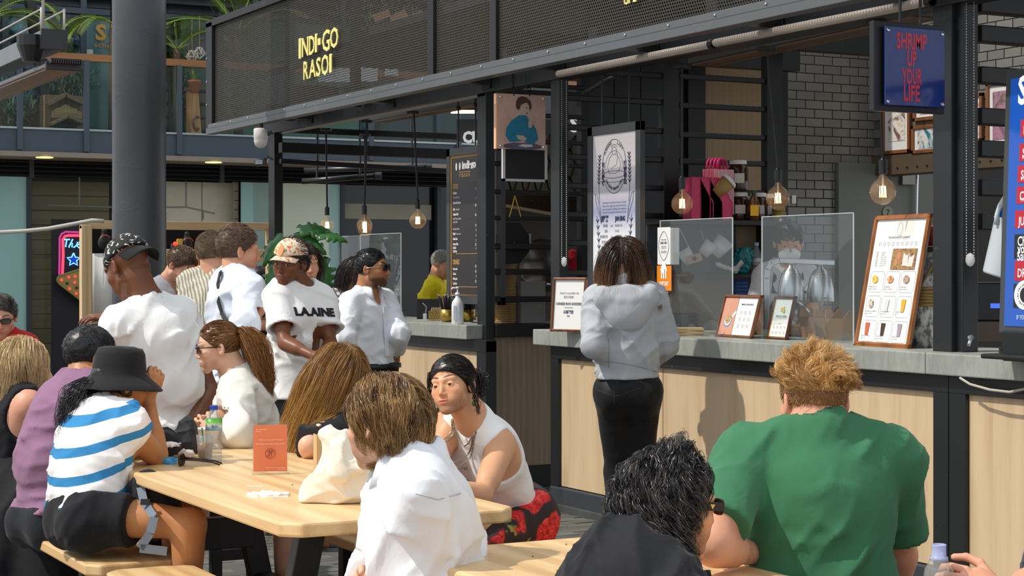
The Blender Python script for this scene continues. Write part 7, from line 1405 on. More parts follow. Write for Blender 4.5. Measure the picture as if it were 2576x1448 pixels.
# ================================================================ balcony terrace: plants, kennel, barrels, lanterns
YT_=YBK+.45;t0=lambda px,py,dy=0.:onY(px,py,YT_+dy)
kn=thing('wooden_kennel','wooden kennel shaped kiosk with carved sign behind the balcony glass','kiosk',t0(168,325));OLD=wood('#7d6143','#5a422c','z',.6,.7);zb4=3.24
a,b=t0(118,320),t0(214,240);obj('front_wall',M().box((a[0],YT_+.1,zb4),(b[0],YT_+.4,b[2])),OLD,kn);ap=t0(165,238,-.05);e1,e2=t0(122,262,-.05),t0(212,260,-.05)
for e in (e1,e2):obj('roof_slope',M().bar(ap+np.array((0,.2,0)),e+np.array((0,.2,0)),.45,.05,up=UP),OLD,kn)
q0=t0(112,285,-.1);q1=t0(212,285,-.1);ap2=t0(165,262,-.1);obj('sign_board',M().add([(q0[0]+.1,YT_-.1,q0[2]-.05),(q1[0]-.03,YT_-.1,q0[2]-.05),(q1[0]-.03,YT_-.1,q0[2]+.03),(ap2[0],YT_-.1,ap2[2]),(q0[0]+.1,YT_-.1,q0[2]+.03),(q0[0]+.1,YT_-.07,q0[2]-.05),(q1[0]-.03,YT_-.07,q0[2]-.05),(q1[0]-.03,YT_-.07,q0[2]+.03),(ap2[0],YT_-.07,ap2[2]),(q0[0]+.1,YT_-.07,q0[2]+.03)],[(0,1,2,3,4),(9,8,7,6,5),(0,5,6,1),(1,6,7,2),(2,7,8,3),(3,8,9,4),(4,9,5,0)]),wood('#8a6f4d','#6b5236','x',.6,.6),kn);m=M();text(m,'COBREE',t0(139,282,-.105),(1,0,0),UP,.055,width=.28,bold=.02);obj('lettering',m,plain('#b08a4a',.5),kn)
for e in ((128,312),(206,311)):c=t0(*e,-.05);obj('porch_roof',M().bar(t0(165,294,-.05),c,.3,.035,up=UP),OLD,kn)
obj('doorway',M().box((t0(140,310)[0],YT_+.08,zb4),(t0(195,310)[0],YT_+.1,t0(165,305)[2])),plain('#15110d'),kn);obj('side_wall',M().box((t0(214,300)[0],YT_+.15,zb4),(t0(232,300)[0],YT_+.5,t0(214,272)[2])),wood('#9a6536','#7a4a24','z',.6,.6),kn)
for (px0,px1,yt,lb) in ((418,442,200,'dark wooden barrel behind the balcony glass beside the pillar'),(500,545,205,'dark wooden barrel behind the balcony glass at the end of sign band')):
    a,b=t0(px0,330),t0(px1,yt);r_=(b[0]-a[0])/2*1.1;cB=np.array(((a[0]+b[0])/2,YT_+.35,zb4));hB2=b[2]-zb4;br=thing('barrel',lb,'barrel',cB);obj('staves',M().lathe(cB,[(.0001,0),(r_*.85,0),(r_,hB2*.35),(r_,hB2*.6),(r_*.82,hB2),(.0001,hB2)],20),wood('#5f5346','#40372d','z',.8,.7),br,smooth=True)
    for k in (.15,.38,.62,.85):rr=r_*(.85+.15*math.sin(math.pi*k));obj('hoop',M().lathe(cB+UP*hB2*k,[(rr+.004,-.02),(rr+.008,0),(rr+.004,.02)],20),plain('#2b2b2a',.4,.6),br)
cp=t0(486,328);pdm=thing('pedestal','sunlit orange wooden pedestal carrying a curled letter behind the balcony glass','pedestal',np.array((cp[0],YT_+.1,zb4)));a,b=t0(474,330,.1),t0(502,232,.1);zt_=t0(486,228,.1)[2];obj('column',M().add([(a[0],YT_+.0,zb4),(b[0],YT_+.0,zb4),(b[0]-.05,YT_+.0,zt_),(a[0]+.0,YT_,zt_),(a[0],YT_+.2,zb4),(b[0],YT_+.2,zb4),(b[0]-.05,YT_+.2,zt_),(a[0],YT_+.2,zt_)],[(0,1,2,3),(7,6,5,4),(0,4,5,1),(1,5,6,2),(2,6,7,3),(3,7,4,0)]),wood('#c98d5a','#a86a3a','z',.6,.5),pdm);obj('cap_board',M().box((a[0]-.03,YT_-.03,zt_),(b[0]-.03,YT_+.22,zt_+.03)),wood('#8f5c32','#6b4020','x',.6,.5),pdm);obj('spike',M().lathe(np.array((cp[0]+.03,YT_+.1,zt_+.03)),[(.0001,0),(.035,0),(.008,.24),(.0001,.25)],8),wood('#c98d5a','#a86a3a','z',.6,.5),pdm)
m=M();c=t0(495,310,-.01);m.tube([c+np.array((.07*math.cos(a)*(1-.1*a),-.005,.09*math.sin(a))) for a in np.linspace(1.,5.6,17)],.014,6);obj('curl_letter',m,plain('#6b4a34',.5),pdm)
GRN=N('leaf_green');_i=GRN.n('ObjectInfo');GRN=GRN.set(GRN.mix(GRN.noise(GRN.coord(),9,3),srgb('#2f4a28'),srgb('#6f8f4a')),.45);GRN2=N('pale_leaf');GRN2=GRN2.set(GRN2.mix(GRN2.noise(GRN2.coord(),9,3),srgb('#4f6a50'),srgb('#a3b894')),.45);PALMG=N('palm_green');PALMG=PALMG.set(PALMG.mix(PALMG.noise(PALMG.coord(),3,3),srgb('#4a6b26'),srgb('#9fb552')),.4)
po=thing('potted_plant','small green plant in terracotta pot above the wooden pedestal','plant',t0(489,233,.0));c=t0(489,233);obj('plant_pot',M().lathe(c,[(.0001,0),(.055,0),(.08,.13),(.09,.135),(.09,.165),(.0001,.16)],18),paint('#b5673f',.8),po,smooth=True);m=M();g_=random.Random(4)
def blade(m,a,b,w,sag=.0):
    a,b=np.asarray(a),np.asarray(b);d=nrm(b-a);n=nrm(np.cross(d,UP+np.array((.1,0,0))));mid=(a+b)/2+UP*sag;m.add([a-n*w*.4,a+n*w*.4,mid+n*w,b,mid-n*w],[(0,1,2,4),(4,2,3)])
for k in range(26):a=g_.random()*6.28;blade(m,c+UP*.16,c+UP*(.16+g_.uniform(.05,.14))+np.array((math.cos(a),math.sin(a),0))*g_.uniform(.05,.13),.010,.02)
obj('blades',m,paint('#7fa03f',.5),po,kind='stuff')
def bush(c,R3,n,L,lab,mat,seed,nm='bush',wd=.012,stem=True):
    g_=np.random.default_rng(seed);t=thing(nm,lab,'plant',np.array((c[0],c[1],zb4)));m=M();s=M()
    for k in range(n):
        q=g_.normal(size=3);q=q/np.linalg.norm(q)*g_.random()**.4;p=np.asarray(c)+q*R3;d=nrm(q*.6+g_.normal(size=3)*.6+UP*.3);blade(m,p,p+d*L*g_.uniform(.6,1.3),wd*g_.uniform(.7,1.3),.01)
    for k in range(6):q=g_.normal(size=3)*.4;s.tube([np.array((c[0],c[1],zb4)),np.asarray(c)+q*R3*.3,np.asarray(c)+q*R3],.012,5)
    obj('foliage',m,mat,t,kind='stuff');obj('stems',s,paint('#5a4a38',.8),t);return t
c=t0(165,205,.7);bush(c,np.array((.45,.25,.25)),900,.11,'pale bushy olive plant above the wooden kennel',GRN2,1);c=t0(30,270,.7);bush(c,np.array((.35,.25,.35)),420,.13,'loose leafy shrub behind the balcony glass at left edge',GRN2,2);c=t0(425,165,.8);bush(c,np.array((.28,.2,.36)),520,.10,'tall leafy plant just right of the pillar',GRN,3);c=t0(463,200,.5);bush(c,np.array((.12,.12,.50)),420,.075,'trailing ivy by the balcony baluster right of the pillar',GRN2,4,'trailing_ivy',.016);c=t0(155,130,.5);bush(c,np.array((.18,.15,.16)),220,.08,'small green plant above the handrail left of the gold letters',GRN,5)
c=t0(640,100,1.2);bush(c,np.array((1.0,.4,.5)),900,.14,'tall hedge of climbers seen through the mesh sign band',GRN2,6);c=t0(950,70,.9);bush(c,np.array((.9,.3,.4)),700,.14,'mass of climbers seen through the middle of sign band',GRN2,7)
def palm(base,fr_,L,lab,seed,droop=.9):
    g_=np.random.default_rng(seed);t=thing('palm',lab,'palm',np.array((base[0],base[1],zb4)));obj('trunk',M().tube([(base[0],base[1],zb4),(base[0],base[1],base[2])],[.07,.05],8),wood('#6b5a44','#4a3c2c','z',.5,.8),t,smooth=True)
    for az,el_ in fr_:
        az+=g_.normal()*.05;P=[np.asarray(base)];d=np.array((math.cos(az)*math.cos(el_),math.sin(az)*math.cos(el_),math.sin(el_)))
        for k in range(14):d=nrm(d-UP*droop*.085*(.4+k*.09));P.append(P[-1]+d*L/14)
        m=M().tube(P,np.linspace(.012,.003,len(P)),5)
        for k in range(2,14):
            for h_ in (0.,.33,.67):
                p=P[k]+(P[min(k+1,14)]-P[k])*h_;d=nrm(P[min(k+1,14)]-P[k-1]);sd2=nrm(np.cross(d,UP));ln=L*.36*math.sin(math.pi*(k+h_)/15.5)**.6
                for q in (-1,1):blade(m,p,p+nrm(sd2*q+d*.7+UP*(.25-.35))*ln,.0065,.012)
        obj('frond',m,PALMG,t,kind='stuff')
c=t0(600,78,.3);palm(c,[(a,e) for a,e in ((-.3,.5),(.4,.6),(1.2,.5),(2.0,.55),(2.7,.45),(3.3,.35),(4.2,.6),(5.2,.5),(2.4,1.0),(.8,1.1))],1.35,'sunlit palm above the left end of sign band',11);c=t0(445,125,.3);palm(c,[(a,e) for a,e in ((.0,.55),(.5,.8),(1.3,.9),(2.2,.9),(2.9,.7),(3.4,.5),(4.4,.8),(5.4,.7))],.95,'palm with arching fronds right of the pillar behind the handrail',12,1.3);c=t0(-25,45,.2);palm(c,[(a,e) for a,e in ((-.2,.5),(.3,.35),(.6,.6),(-.6,.4),(1.2,.6),(5.6,.7))],1.1,'palm fronds at the upper left corner',13,1.6);c=t0(285,60,.2);palm(c,[(a,e) for a,e in ((2.9,.5),(3.3,.3),(2.5,.6),(3.8,.4),(.3,.5))],.75,'palm fronds over the gold letters left of the pillar',14,1.5)
for px,py,lb in ((483,142,'white wire geometric lantern above the handrail, left of two'),(502,134,'white wire geometric lantern above the handrail, right of two')):
    c=t0(px,py,.1);ln=thing('wire_lantern',lb,'lantern',c);m=M();r_=.085;top_=[c+np.array((r_*.45*math.cos(k*math.pi/3),r_*.45*math.sin(k*math.pi/3),r_*.9)) for k in range(6)];mid=[c+np.array((r_*math.cos(k*math.pi/3+.5),r_*math.sin(k*math.pi/3+.5),-.1*r_)) for k in range(6)];bot=c-UP*r_*.9
    for k in range(6):
        for a,b in ((top_[k],top_[(k+1) % 6]),(mid[k],mid[(k+1) % 6]),(top_[k],mid[k]),(top_[k],mid[k-1]),(mid[k],bot)):m.tube([a,b],.005,4)
    obj('wire_cage',m,plain('#d9cfc2',.5),ln,kind='stuff');obj('hanging_cord',M().tube([c+UP*r_*.9,c+UP*.5],.006,5),plain('#a98a55'),ln)
for k,(x0,x1,lb) in enumerate(((70,108,'dark slanted steel strut behind the balcony glass left of kennel'),(252,292,'dark slanted steel strut behind the balcony glass left of the pillar'))):
    a,b=t0(x0,330,.6),t0(x1,170,.6);tag(obj('steel_strut',M().bar(np.array((b[0]+(.0 if k else .1),YT_+.6,zb4)),np.array((a[0],YT_+.6,5.2)) if k==0 else np.array((b[0],YT_+.6,5.2)),.16,.12),BLK2,bevel=.004),lb,'strut')
tag(obj('brick_planter',M().box((t0(-60,300,.9)[0],YT_+.9,zb4),(t0(120,300,.9)[0],YT_+1.0,t0(40,258,.9)[2])),paint('#8a6a58',.8,0.,.25)),'brownish brick planter wall behind the balcony glass at left','planter');tag(obj('green_panel',M().box((t0(450,300,1.)[0],YT_+.9,zb4),(t0(900,300,1.)[0],YT_+.95,5.0)),paint('#4c6b5c',.6)),'green painted screen behind the potted plant on balcony','screen');tag(obj('stone_block',M().obox(t0(476,118,.7),nrm((1,0,.25)),(0,1,0),nrm((-.25,0,1)),.26,.05,.13),paint('#6d6f78',.8,0.,.3),bevel=.02),'grey slate block hanging behind the wire lanterns','stone')
from mathutils.bvhtree import BVHTree
# ================================================================ people
TAN=skinmat('#d9a27c','#c0675e','#3a2418',.45,.5);PALE_S=skinmat('#e2b395','#c4716a','#5a3a22',.48,.35);LIGHT=skinmat('#dca184','#bf6a60','#6b4324',.48,.3)
BROWN=skinmat('#7a4b30','#7a3f38','#140c09',.42,.2);DARK=skinmat('#754930','#5e332c','#100a08',.40,.2);OLIVE=skinmat('#b97f58','#a05a4c','#17100c',.45,1.0);GOLDEN=skinmat('#c08455','#a85c48','#1a110c',.45,.2)
WHITE_T=cloth('#f2f1ef',None,300.,.85,.02);BLACK_C=cloth('#17171a',None,260.,.8,.15)
def neckb(S,r=.085):return [(S.nk+S.up*.01,.066),(S.sh['L']+S.r*.03,.07),(S.sh['R']-S.r*.03,.07),(S.nk-S.up*.07,.085),(S.nk+(S.pel-S.nk)*.18,.125),(S.nk+(S.pel-S.nk)*.34-S.f*.01,.13)]
def shades(S,mat=BLK2,lens='#15161a',w=.066,hgt=.021,label='dark sunglasses',nm='sunglasses',temple=None,yoff=.0):
    L=lambda x,y,z:S.head+S.HR@(np.array((x,y,z))*S.hs);m=M();m2_=M()
    for q in (-1,1):
        pts=[L(q*(.033+.029*math.cos(a)*abs(math.cos(a))**-.35),.1-.006*abs(math.cos(a))*(1 if q*math.cos(a)*q>0 else .2),.004+yoff+hgt*math.sin(a)) for a in np.linspace(.001,2*math.pi+.001,17)]
        m.tube(pts,.0028*S.hs,6,False);m2_.tube([L(q*.062,.092,.01+yoff),L(q*.076,.05,.008+yoff),L(q*.083,-.012,.006+yoff),L(q*.08,-.03,-.008)],.0026*S.hs,6)
    m.tube([L(-.006,.104,.008+yoff),L(.006,.104,.008+yoff)],.003*S.hs,6)
    g_=obj(nm,m,mat,S.root,smooth=True,label=label);obj('temples',m2_,temple or mat,g_,smooth=True)
    for q in (-1,1):
        pts=[L(q*(.033+.028*math.cos(a)*abs(math.cos(a))**-.35),.1-.006*abs(math.cos(a))*(1 if math.cos(a)>0 else .2),.004+yoff+hgt*.95*math.sin(a)) for a in np.linspace(.001,2*math.pi-.3,16)]
        obj('lens',M().add(pts+[p-S.HR[:,1]*.002 for p in pts],[tuple(range(16)),tuple(range(31,15,-1))]+[(i,(i+1) % 16,16+(i+1) % 16,16+i) for i in range(16)]),plain(lens,.06),g_)
def collar(S,mat,r=.070,h=.036,open_=.35,drop=.012,base=None,label=None):   # folded shirt collar, open at the front
    c=S.nk+S.up*.022+S.f*.03 if base is None else base;V=[];n=40
    for i in range(n):
        a=-math.pi+open_+(2*math.pi-2*open_)*i/(n-1)   # 0 = back
        d=-math.cos(a)*S.f+math.sin(a)*S.r;fr=(1-math.cos(a))/2
        b=c+d*r*np.array(1.)-S.up*.02*fr
        e=np.clip((abs(a)-2.0)/.8,0,1)
        V+=[b-S.up*.008,b+S.up*(h*(1-.25*fr)),b+d*.006+S.up*(h*(1-.25*fr)+.003),b+d*(.020+.018*e)+S.up*(.000-drop*1.2)-S.up*.012*fr-S.up*.03*e,b+d*(.012+.018*e)-S.up*(drop*1.2+.002)-S.up*.03*e-S.up*.012*fr]
    Fc=[(i*5+k,i*5+(k+1) % 5,(i+1)*5+(k+1) % 5,(i+1)*5+k) for i in range(n-1) for k in range(5)]+[(4,3,2,1,0),tuple((n-1)*5+k for k in range(5))]
    return obj('collar',M().add(V,Fc),mat,S.root,smooth=True,label=label)
def watch(S,k,mat=plain('#1c1c1e',.4)):
    e,wv=S.el[k],S.wr[k];d=nrm(wv-e);c=wv-d*.015;r=.030*S.sc
    w_=obj('watch',M().lathe(c,[(r,-.010),(r+.004,-.009),(r+.004,.009),(r,.010)],18,d),mat,S.root,smooth=True,label='wrist watch')
    n=nrm(np.cross(d,UP));n=nrm(np.cross(n,d)) if False else -FWD-(-FWD@d)*d;n=nrm(n);obj('watch_face',M().lathe(c+n*(r+.002),[(.017,0),(.019,.003),(.016,.007),(.001,.0075)],16,n),CHROME,w_,smooth=True)
SHORT=dict(n=5000,length=.026,r=.0006,hug=.4,lift=.34,comb=(.2,.45,-.1),clump=.35,nclump=260,pts=5,jitter=.35,grav=.03,out=.008)

def oncloth(S,pts,lift,names=('shirt','tshirt','body','blouse','hoodie','hood','leggings')):   # where a line of sight meets the figure's clothes
    o=Vector(ORG[S.root.name]);B=[BVHTree.FromPolygons([v.co for v in ch.data.vertices],[tuple(q.vertices) for q in ch.data.polygons]) for ch in S.root.children if ch.name.split('.')[0] in names];out=[]
    for px,py in pts:
        d=Vector(_ray(px,py)).normalized();best=None
        for b_ in B:
            h_,n_,i_,ds=b_.ray_cast(Vector(CAM)-o,d)
            if h_ is not None and (best is None or ds<best[1]):best=(h_,ds,n_)
        if best is not None:out.append(np.array(best[0]+o)+np.array(best[2])*lift)
    return out
def seam(S,pts,mat,r=.0018,nm='seam',lift=.0005):
    P=oncloth(S,pts,lift)
    if len(P)>1:obj(nm,M().tube(P,r,5),mat,S.root,smooth=True)
# ---- woman in grey hoodie at the counter, seen from behind
S=skeleton((1580,985,9.4),(1574,722,9.36),3,'f',.99,head=(1569,655,9.42),hyaw=8,hpitch=-4,hs=.98,
    arms={'L':((1492,868,9.36),(1556,908,9.58)),'R':((1676,866,9.38),(1628,915,9.58))},legs={'L':((1556,1190,9.46),(1560,1352,9.40)),'R':((1610,1186,9.44),(1604,1352,9.42))},shw=.165,bend=-.01)
person('woman in pale grey hoodie and black leggings standing with her back turned at the counter',S,PALE_S,hands='')
HOOD=cloth('#b2b6bc',None,420.,.9,.03)
garment(S,'hoodie',HOOD,.018,.045,-.075,1.93,(.07,.02),.008,.16,.0085,.014)
hz=np.stack([S.r,S.f,S.up],1);hc_=S.nk-S.f*.085-S.up*.075
hd_ops=[('u',el(hc_,hz,(.145,.062,.10)),.03),('u',el(hc_-S.up*.07-S.f*.012,hz,(.10,.055,.08)),.05)]
for q in (-1,1):hd_ops+=[('u',rc(hc_+S.r*q*.12+S.up*.03,S.nk+S.r*q*.10+S.f*.05+S.up*.03,.042,.030),.05)]
hd_ops+=[('u',rc(hc_+S.r*.13*a+S.up*(.015+.05*a*a)-S.f*.035*(1-a*a),hc_+S.r*.13*b+S.up*(.015+.05*b*b)-S.f*.035*(1-b*b),.024,.024),.02) for a,b in ((-1,-.6),(-.6,-.2),(-.2,.2),(.2,.6),(.6,1))]
hd_ops+=[('s',el(S.nk+S.up*.055+S.f*.012,hz,(.115,.105,.075)),.03),('d',crumple(5,.004,.14),0)]
obj('hood',clean(*mesh_ops(hd_ops,.0075)),HOOD,S.root,smooth=True)
pants(S,'leggings',cloth('#131315',None,500.,.55,.1),.006,2.,.19,.0022,.0095,.004)
hair(S,hairmat('#1d120c','#5b3a22',.33,'#9a6a3a',.7),7500,lambda p,D:.31+.05*(p[:,2]<.03),.0006,.07,-.085,lambda p,D:np.stack([np.sign(p[:,0])*.5,-.2+0*p[:,0],-.3+0*p[:,0]],1),.4,.30,wave=.008,wfreq=20,clump=.35,nclump=130,pts=14,out=.022,part=.0,bodies=neckb(S)+[(hc_-S.f*.01,.105),(hc_+S.r*.08,.09),(hc_-S.r*.08,.09)],tint=(.45,.25),label='shoulder length dark brown hair with lighter tips')

SG=cloth('#8d9096');LGS=plain('#2e2e31',.6)
for q in ([(1531,y) for y in range(852,925,8)],[(1496+k*12,908+.02*k*k*8) for k in range(15)],[(1500,0)]):seam(S,q,SG,nm='hoodie_seam')
for q in ([(1500+k*6,985-abs(k-8)*2+12) for k in range(20)],[(1544+.3*k,965+k*9) for k in range(7)],[(1600+12*k,958+6*k*k*.4) for k in range(6)]):seam(S,q,LGS,nm='leggings_seam')

# ---- man in green t-shirt, back to us
S=skeleton((2058,1640,4.42),(2060,1098,4.40),-4,'m',1.03,head=(2045,1010,4.44),hyaw=-14,hpitch=-6,hs=.93,shw=.197,bend=.03,
    arms={'L':((1786,1372,4.36),(1908,1392,4.62),(RIGHT+FWD*.4,-UP,.5)),'R':((2262,1388,4.44),(2240,1500,4.66))},legs={'L':((1965,1640,4.86),(1965,2080,4.86)),'R':((2170,1640,4.86),(2170,2080,4.86))})
person('man in green t-shirt with curly ginger hair seated with his back to the camera',S,LIGHT,hh=.0042)
GREEN=cloth('#3d7554',None,420.,.85,.06);garment(S,'tshirt',GREEN,.012,.028,.10,.80,(.073,.02),.006,.15,.008,.026)
obj('neckband',M().tube([S.nk+S.up*.018+S.f*.035+(.076*math.cos(a)*S.r+.082*math.sin(a)*S.f)-S.up*.022*math.sin(a) for a in np.linspace(0,2*math.pi,33)],.006,6,False),GREEN,S.root,smooth=True)
pants(S,'shorts',cloth('#2a2440'),.012,.9,.10,.004)
GIN=hairmat('#8a5a2c','#e2b878',.4);hair(S,hairmat('#6b4526','#b98a58',.5),4500,.012,.0006,.072,-.072,(0,.1,-.8),.30,.1,clump=.2,pts=4,rnd=.4,name='cropped_hair',out=.006,label='short cropped sides',mask=lambda p,g_:p[:,2]<.062)
_g=np.random.default_rng(4);_K=_g.normal(size=(3,3))*28;_H=_g.uniform(0,6.28,3)
swirl=lambda p,D:np.stack([np.sin(p@_K[j]+_H[j]) for j in range(3)],1)*.9+np.array((.2,.25,.1))
hair(S,GIN,7000,.050,.0005,.07,.022,swirl,.36,.03,curl=.006,cfreq=120,clump=.8,nclump=170,pts=13,jitter=.35,tint=(.6,.25),capmat=None,cap=.012,out=.018,label='tousled ginger curls on top',seed=2)

# ---- woman with black curls in front
S=skeleton((1535,1745,3.86),(1618,1402,3.88),62,'f',.98,head=(1696,1268,3.96),hyaw=66,hpitch=-6,hs=.97,bend=.05,
    arms={'L':((1690,1560,4.1),(1800,1500,4.15)),'R':((1590,1680,3.7),(1750,1600,3.85))},legs={'L':((1780,1800,4.2),(1780,2200,4.2)),'R':((1760,1820,3.9),(1760,2250,3.9))})
person('woman with shoulder length black curls and sunglasses in black top, seated in front',S,TAN,hh=.0032,detail=True,eyes=None)
garment(S,'black_top',cloth('#1b1c22',None,260.,.7,.1),.014,.03,.05,1.9,(.095,.03),.007,.10,.008,.03,hollow=False)
hair(S,hairmat('#08080a','#67605f',.36),6500,lambda p,D:.26+.05*(p[:,1]<0)-.10*(p[:,1]>.02),.0007,.07,-.08,(0,-.9,-.2),.38,.40,curl=.011,cfreq=118,clump=.94,nclump=170,pts=30,bodies=neckb(S,.05),tint=(.30,.28),puff=.0,cap=.016,out=.016,jitter=.25,mask=lambda p,g_:(p[:,1]<.018) | ((p[:,2]>.072) & (p[:,1]<.045)),label='loose black curls with grey sheen')  # the grey sheen is painted in by the lighter strand tint
shades(S,plain('#14110f',.25),'#1a1412',hgt=.017,label='thick black sunglasses with gold emblem on temple')
L=lambda x,y,z:S.head+S.HR@(np.array((x,y,z))*S.hs)
obj('temple',M().bar(L(.073,.088,.007),L(.083,-.005,.008),.004,.019,up=S.HR[:,2]),plain('#14110f',.25),S.root)
obj('emblem',M().prism([(-.006,.005),(.006,.005),(.0,-.006)],L(.0785,.055,.007),nrm(S.HR[:,1]),nrm(S.HR[:,2]),S.HR[:,0],.0015),plain('#d8b25a',.3,1.),S.root)
obj('earring',M().tube([L(.083,-.015,-.04)+S.HR@np.array((0,.011*math.sin(a),-.012+.012*math.cos(a))) for a in np.linspace(0,6.28,17)],.0015,6,False),plain('#b04a4a',.3,.6),S.root,smooth=True)

# ---- man with long blond hair in white shirt, back turned
S=skeleton((1040,1650,4.52),(1052,1172,4.50),-98,'m',1.02,head=(968,1062,4.50),hyaw=-52,hpitch=-4,hs=.99,bend=.02,shw=.175,
    arms={'L':((1118,1478,4.34),(1000,1560,4.2)),'R':((980,1440,4.72),(900,1480,4.6))},legs={'L':((820,1660,4.3),(820,2120,4.3)),'R':((860,1640,4.7),(860,2080,4.7))})
person('man with long blond hair in white shirt seated between the tables, back turned',S,PALE_S,hh=.0036,detail=True)
WSH=cloth('#eef0f6',None,420.,.8,.02);garment(S,'shirt',WSH,.015,.034,.12,1.85,(.068,.02),.011,.17,.007,.026,stretch=S.up+.35*S.r)
collar(S,WSH,.074,.040,.5,.014);obj('collar_lining',M().tube([S.nk+S.up*.03+S.f*.02+.066*(math.cos(a)*S.r+math.sin(a)*S.f) for a in np.linspace(0.5,2.6,14)],.007,6),cloth('#3f6f9f'),S.root,smooth=True)

hair(S,hairmat('#4f351c','#b9905a',.36,'#c79a5c',.75),9500,lambda p,D:.29+.05*(p[:,2]<.03),.00055,.072,-.085,(0,-1.2,-.05),.08,.25,hug=.25,wave=.013,wfreq=44,clump=.55,nclump=200,rnd=.45,pts=15,out=.008,cap=.004,part=.01,bodies=neckb(S),tint=(.5,.27),mask=lambda p,g_:~((p[:,1]>.0) & (p[:,2]<.06)),label='chin length dark blond hair')

SW=plain('#c9ccd6',.8)
for q in ([(1046+k*14,1256-4*abs(k-4)) for k in range(9)],):seam(S,q,SW,nm='shirt_seam')

# ---- woman in white tank top facing us
S=skeleton((1285,1302,6.85),(1196,1058,6.50),-138,'f',.96,head=(1139,972,6.42),hyaw=-152,hpitch=7,hroll=-11,hs=.93,bend=.02,pyaw=-125,shw=.150,
    arms={'R':((1082,1190,6.25),(1086,1092,6.52),(UP*.75+RIGHT*.45,RIGHT*.6-FWD*.8-UP*.3,1.15,.05,.5)),'L':((1212,1246,6.24),(1092,1222,6.08))},legs={'L':((1180,1345,6.5),(1180,1660,6.5)),'R':((1130,1330,6.75),(1130,1640,6.75))})
person('woman in white crop tank top and necklaces facing the camera, cheek resting on hand',S,TAN,hh=.0027,detail=True,eyes=(-.15,1,-.25),handh=.003,h=.01)
garment(S,'tank_top',cloth('#f6f4f2',None,500.,.85,.02),.008,.006,-.085,0,(.072,.02),.0012,.14,.0055,armhole=(.070,.012))
hair(S,hairmat('#120c0a','#43322a',.36),6000,lambda p,D:np.clip((p[:,1]+.10)*.85,.02,.14),.0005,.058,-.075,lambda p,D:np.stack([np.sign(p[:,0])*.35*(p[:,2]>.05),-1.+0*p[:,0],-.25*(p[:,2]<.09)],1),.05,.0,hug=1.,clump=.35,nclump=120,pts=11,part=.015,tint=(.3,.22),cap=.011,out=.014,label='dark hair parted in the middle and pinned up',extra=[
    lock(S,[S.head+S.HR@np.array(q) for q in ((.02,-.095,.03),(-.03,-.12,.05),(-.045,-.115,.01),(.0,-.125,-.02),(.03,-.11,.02),(-.01,-.10,.05))],260,(.02,.034,.036,.03,.026),.0012,22,wave=.012,tint=(.3,.2)),
    lock(S,[S.head+S.HR@np.array(q) for q in ((.062,.045,.055),(.079,.035,.0),(.08,.02,-.06),(.078,.015,-.10))],30,(.008,.009,.012,.004),.0009,12,wave=.006,tint=(.25,.2)),
    lock(S,[S.head+S.HR@np.array(q) for q in ((-.065,.02,.05),(-.082,.0,-.01),(-.082,-.02,-.07),(-.075,-.03,-.11))],30,(.008,.012,.012,.004),.0009,12,wave=.008,tint=(.25,.2))])
SIL=plain('#c9c6bd',.25,1.)
def drape(P,S,d,names,lift):
    o=Vector(ORG[S.root.name]);B=[]
    for ch in S.root.children:
        if ch.name.split('.')[0] in names:B.append(BVHTree.FromPolygons([v.co for v in ch.data.vertices],[tuple(q.vertices) for q in ch.data.polygons]))
    out=[]
    for v in P:
        v=np.asarray(v);dd=nrm(np.asarray(d)*1. if not callable(d) else d(v));best=None
        for b_ in B:
            h_,n_,i_,ds=b_.ray_cast(Vector(v+dd*.25)-o,-Vector(dd),.40)
            if h_ is not None and (best is None or ds<best[1]):best=(np.array(h_+o),ds)
        out.append(best[0]+dd*lift if best is not None else v)
    return np.array(out)
for dn,hw_,r_,nm in ((.115,.062,.0030,'necklace'),(.055,.058,.0022,'necklace'),(.165,.064,.0016,'necklace')):
    q=np.linspace(-1,1,60);P_=np.array([S.nk+S.r*hw_*x+S.up*(.035-(dn+.035)*(1-abs(x)**1.6))+S.f*.08 for x in q]);P_=drape(P_,S,nrm(S.f+S.up*.35),('body','tank_top'),r_+.001)
    for _ in range(2):P_[1:-1]=(P_[:-2]+2*P_[1:-1]+P_[2:])/4+S.f*.0004
    obj(nm,M().tube(P_,r_*(1+.35*np.array([1,-1]*30)),6,False),SIL,S.root,smooth=True)
for q in (-1,1):
    c=S.head+S.HR@(np.array((q*.084,-.012,-.042))*S.hs);obj('earring',M().ball(c-UP*.012,.007,8).lathe(c-UP*.033,[(.001,-.012),(.006,-.006),(.007,.0),(.004,.008),(.001,.013)],8),plain('#4f6b52',.25,.5),S.root,smooth=True)
FLORAL=N('rose_print');_co=FLORAL.coord();_v=FLORAL.n('TexVoronoi');_v.inputs['Scale'].default_value=6.5;_v.inputs['Randomness'].default_value=.8;FLORAL.l(FLORAL.mix(.12,_co,FLORAL.n('TexNoise').outputs['Color']),_v.inputs[0])
_rose=FLORAL.ramp(_v.outputs['Distance'],[(.40,(1,1,1)),(.45,(0,0,0))]);_pet=FLORAL.noise(_co,26,3,.5,2.5);_leaf=FLORAL.ramp(FLORAL.noise(_co,14,2),[(.62,(0,0,0)),(.66,(1,1,1))])
FLORAL=FLORAL.set(FLORAL.mix(_rose,FLORAL.mix(_leaf,srgb('#2a1a1a'),srgb('#9a9448')),FLORAL.ramp(_pet,[(.35,srgb('#9c0f12')),(.55,srgb('#e8261f')),(.7,srgb('#ff5a45'))])),.7)
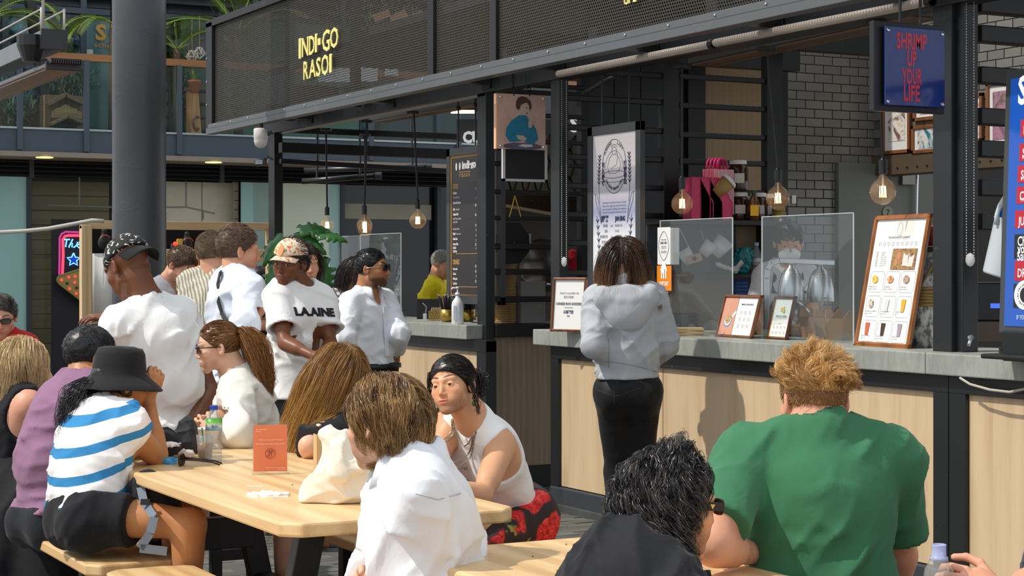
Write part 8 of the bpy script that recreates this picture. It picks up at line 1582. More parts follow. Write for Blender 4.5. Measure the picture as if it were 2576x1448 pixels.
sk_o=[('u',rc(S.hip['L'],S.kn['L'],.125,.10),.08),('u',rc(S.hip['R'],S.kn['R'],.125,.10),.08),('u',el(S.pel,np.stack([S.rp,S.fp,UP],1),(.185,.15,.125)),.06),('u',rc((S.hip['L']+S.hip['R'])/2,(S.kn['L']+S.kn['R'])/2,.11),.1),('u',rc(S.kn['L'],S.an['L']*.6+S.kn['L']*.4,.10,.13),.06),('u',rc(S.kn['R'],S.an['R']*.6+S.kn['R']*.4,.10,.13),.06),('d',crumple(77,.006,.12),0)]
sk_o.append(('u',rc(S.pel+S.up*.05,S.pel+S.up*.12,.125,.11),.05));tp_=S.pel+S.up*.13;sk_o.append(('i',lambda P:(P-tp_)@nrm(UP*.7+S.up*.5),.01));obj('skirt',clean(*mesh_ops(sk_o,.009)),FLORAL,S.root,smooth=True,label='black skirt with red rose print')
S18=S

# ---- woman with very long light brown hair in floral blouse
S=skeleton((880,1282,7.25),(848,1045,7.22),-105,'f',.98,head=(856,938,7.20),hyaw=-62,hpitch=-14,hroll=4,hs=.98,bend=.04,
    arms={'L':((776,1120,7.0),(800,1176,6.9),(-UP+RIGHT*.3,RIGHT,.6)),'R':((820,1150,7.5),(800,1180,7.3))},legs={'L':((720,1290,7.05),(720,1600,7.05)),'R':((730,1280,7.35),(730,1590,7.35))})
person('woman with very long light brown hair in black floral blouse at far table',S,PALE_S,hh=.006)
FLO=N('small_flower_print');_co=FLO.coord();_v=FLO.n('TexVoronoi');_v.inputs['Scale'].default_value=16;FLO.l(_co,_v.inputs[0]);_d=FLO.ramp(_v.outputs['Distance'],[(.16,(1,1,1)),(.2,(0,0,0))])
FLO=FLO.set(FLO.mix(_d,srgb('#16151a'),FLO.ramp(FLO.noise(_co,20,1),[(.4,srgb('#c8453a')),(.5,srgb('#e6e0c8')),(.6,srgb('#b9a850'))])),.75)
garment(S,'blouse',FLO,.014,.035,.06,.95,(.08,.02),.006,.11,.011,.05)
hair(S,hairmat('#5a3a1c','#b98848',.38,'#d6a455',.6),8000,lambda p,D:.44+.06*(p[:,2]<.02),.0006,.075,-.085,(-.15,-.05,-.3),.35,.34,wave=.012,wfreq=16,clump=.32,nclump=150,pts=15,part=.01,gvec=-UP-RIGHT*.42,bodies=neckb(S)+[(S.nk+(S.pel-S.nk)*.3+S.f*.04-S.r*.12,.14)],tint=(.55,.25),out=.02,label='very long loose light brown hair with blond ends')

# ---- woman with ponytail and sunglasses
S=skeleton((632,1190,7.65),(598,948,7.62),-98,'f',.94,head=(549,874,7.60),hyaw=-97,hpitch=-6,hs=.95,bend=.03,
    arms={'L':((600,1092,7.45),(532,1080,7.36)),'R':((560,1085,7.85),(510,1065,7.7))},legs={'L':((480,1200,7.45),(480,1480,7.45)),'R':((490,1190,7.8),(490,1470,7.8))})
person('woman with long ponytail and sunglasses in cream blouse seated in profile',S,PALE_S,hh=.0036,detail=True)
CRM=cloth('#e9e6dc',None,500.,.6,.02);garment(S,'blouse',CRM,.014,.034,.08,1.28,(.072,.02),.007,.14,.0095,.034,vneck=.12)
hair(S,hairmat('#4a2c15','#a8743c',.3),4200,lambda p,D:np.clip((p[:,1]+.11)*.85,.02,.15),.0008,.072,-.07,lambda p,D:np.stack([0*p[:,0],-1.+0*p[:,0],np.clip(.05-p[:,2],-.02,.1)*6],1),.05,.0,hug=1.,clump=.35,nclump=120,pts=10,tint=(.5,.25),cap=.008,out=.01,label='light brown hair tied in a long ponytail',extra=[
    lock(S,[S.head+S.HR@np.array((0,-.10,.055)),(618,838,7.60),(648,880,7.60),(662,935,7.59),(676,990,7.58)],2200,(.024,.040,.058,.050,.018),.0008,14,wave=.010,tint=(.55,.27))])
obj('hair_tie',M().lathe(S.head+S.HR@np.array((0,-.106,.055)),[(.022,-.008),(.027,0),(.022,.008)],12,S.HR@np.array((0,-1,-.2))),plain('#3a2418',.6),S.root,smooth=True);shades(S,plain('#2a1410',.25),'#2a1512',hgt=.02)

# ---- woman in bucket hat and striped top
S=skeleton((232,1288,6.45),(268,1046,6.58),42,'f',.97,head=(302,966,6.66),hyaw=48,hpitch=-10,hs=.97,bend=.05,pyaw=55,
    arms={'R':((397,1160,6.62),(372,992,6.70),(UP*.8+RIGHT*.35,FWD-RIGHT*.4,1.1,.04,.5)),'L':((340,1140,6.98),(362,985,6.82),(UP*.8+RIGHT*.3,RIGHT,1.2,.04,.5))},legs={'R':((480,1318,6.30),(478,1520,6.30)),'L':((452,1290,6.72),(450,1500,6.72))})
person('woman in black bucket hat and blue striped top leaning on her elbow at table',S,GOLDEN,hh=.0042,handh=.0035)
STR=N('blue_white_stripes');_tq=STR.n('TexCoord');_dt=STR.n('VectorMath',operation='DOT_PRODUCT');STR.l(_tq.outputs['Object'],_dt.inputs[0]);_dt.inputs[1].default_value=nrm(UP*.94-RIGHT*.02-S.f*.32)
_wv=STR.math('SINE',STR.math('MULTIPLY',STR.math('ADD',_dt.outputs['Value'],.012),2*math.pi/.089));STR=STR.set(STR.mix(STR.ramp(_wv,[(.49,(0,0,0)),(.51,(1,1,1))]),srgb('#f2efee'),srgb('#2f86bf')),.85)
garment(S,'striped_top',STR,.016,.03,.03,.22,(.085,.02),.006,.12,.009,.022)
pants(S,'shorts',cloth('#1c1d22',None,300.,.8,.12),.018,.52,.04,.007,.010,.04)
obj('hair',clean(*mesh_ops([('u',el(S.head+S.HR@np.array((0,-.03,.01)),S.HR,(.08,.085,.085)),.02),('u',rc(S.head+S.HR@np.array((-.02,-.07,-.05)),S.nk-S.f*.07-S.up*.03,.055,.05),.04),('d',crumple(41,.006,.05),0)],.007)),plain('#0e0d0f',.4),S.root,smooth=True)
L_=lock(S,[S.head+S.HR@np.array((-.02,-.08,-.03)),S.nk-S.f*.10+S.up*.03-S.r*.03,S.nk-S.f*.125-S.up*.08-S.r*.05],420,(.06,.08,.05),.0012,12,wave=.008,tint=(.25,.2));V_,Q_,a_,l_=strands(*L_);obj('hair_ends',(V_,Q_),hairmat('#060607','#2a282c',.3),S.root,smooth=True,attrs={'tint':a_,'along':l_})
HATC=cloth('#1d1d20',None,500.,.8,.08);ht=S.HR@nrm(np.array((0,-.12,1)))
pr=[(.0001,.118),(.055,.117),(.078,.110),(.088,.090),(.094,.045),(.097,.018),(.110,.004),(.135,-.016),(.155,-.036),(.156,-.039),(.134,-.022),(.108,-.004),(.092,.008),(.088,.04),(.0001,.10)]
hm=M().lathe(S.head+S.HR@np.array((0,-.008,.022)),[(r*1.02,h_) for r,h_ in pr],48,ht,1.,1.12)
V_=np.concatenate(hm.v);V_=V_+crumple(9,.004,.09)(V_)[:,None]*ht;obj('bucket_hat',(V_,hm.f),HATC,S.root,smooth=True)
c=S.head+S.HR@np.array((.082,-.008,-.05));obj('hoop_earring',M().tube([c+UP*-.014+.016*(math.cos(a)*nrm(S.HR[:,1]+.5*S.HR[:,0])+math.sin(a)*UP) for a in np.linspace(0,6.28,21)],.0022,6,False),plain('#d8b04c',.25,1.),S.root,smooth=True)
S4=S

# ---- man in purple t-shirt
S=skeleton((135,1292,6.95),(212,962,7.08),45,'m',1.0,head=(229,900,7.14),hyaw=52,hpitch=-4,hs=1.0,bend=.06,
    arms={'R':((296,1130,6.98),(348,1186,6.88),(-UP+RIGHT*.05,-RIGHT-FWD*.3,.45)),'L':((250,1090,7.45),(330,1010,7.5))},legs={'R':((470,1255,7.0),(478,1475,6.95)),'L':((440,1250,7.4),(440,1490,7.4))})
person('man in mauve t-shirt with short black hair seated on the bench beside the bucket hat woman',S,OLIVE,hh=.0055,handh=.0035)
garment(S,'tshirt',cloth('#8f6a86',None,420.,.88,.05),.014,.03,.03,.8,(.074,.02),.0075,.15,.010,.03);pants(S,'shorts',cloth('#23262e'),.012,.95,.0,.006,.012,.03)
hair(S,hairmat('#0a0a0c','#2c2b2e',.4),6000,.024,.0006,.074,-.075,(.3,.5,-.4),.16,.03,hug=.5,clump=.35,nclump=260,pts=5,jitter=.3,tint=(.35,.22),cap=.012,out=.012);watch(S,'R')

# ---- blonde woman in black dress at left edge
S=skeleton((30,1262,7.45),(48,985,7.50),62,'f',.98,head=(58,918,7.54),hyaw=66,hpitch=-8,hs=1.0,bend=.03,
    arms={'R':((128,1105,7.42),(118,1000,7.62),(UP+RIGHT*.3,-RIGHT,.8)),'L':((100,1100,7.8),(150,1040,7.8))},legs={'R':((170,1290,7.2),(150,1540,7.2)),'L':((180,1270,7.6),(170,1500,7.6))})
person('blonde woman in sleeveless black dress at left edge of picture',S,LIGHT,hh=.0055)
BD=cloth('#15151a',None,260.,.75,.15);garment(S,'dress_top',BD,.010,.015,.03,0,(.08,.02),.004,.12,.011,armhole=(.07,.02))
so=[('u',rc(S.hip['L'],S.kn['L'],.15,.13),.08),('u',rc(S.hip['R'],S.kn['R'],.15,.13),.08),('u',rc(S.kn['R'],S.an['R']+UP*.12,.14,.19),.08),('u',rc(S.kn['L'],S.an['L']+UP*.12,.14,.18),.08),('u',el(S.pel+UP*.06,np.eye(3),(.2,.19,.17)),.06),('u',rc(S.hip['R'],S.an['R']+UP*.15-RIGHT*.3,.15,.2),.1),('d',crumple(55,.012,.16,(0,0,1)),0)]
obj('dress_skirt',clean(*mesh_ops(so,.014)),BD,S.root,smooth=True)
hair(S,hairmat('#8f6f43','#e2c795',.36),5000,lambda p,D:.21+.05*(p[:,2]<.03),.0008,.072,-.085,(0,-.4,-.15),.4,.40,wave=.011,wfreq=24,clump=.4,nclump=130,pts=14,part=.0,bodies=neckb(S),tint=(.6,.25));shades(S)

# ---- man in bandana cap and white t-shirt, standing
S=skeleton((420,1072,8.32),(378,770,8.28),-52,'m',1.05,head=(322,672,8.30),hyaw=-50,hpitch=-28,hs=1.10,bend=.05,shw=.19,
    arms={'L':(W(300,872,8.52),W(286,800,8.72),(-RIGHT+UP*.1-FWD*.1,-UP+FWD*.2,.35,1.,.3,.3)),'R':((528,985,8.38),(486,1056,8.22))})
person('man in black bandana cap and white t-shirt standing and looking down',S,DARK,hh=.0040,detail=True,handh=.0035)
garment(S,'tshirt',WHITE_T,.014,.034,.045,.66,(.072,.02),.008,.17,.009,.040,hollow=True);pants(S,'trousers',cloth('#19191c'),.008,2.,.0,.005)
BAN=N('bandana_print');_co=BAN.coord();_v=BAN.n('TexVoronoi');_v.inputs['Scale'].default_value=26;BAN.l(_co,_v.inputs[0]);_w=BAN.math('SINE',BAN.math('MULTIPLY',_v.outputs['Distance'],16.))
_v2=BAN.n('TexVoronoi');_v2.inputs['Scale'].default_value=34;BAN.l(_co,_v2.inputs[0]);BAN=BAN.set(BAN.mix(BAN.math('MULTIPLY',BAN.ramp(_w,[(.45,(0,0,0)),(.55,(1,1,1))]),BAN.ramp(_v2.outputs['Distance'],[(.44,(1,1,1)),(.50,(0,0,0))])),srgb('#1b1b1d'),srgb('#d9d4cb')),.8)
def cap(S,mat,billmat,back=False,front_label=None,tilt=0.,lowf=.018):
    c=S.head;R=S.HR;hs=S.hs
    fr=(lambda X:(lambda q:(lowf+.012*np.abs(q[:,0])/.08-.22*(q[:,1] if back else -q[:,1]*-.12)*0+(-.25*(q[:,1]+.0) if back else .10*q[:,1]))-q[:,2])(((X.reshape(-1,3)-c)@R)/hs).reshape(X.shape[:-1])*hs)
    ops=[('u',el(c+R@(np.array((0,-.012,.034))*hs),R,np.array((.088,.106,.098))*hs),.01),('i',fr,.004)]
    cp=obj('cap',clean(*mesh_ops(ops,.0055,pad=.02)),mat,S.root,smooth=True,label=front_label);sg=-1 if back else 1;V=[];n=17
    z0=lowf-.25*-.10 if back else lowf+.012
    for t in (0,.004):
        for j in range(5):
            for i in range(n):
                a=(i/(n-1)-.5)*2*1.12;y=(.088*math.cos(a)+.066*j/4*(math.cos(a)**.5))*sg-.012;x=.082*math.sin(a)
                V.append(c+R@(np.array((x,y,z0+.004-t-.018*(j/4)-.02*(x/.08)**2-(.03*j/4 if back else 0)))*hs))
    Fc=[(k*5*n+j*n+i,k*5*n+j*n+i+1,k*5*n+(j+1)*n+i+1,k*5*n+(j+1)*n+i)[::1 if k==0 else -1] for k in (0,1) for j in range(4) for i in range(n-1)]
    Fc+=[(4*n+i,4*n+i+1,5*n+4*n+i+1,5*n+4*n+i) for i in range(n-1)]
    obj('bill',M().add(V,Fc),billmat,cp,smooth=True);obj('top_button',M().ball(c+R@(np.array((0,-.012,.133))*hs),.006*hs,8),mat,cp,smooth=True)
    return cp
cp=cap(S,BAN,cloth('#1d1d1f'),back=True)
c=S.head+S.HR@np.array((.0,-.135,.033));obj('sticker',M().lathe(c,[(.018,0),(.018,.002)],16,S.HR@nrm(np.array((0,-.35,1)))),plain('#3a86a8',.2,.4),cp)
ch=[S.nk+S.up*.03+S.f*.02+.066*(math.cos(a)*S.r+math.sin(a)*S.f)-S.up*.03*(1+math.sin(a))/2 for a in np.linspace(0,6.28,40)];obj('chain_necklace',M().tube(ch,.0025,5,False),SIL,S.root,smooth=True)

# ---- man in beige striped shirt
S=skeleton((542,935,10.4),(545,690,10.4),18,'m',.99,head=(534,638,10.42),hyaw=24,hpitch=-2,hs=1.06,arms={'L':((492,820,10.4),(500,905,10.6))},legs={'L':((520,1120,10.4),(520,1310,10.4)),'R':((570,1120,10.5),(570,1310,10.5))})
person('man in beige ribbed shirt with cropped hair standing behind ponytail woman',S,LIGHT,hh=.0065)
RIB=N('ribbed_beige');_co=RIB.coord();_wv=RIB.n('TexWave',bands_direction='X');RIB.l(_co,_wv.inputs[0]);_wv.inputs['Scale'].default_value=22;_wv.inputs['Distortion'].default_value=2.;RIB.bump(_wv.outputs[1],.5,.01);RIB=RIB.set(RIB.mix(_wv.outputs[1],srgb('#8f8974'),srgb('#d8d3c2')),.85)
garment(S,'shirt',RIB,.016,.035,.10,1.5,(.07,.02),.008,.16,.012,.03);collar(S,RIB,.074,.036,.5);pants(S,'trousers',cloth('#c9c2b2'),.014,2.,.10,.004,.014)
hair(S,hairmat('#4f3d2a','#a08462',.45),**{**SHORT,'length':.022})

# ---- man in pale blue shirt with cross body bag
S=skeleton((585,962,9.9),(592,690,9.88),58,'m',1.02,head=(600,632,9.9),hyaw=64,hpitch=-3,hs=1.10,bend=.02,
    arms={'R':((616,818,9.62),(668,818,9.78),(RIGHT*.35-UP,-RIGHT,.4)),'L':((570,810,10.1),(640,830,10.2))},legs={'R':((572,1135,10.1),(560,1296,10.28)),'L':((590,1135,10.3),(585,1286,10.5))})
person('man in pale blue shirt with rolled sleeves and cross body bag, facing the stalls',S,LIGHT,hh=.0050,detail=True)
PBL=cloth('#dfe6f2',None,420.,.85,.02);garment(S,'shirt',PBL,.015,.034,.14,1.22,(.068,.02),.008,.16,.011,.034);collar(S,PBL,.072,.034,.55,.004);pants(S,'shorts',cloth('#7d8aa0'),.016,1.0,.10,.005,.013,.03)
hair(S,hairmat('#33221a','#8d6c4c',.45),4200,lambda p,D:.014+.026*np.clip((p[:,2]-.03)/.06,0,1),.0007,.073,-.075,(.1,.6,.15),.36,.02,hug=.35,clump=.4,nclump=260,pts=5,jitter=.35,tint=(.5,.25),cap=.010)
def shoe(S,k,m1,m2,m3):
    an=S.an[k];f=S.fp;z0=0.;b=np.array((an[0],an[1],0));r=S.rp;R=np.stack([r,f,UP],1)
    t=obj('shoe',clean(*mesh_ops([('u',el(b+f*.02+UP*.05,R,(.042,.10,.05)),.02),('u',el(b+f*.115+UP*.04,R,(.046,.085,.036)),.04),('u',rc(b-f*.03+UP*.05,b-f*.035+UP*.10,.038,.036),.03),('s',el(b-f*.02+UP*.13,R,(.03,.05,.04)),.01),('i',lambda P:.022-P[...,2],.004)],.006,pad=.02)),m1,S.root,smooth=True)
    obj('sole',clean(*mesh_ops([('u',el(b+f*.03+UP*.022,R,(.046,.125,.022)),.02),('u',el(b+f*.12+UP*.02,R,(.050,.09,.02)),.03),('i',lambda P:.001-P[...,2],.003)],.006,pad=.02)),m2,t,smooth=True)
    st=M()
    for j in range(5):y=.075+.022*j;st.tube([b+f*y+r*.03+UP*(.083-.006*j),b+f*(y+.01)+UP*(.094-.008*j),b+f*y-r*.03+UP*(.083-.006*j)],.004,5)
    obj('laces',st,plain('#f0f0ee',.6),t,smooth=True);s2=M()
    for sg in (-1,1):s2.tube([b-f*.05+r*sg*.036+UP*.09,b+f*.0+r*sg*.045+UP*.06,b+f*.07+r*sg*.049+UP*.04,b+f*.14+r*sg*.046+UP*.035],.007,6)
    obj('stripe',s2,m3,t,smooth=True)
for k in 'LR':shoe(S,k,paint('#d4d3d0',.6),plain('#eeeeec',.5),plain('#a3262e',.4))
sb=thing('shoulder_bag','black cross body bag hanging at the hip of the man in pale blue shirt','bag',S.pel+S.rp*.1)
bp=oncloth(S,[(557,682),(549,715),(550,755),(560,790),(580,818),(606,842),(630,862)],.006)
mm=M()
for a,b in zip(bp[:-1],bp[1:]):mm.bar(a,b,.032,.005,up=-S.f)
obj('strap',mm,cloth('#2b2a2c'),sb);bc=bp[-1]+RIGHT*.06-UP*.05+S.f*.02;obj('pouch',clean(*mesh_ops([('u',el(bc,S.R,(.06,.13,.12)),.02),('u',el(bc-UP*.04,S.R,(.065,.12,.08)),.03),('d',crumple(63,.006,.10),0)],.009)),cloth('#222124'),sb,smooth=True)

# ---- woman in patterned cap and white t-shirt
S=skeleton((748,948,9.5),(752,722,9.52),138,'m',.97,head=(729,660,9.44),hyaw=-156,hpitch=-6,hroll=5,hs=1.02,shw=.165,bend=-.0,
    arms={'R':((716,862,9.36),(796,898,9.26),(RIGHT,-FWD*.2+UP*.1-UP,.5)),'L':((832,868,9.56),(812,905,9.34))})
S.sex='f';person('woman in orange patterned cap and white lettered t-shirt, head turned',S,BROWN,hh=.0030,detail=True,eyes=(-.45,.9,.0))
garment(S,'tshirt',WHITE_T,.016,.050,.115,.72,(.078,.02),.0075,.18,.0085,.055,hollow=True);pants(S,'trousers',cloth('#3a3c42'),.006,2.,-.02,.003,.012)
CAMO=N('orange_camouflage');_co=CAMO.coord();CAMO=CAMO.set(CAMO.ramp(CAMO.noise(_co,24,4,.55,1.2),[(.30,srgb('#7d5a3e')),(.40,srgb('#d98a55')),(.47,srgb('#efd6b8')),(.56,srgb('#f3e3cf')),(.62,srgb('#c9a27c')),(.72,srgb('#8c7f62'))]),.8)
cp=cap(S,CAMO,CAMO,lowf=.032)
c=S.head+S.HR@(np.array((0,.093,.072))*S.hs);obj('badge',M().lathe(c,[(.030,0),(.031,.003),(.0001,.0035)],24,S.HR@nrm(np.array((0,1,.35))),1.,.5),plain('#e2a06a',.6),cp)
hair(S,hairmat('#0a0807','#221712',.4),700,.05,.0012,.06,-.07,(0,-.7,-.2),.2,.1,clump=.5,nclump=50,pts=7,mask=lambda p,g_:p[:,1]<.03,cap=.008)
obj('bun',M().ball(S.head+S.HR@np.array((.0,-.125,-.02)),.045,14),plain('#120d0b',.5),S.root,smooth=True)
tg=[q for q in S.root.children if q.name.startswith('tshirt')][0]
def project(tm,target,d,lift=.003):
    me=target.data;o=Vector(ORG[S.root.name]);bvh=BVHTree.FromPolygons([v.co for v in me.vertices],[tuple(p.vertices) for p in me.polygons]);V=np.concatenate(tm.v);out=[]
    for v in V:
        hit,nn,ix,ds=bvh.ray_cast(Vector(v)-o+Vector(d)*.3,-Vector(d));out.append(np.array(hit+o)+np.asarray(d)*lift if hit is not None else v)
    return np.array(out)
FX_=nrm(S.f)
def dense(tm,target):
    V=np.concatenate(tm.v).tolist();T=[(f[0],f[i],f[i+1]) for f in tm.f for i in range(1,len(f)-1)];A=lambda q:np.array(V[q])
    for _ in range(6):
        N_,mid,any_=[],{},False
        def M_(a,b):
            k=(min(a,b),max(a,b))
            if k not in mid:mid[k]=len(V);V.append(((A(a)+A(b))/2).tolist())
            return mid[k]
        L_={}
        for t in T:
            for a,b in ((t[0],t[1]),(t[1],t[2]),(t[2],t[0])):
                k=(min(a,b),max(a,b))
                if k not in L_:L_[k]=np.linalg.norm(A(a)-A(b))>.011
        for a,b,c in T:
            s3=[L_[(min(x,y),max(x,y))] for x,y in ((a,b),(b,c),(c,a))]
            if not any(s3):N_.append((a,b,c));continue
            any_=True;P_=[a]+([M_(a,b)] if s3[0] else [])+[b]+([M_(b,c)] if s3[1] else [])+[c]+([M_(c,a)] if s3[2] else [])
            if len(P_)==6:N_+=[(P_[0],P_[1],P_[5]),(P_[1],P_[2],P_[3]),(P_[3],P_[4],P_[5]),(P_[1],P_[3],P_[5])]
            else:j=next(i for i,q in enumerate(P_) if q not in (a,b,c));N_+=[(P_[j],P_[(j+i) % len(P_)],P_[(j+i+1) % len(P_)]) for i in range(1,len(P_)-1)]
        T=N_
        if not any_:break
    q=M();q.add(V,T);return project(q,target,FX_),T
# reading direction for someone looking at the chest runs from the wearer's right to left
bl=M();text(bl,'LA.AINE',S.nk-S.up*.150+S.r*.12,-S.r,S.up,.040,width=.25,bold=.06)
obj('lettering',dense(bl,tg),plain('#141416',.7),tg)

# ---- person behind her in brown suede
S=skeleton((706,965,10.15),(752,728,10.15),170,'f',.98,head=(765,664,10.05),hyaw=150,hpitch=-5,hs=1.0,arms={'R':((690,742,9.95),(640,800,9.8),(-RIGHT-UP,FWD,.4)),'L':((810,850,10.2),(800,900,10.0))})
person('dark haired woman in brown suede skirt mostly hidden behind the patterned cap woman',S,LIGHT,hh=.0065,group=None)
garment(S,'top',cloth('#c9b29c'),.012,.02,.0,.0,(.075,.02),.004,.12,.012,armhole=(.06,.02));pants(S,'suede_skirt',cloth('#a5652f',None,200.,.9,.12),.03,.95,.14,.006,.013,.05)
hair(S,hairmat('#1d110b','#4a3020',.4),900,.16,.0013,.07,-.08,(0,-.6,-.2),.3,.3,clump=.5,nclump=60,pts=9,bodies=neckb(S))

# ---- man in white shirt and sunglasses
S=skeleton((938,938,11.5),(920,738,11.52),128,'m',1.0,head=(937,676,11.46),hyaw=104,hpitch=3,hs=1.02,shw=.188,bend=-.0,
    arms={'R':((864,850,11.35),(900,930,11.2)),'L':((1002,838,11.62),(997,888,11.46))})
person('man in white shirt and sunglasses looking up to the right by the far stall',S,OLIVE,hh=.0034,detail=True)
WS2=cloth('#edf0f6',None,420.,.8,.02);garment(S,'shirt',WS2,.013,.024,-.03,1.86,(.066,.02),.0065,.13,.0095,.022,vneck=.10,hollow=False);collar(S,WS2,.072,.040,.55,.012)
pk=M().bar(S.nk-S.up*.10+S.f*.150,S.pel+S.up*.10+S.f*.138,.030,.006,up=S.f);obj('placket',pk,WS2,S.root)
pants(S,'trousers',cloth('#202228'),.012,2.,.06,.004,.012);obj('belt',M().lathe(S.pel+S.up*.035,[(.186,-.016),(.192,-.014),(.192,.014),(.186,.016)],30,S.up,1.,.76),plain('#141416',.35),S.root,smooth=True)
hair(S,hairmat('#08080a','#26262a',.3),4000,lambda p,D:.010+.035*np.clip((p[:,2]-.04)/.05,0,1),.0007,.070,-.070,(0,-.9,.1),.22,.0,hug=.5,clump=.4,nclump=200,pts=5,tint=(.3,.2),cap=.009,out=.010);shades(S,plain('#16161a',.25),'#101114',hgt=.021,temple=plain('#c9b88f',.25,.9),label='sunglasses with gold temples');watch(S,'L')

# ---- woman with plaid shirt behind him
S=skeleton((868,945,12.2),(884,738,12.2),150,'f',.96,head=(897,690,12.15),hyaw=100,hs=.98,arms={'R':((852,840,12.1),(856,900,12.0)),'L':((925,840,12.3),(920,890,12.1))})
person('woman with dark ponytail in plaid shirt half hidden behind the man in sunglasses',S,TAN,hh=.007)
PLA=N('plaid');_co=PLA.coord();_a=PLA.n('TexWave',bands_direction='X');_b=PLA.n('TexWave',bands_direction='Z')
for q in (_a,_b):PLA.l(_co,q.inputs[0]);q.inputs['Scale'].default_value=9
PLA=PLA.set(PLA.mix(PLA.ramp(PLA.math('MULTIPLY',_a.outputs[1],_b.outputs[1]),[(.1,(0,0,0)),(.5,(1,1,1))]),srgb('#6b6360'),srgb('#e3dfdc')),.85)
garment(S,'shirt',PLA,.016,.03,.16,1.5,(.072,.02),.006,.14,.013,.03);pants(S,'trousers',cloth('#2b2f3a'),.012,2.,.08,.004,.014)
hair(S,hairmat('#120a0c','#3a2226',.35),900,.20,.0014,.07,-.08,(0,-.8,-.2),.2,.35,clump=.6,nclump=50,pts=10,bodies=neckb(S))

# ---- man in yellow t-shirt beyond the far stall
S=skeleton((1090,838,16.),(1096,706,16.),100,'m',.98,head=(1112,665,15.95),hyaw=110,hpitch=-18,hs=1.05,arms={'R':((1068,762,15.9),(1105,790,15.8)),'L':((1125,770,16.1),(1140,800,15.9))})
person('grey haired man in yellow t-shirt behind the far stall beside menu board',S,LIGHT,hh=.008)
garment(S,'tshirt',cloth('#f0dd25',None,300.,.85,.04),.014,.035,.05,.85,(.074,.02),.006,.14,.014,.04);pants(S,'trousers',cloth('#2b2f36'),.012,2.,.08,.004,.016)
hair(S,hairmat('#77736d','#bdb8b0',.5),900,.012,.0016,.076,-.07,(0,0,-.3),.5,.05,clump=.2,pts=4,cap=.004,out=.004)

# ---- stall worker in face mask
S=skeleton((1978,862,11.2),(1980,672,11.2),184,'f',.98,head=(1984,610,11.12),hyaw=182,hpitch=-14,hs=1.08,arms={'R':((1905,790,11.0),(1915,850,10.8)),'L':((2045,790,11.1),(2035,850,10.85))})
person('stall worker in white face mask and dark apron behind the clear screen',S,TAN,hh=.0045,detail=True,eyes=(0,.9,-.4))
garment(S,'tshirt',cloth('#d8d6d8'),.014,.03,.05,.8,(.074,.02),.006,.14,.012,.035);NAVY=cloth('#22293c')
obj('apron',clean(*mesh_ops([q for q in torso(S,.030,.035,.05)][:5]+[('i',lambda P:(S.nk-S.up*.1-P)@-S.up,.01),('i',lambda P:-(P-S.pel)@S.f,.01)],.012)),NAVY,S.root,smooth=True)
ap=M()
for q in (-1,1):ap.bar(S.nk+S.r*q*.07+S.f*.085-S.up*.02,S.nk-S.up*.16+S.r*q*.09+S.f*.15,.035,.006,up=S.f)
obj('apron_strap',ap,NAVY,S.root)
mk=[('u',el(S.head+S.HR@(np.array((0,.052,-.055))*S.hs),S.HR,np.array((.063,.060,.052))*S.hs),.01),('i',lambda P:(.028-((P-S.head)@S.HR)[...,1]/S.hs)*S.hs,.004),('d',crumple(71,.002,.05),0)]
obj('face_mask',clean(*mesh_ops(mk,.0055)),cloth('#eef0f0'),S.root,smooth=True)
hair(S,hairmat('#0a0a0d','#2c2c33',.35),4200,lambda p,D:.06+0*p[:,1]-.02*(p[:,1]>.03),.0007,.06,-.08,lambda p,D:np.where((p[:,1]>.03)[:,None],np.array((0,.5,-.7)),np.array((0,-.8,.0))),.10,.12,hug=.8,clump=.5,nclump=70,pts=8,tint=(.3,.2),cap=.010,out=.012)
obj('hair_bun',M().ball(S.head+S.HR@(np.array((.02,-.10,.09))*S.hs),.05,14),plain('#101014',.45),S.root,smooth=True)

# ---- man in red polo shirt at left edge
S=skeleton((-8,1010,11.7),(4,842,11.7),176,'m',1.0,head=(4,798,11.6),hyaw=170,hpitch=-14,hs=1.1,arms={'R':((-62,960,11.5),(-20,1000,11.3)),'L':((66,950,11.6),(30,1000,11.3))},legs={'R':((-40,1040,11.2),(-40,1200,11.2)),'L':((30,1040,11.2),(30,1200,11.2))})
person('man in red polo shirt and glasses with greying hair at left edge',S,LIGHT,hh=.005,detail=True)
RED=cloth('#c4222a',None,300.,.85,.08);garment(S,'polo_shirt',RED,.014,.03,.06,.8,(.07,.02),.006,.14,.012,.035,vneck=.06);collar(S,RED,.074,.034,.5);pants(S,'trousers',cloth('#3a3d44'),.012,2.,.08,.004,.016)
hair(S,hairmat('#2b2725','#8d8680',.45),3000,.028,.0009,.07,-.07,(.5,-.3,.1),.35,.03,clump=.4,nclump=180,pts=5,tint=(.4,.3));shades(S,plain('#1a1a1a',.3),'#5a5048',hgt=.016,label='dark rimmed glasses',nm='glasses')
obj('bag_strap',M().bar(S.nk-S.r*.14+S.f*.05+S.up*.0,S.pel+S.r*.12+S.up*.15+S.f*.16,.028,.006,up=S.f),cloth('#2a2420'),S.root)

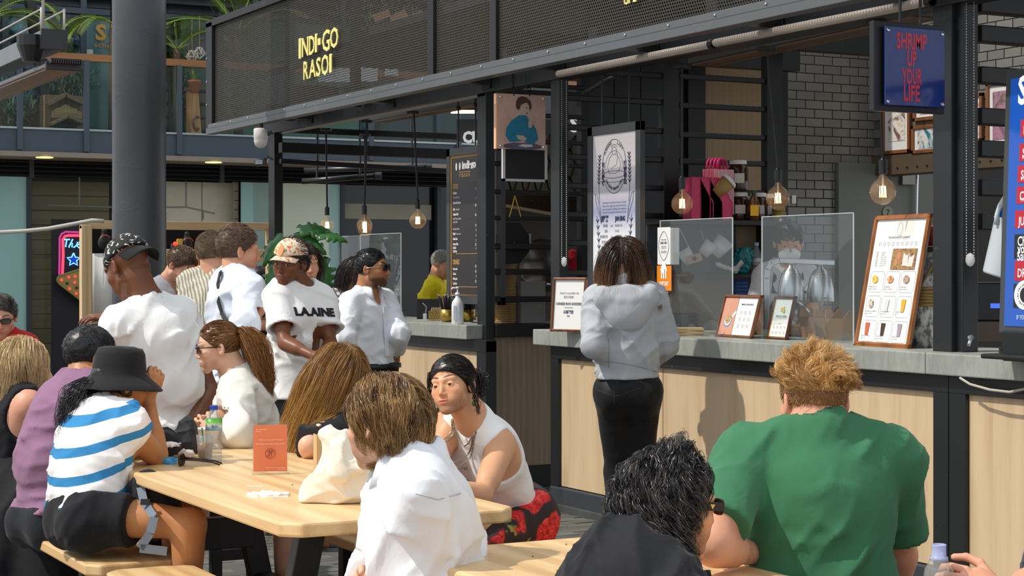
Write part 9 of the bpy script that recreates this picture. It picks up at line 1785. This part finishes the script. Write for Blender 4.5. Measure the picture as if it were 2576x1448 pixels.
# ---- man bending over a stall in v-neck
S=skeleton((418,880,12.6),(425,708,12.5),128,'m',.98,head=(455,668,12.38),hyaw=112,hpitch=-34,hs=1.06,bend=.02,arms={'R':((400,800,12.4),(450,830,12.2)),'L':((490,790,12.6),(500,830,12.4))})
person('man in pale grey v-neck t-shirt bending his head down beside the pillar',S,LIGHT,hh=.0040,detail=True)
garment(S,'tshirt',cloth('#d9d9de'),.014,.03,.06,.85,(.072,.02),.006,.14,.012,.035,vneck=.12);pants(S,'trousers',cloth('#3a3d44'),.012,2.,.08,.004,.016)
hair(S,hairmat('#35241a','#86684a',.42),5000,.036,.0007,.07,-.075,(.2,.5,.1),.32,.03,hug=.3,wave=.004,wfreq=60,clump=.5,nclump=150,pts=6,tint=(.5,.25),cap=.010)
# ---- distant visitor
S=skeleton((668,850,18.),(668,742,18.),200,'m',.96,head=(655,702,17.9),hyaw=-165,hpitch=-22,hs=1.02)
person('distant person in dark jacket looking down between the pale blue shirt and the left post',S,DARK,hh=.008,h=.016,hands='')
garment(S,'jacket',cloth('#23262e'),.016,.03,.10,1.9,(.074,.02),.006,.14,.016,.03,hollow=False);pants(S,'trousers',cloth('#23262e'),.012,2.,.08,.0,.018);hair(S,hairmat('#08080a','#1d1d1f',.5),500,.02,.002,.072,-.07,(0,-.3,.3),.5,.05,pts=4,cap=.012)
# ---- arm of somebody just outside the frame, holding a bottle
S=skeleton((2760,1760,4.15),(2760,1230,4.05),-75,'m',1.0,head=(2740,1110,4.02),hyaw=-80,hs=1.0,arms={'L':((2640,1470,3.86),(2520,1492,3.94),(-RIGHT+UP*.30,FWD*.6-UP*.3,.6)),'R':((2640,1500,4.3),(2560,1520,4.3))},legs={'L':((2560,1760,4.1),(2560,2200,4.1)),'R':((2560,1740,4.4),(2560,2150,4.4))})
person('person outside the right edge whose hand holds the open water bottle',S,LIGHT,hh=.008,h=.014);garment(S,'tshirt',cloth('#4a4d55'),.014,.03,.05,.8,(.074,.02),.006,.14,.014,.035);pants(S,'trousers',cloth('#2b2f36'),.012,2.,.08,.0,.016);S23=S
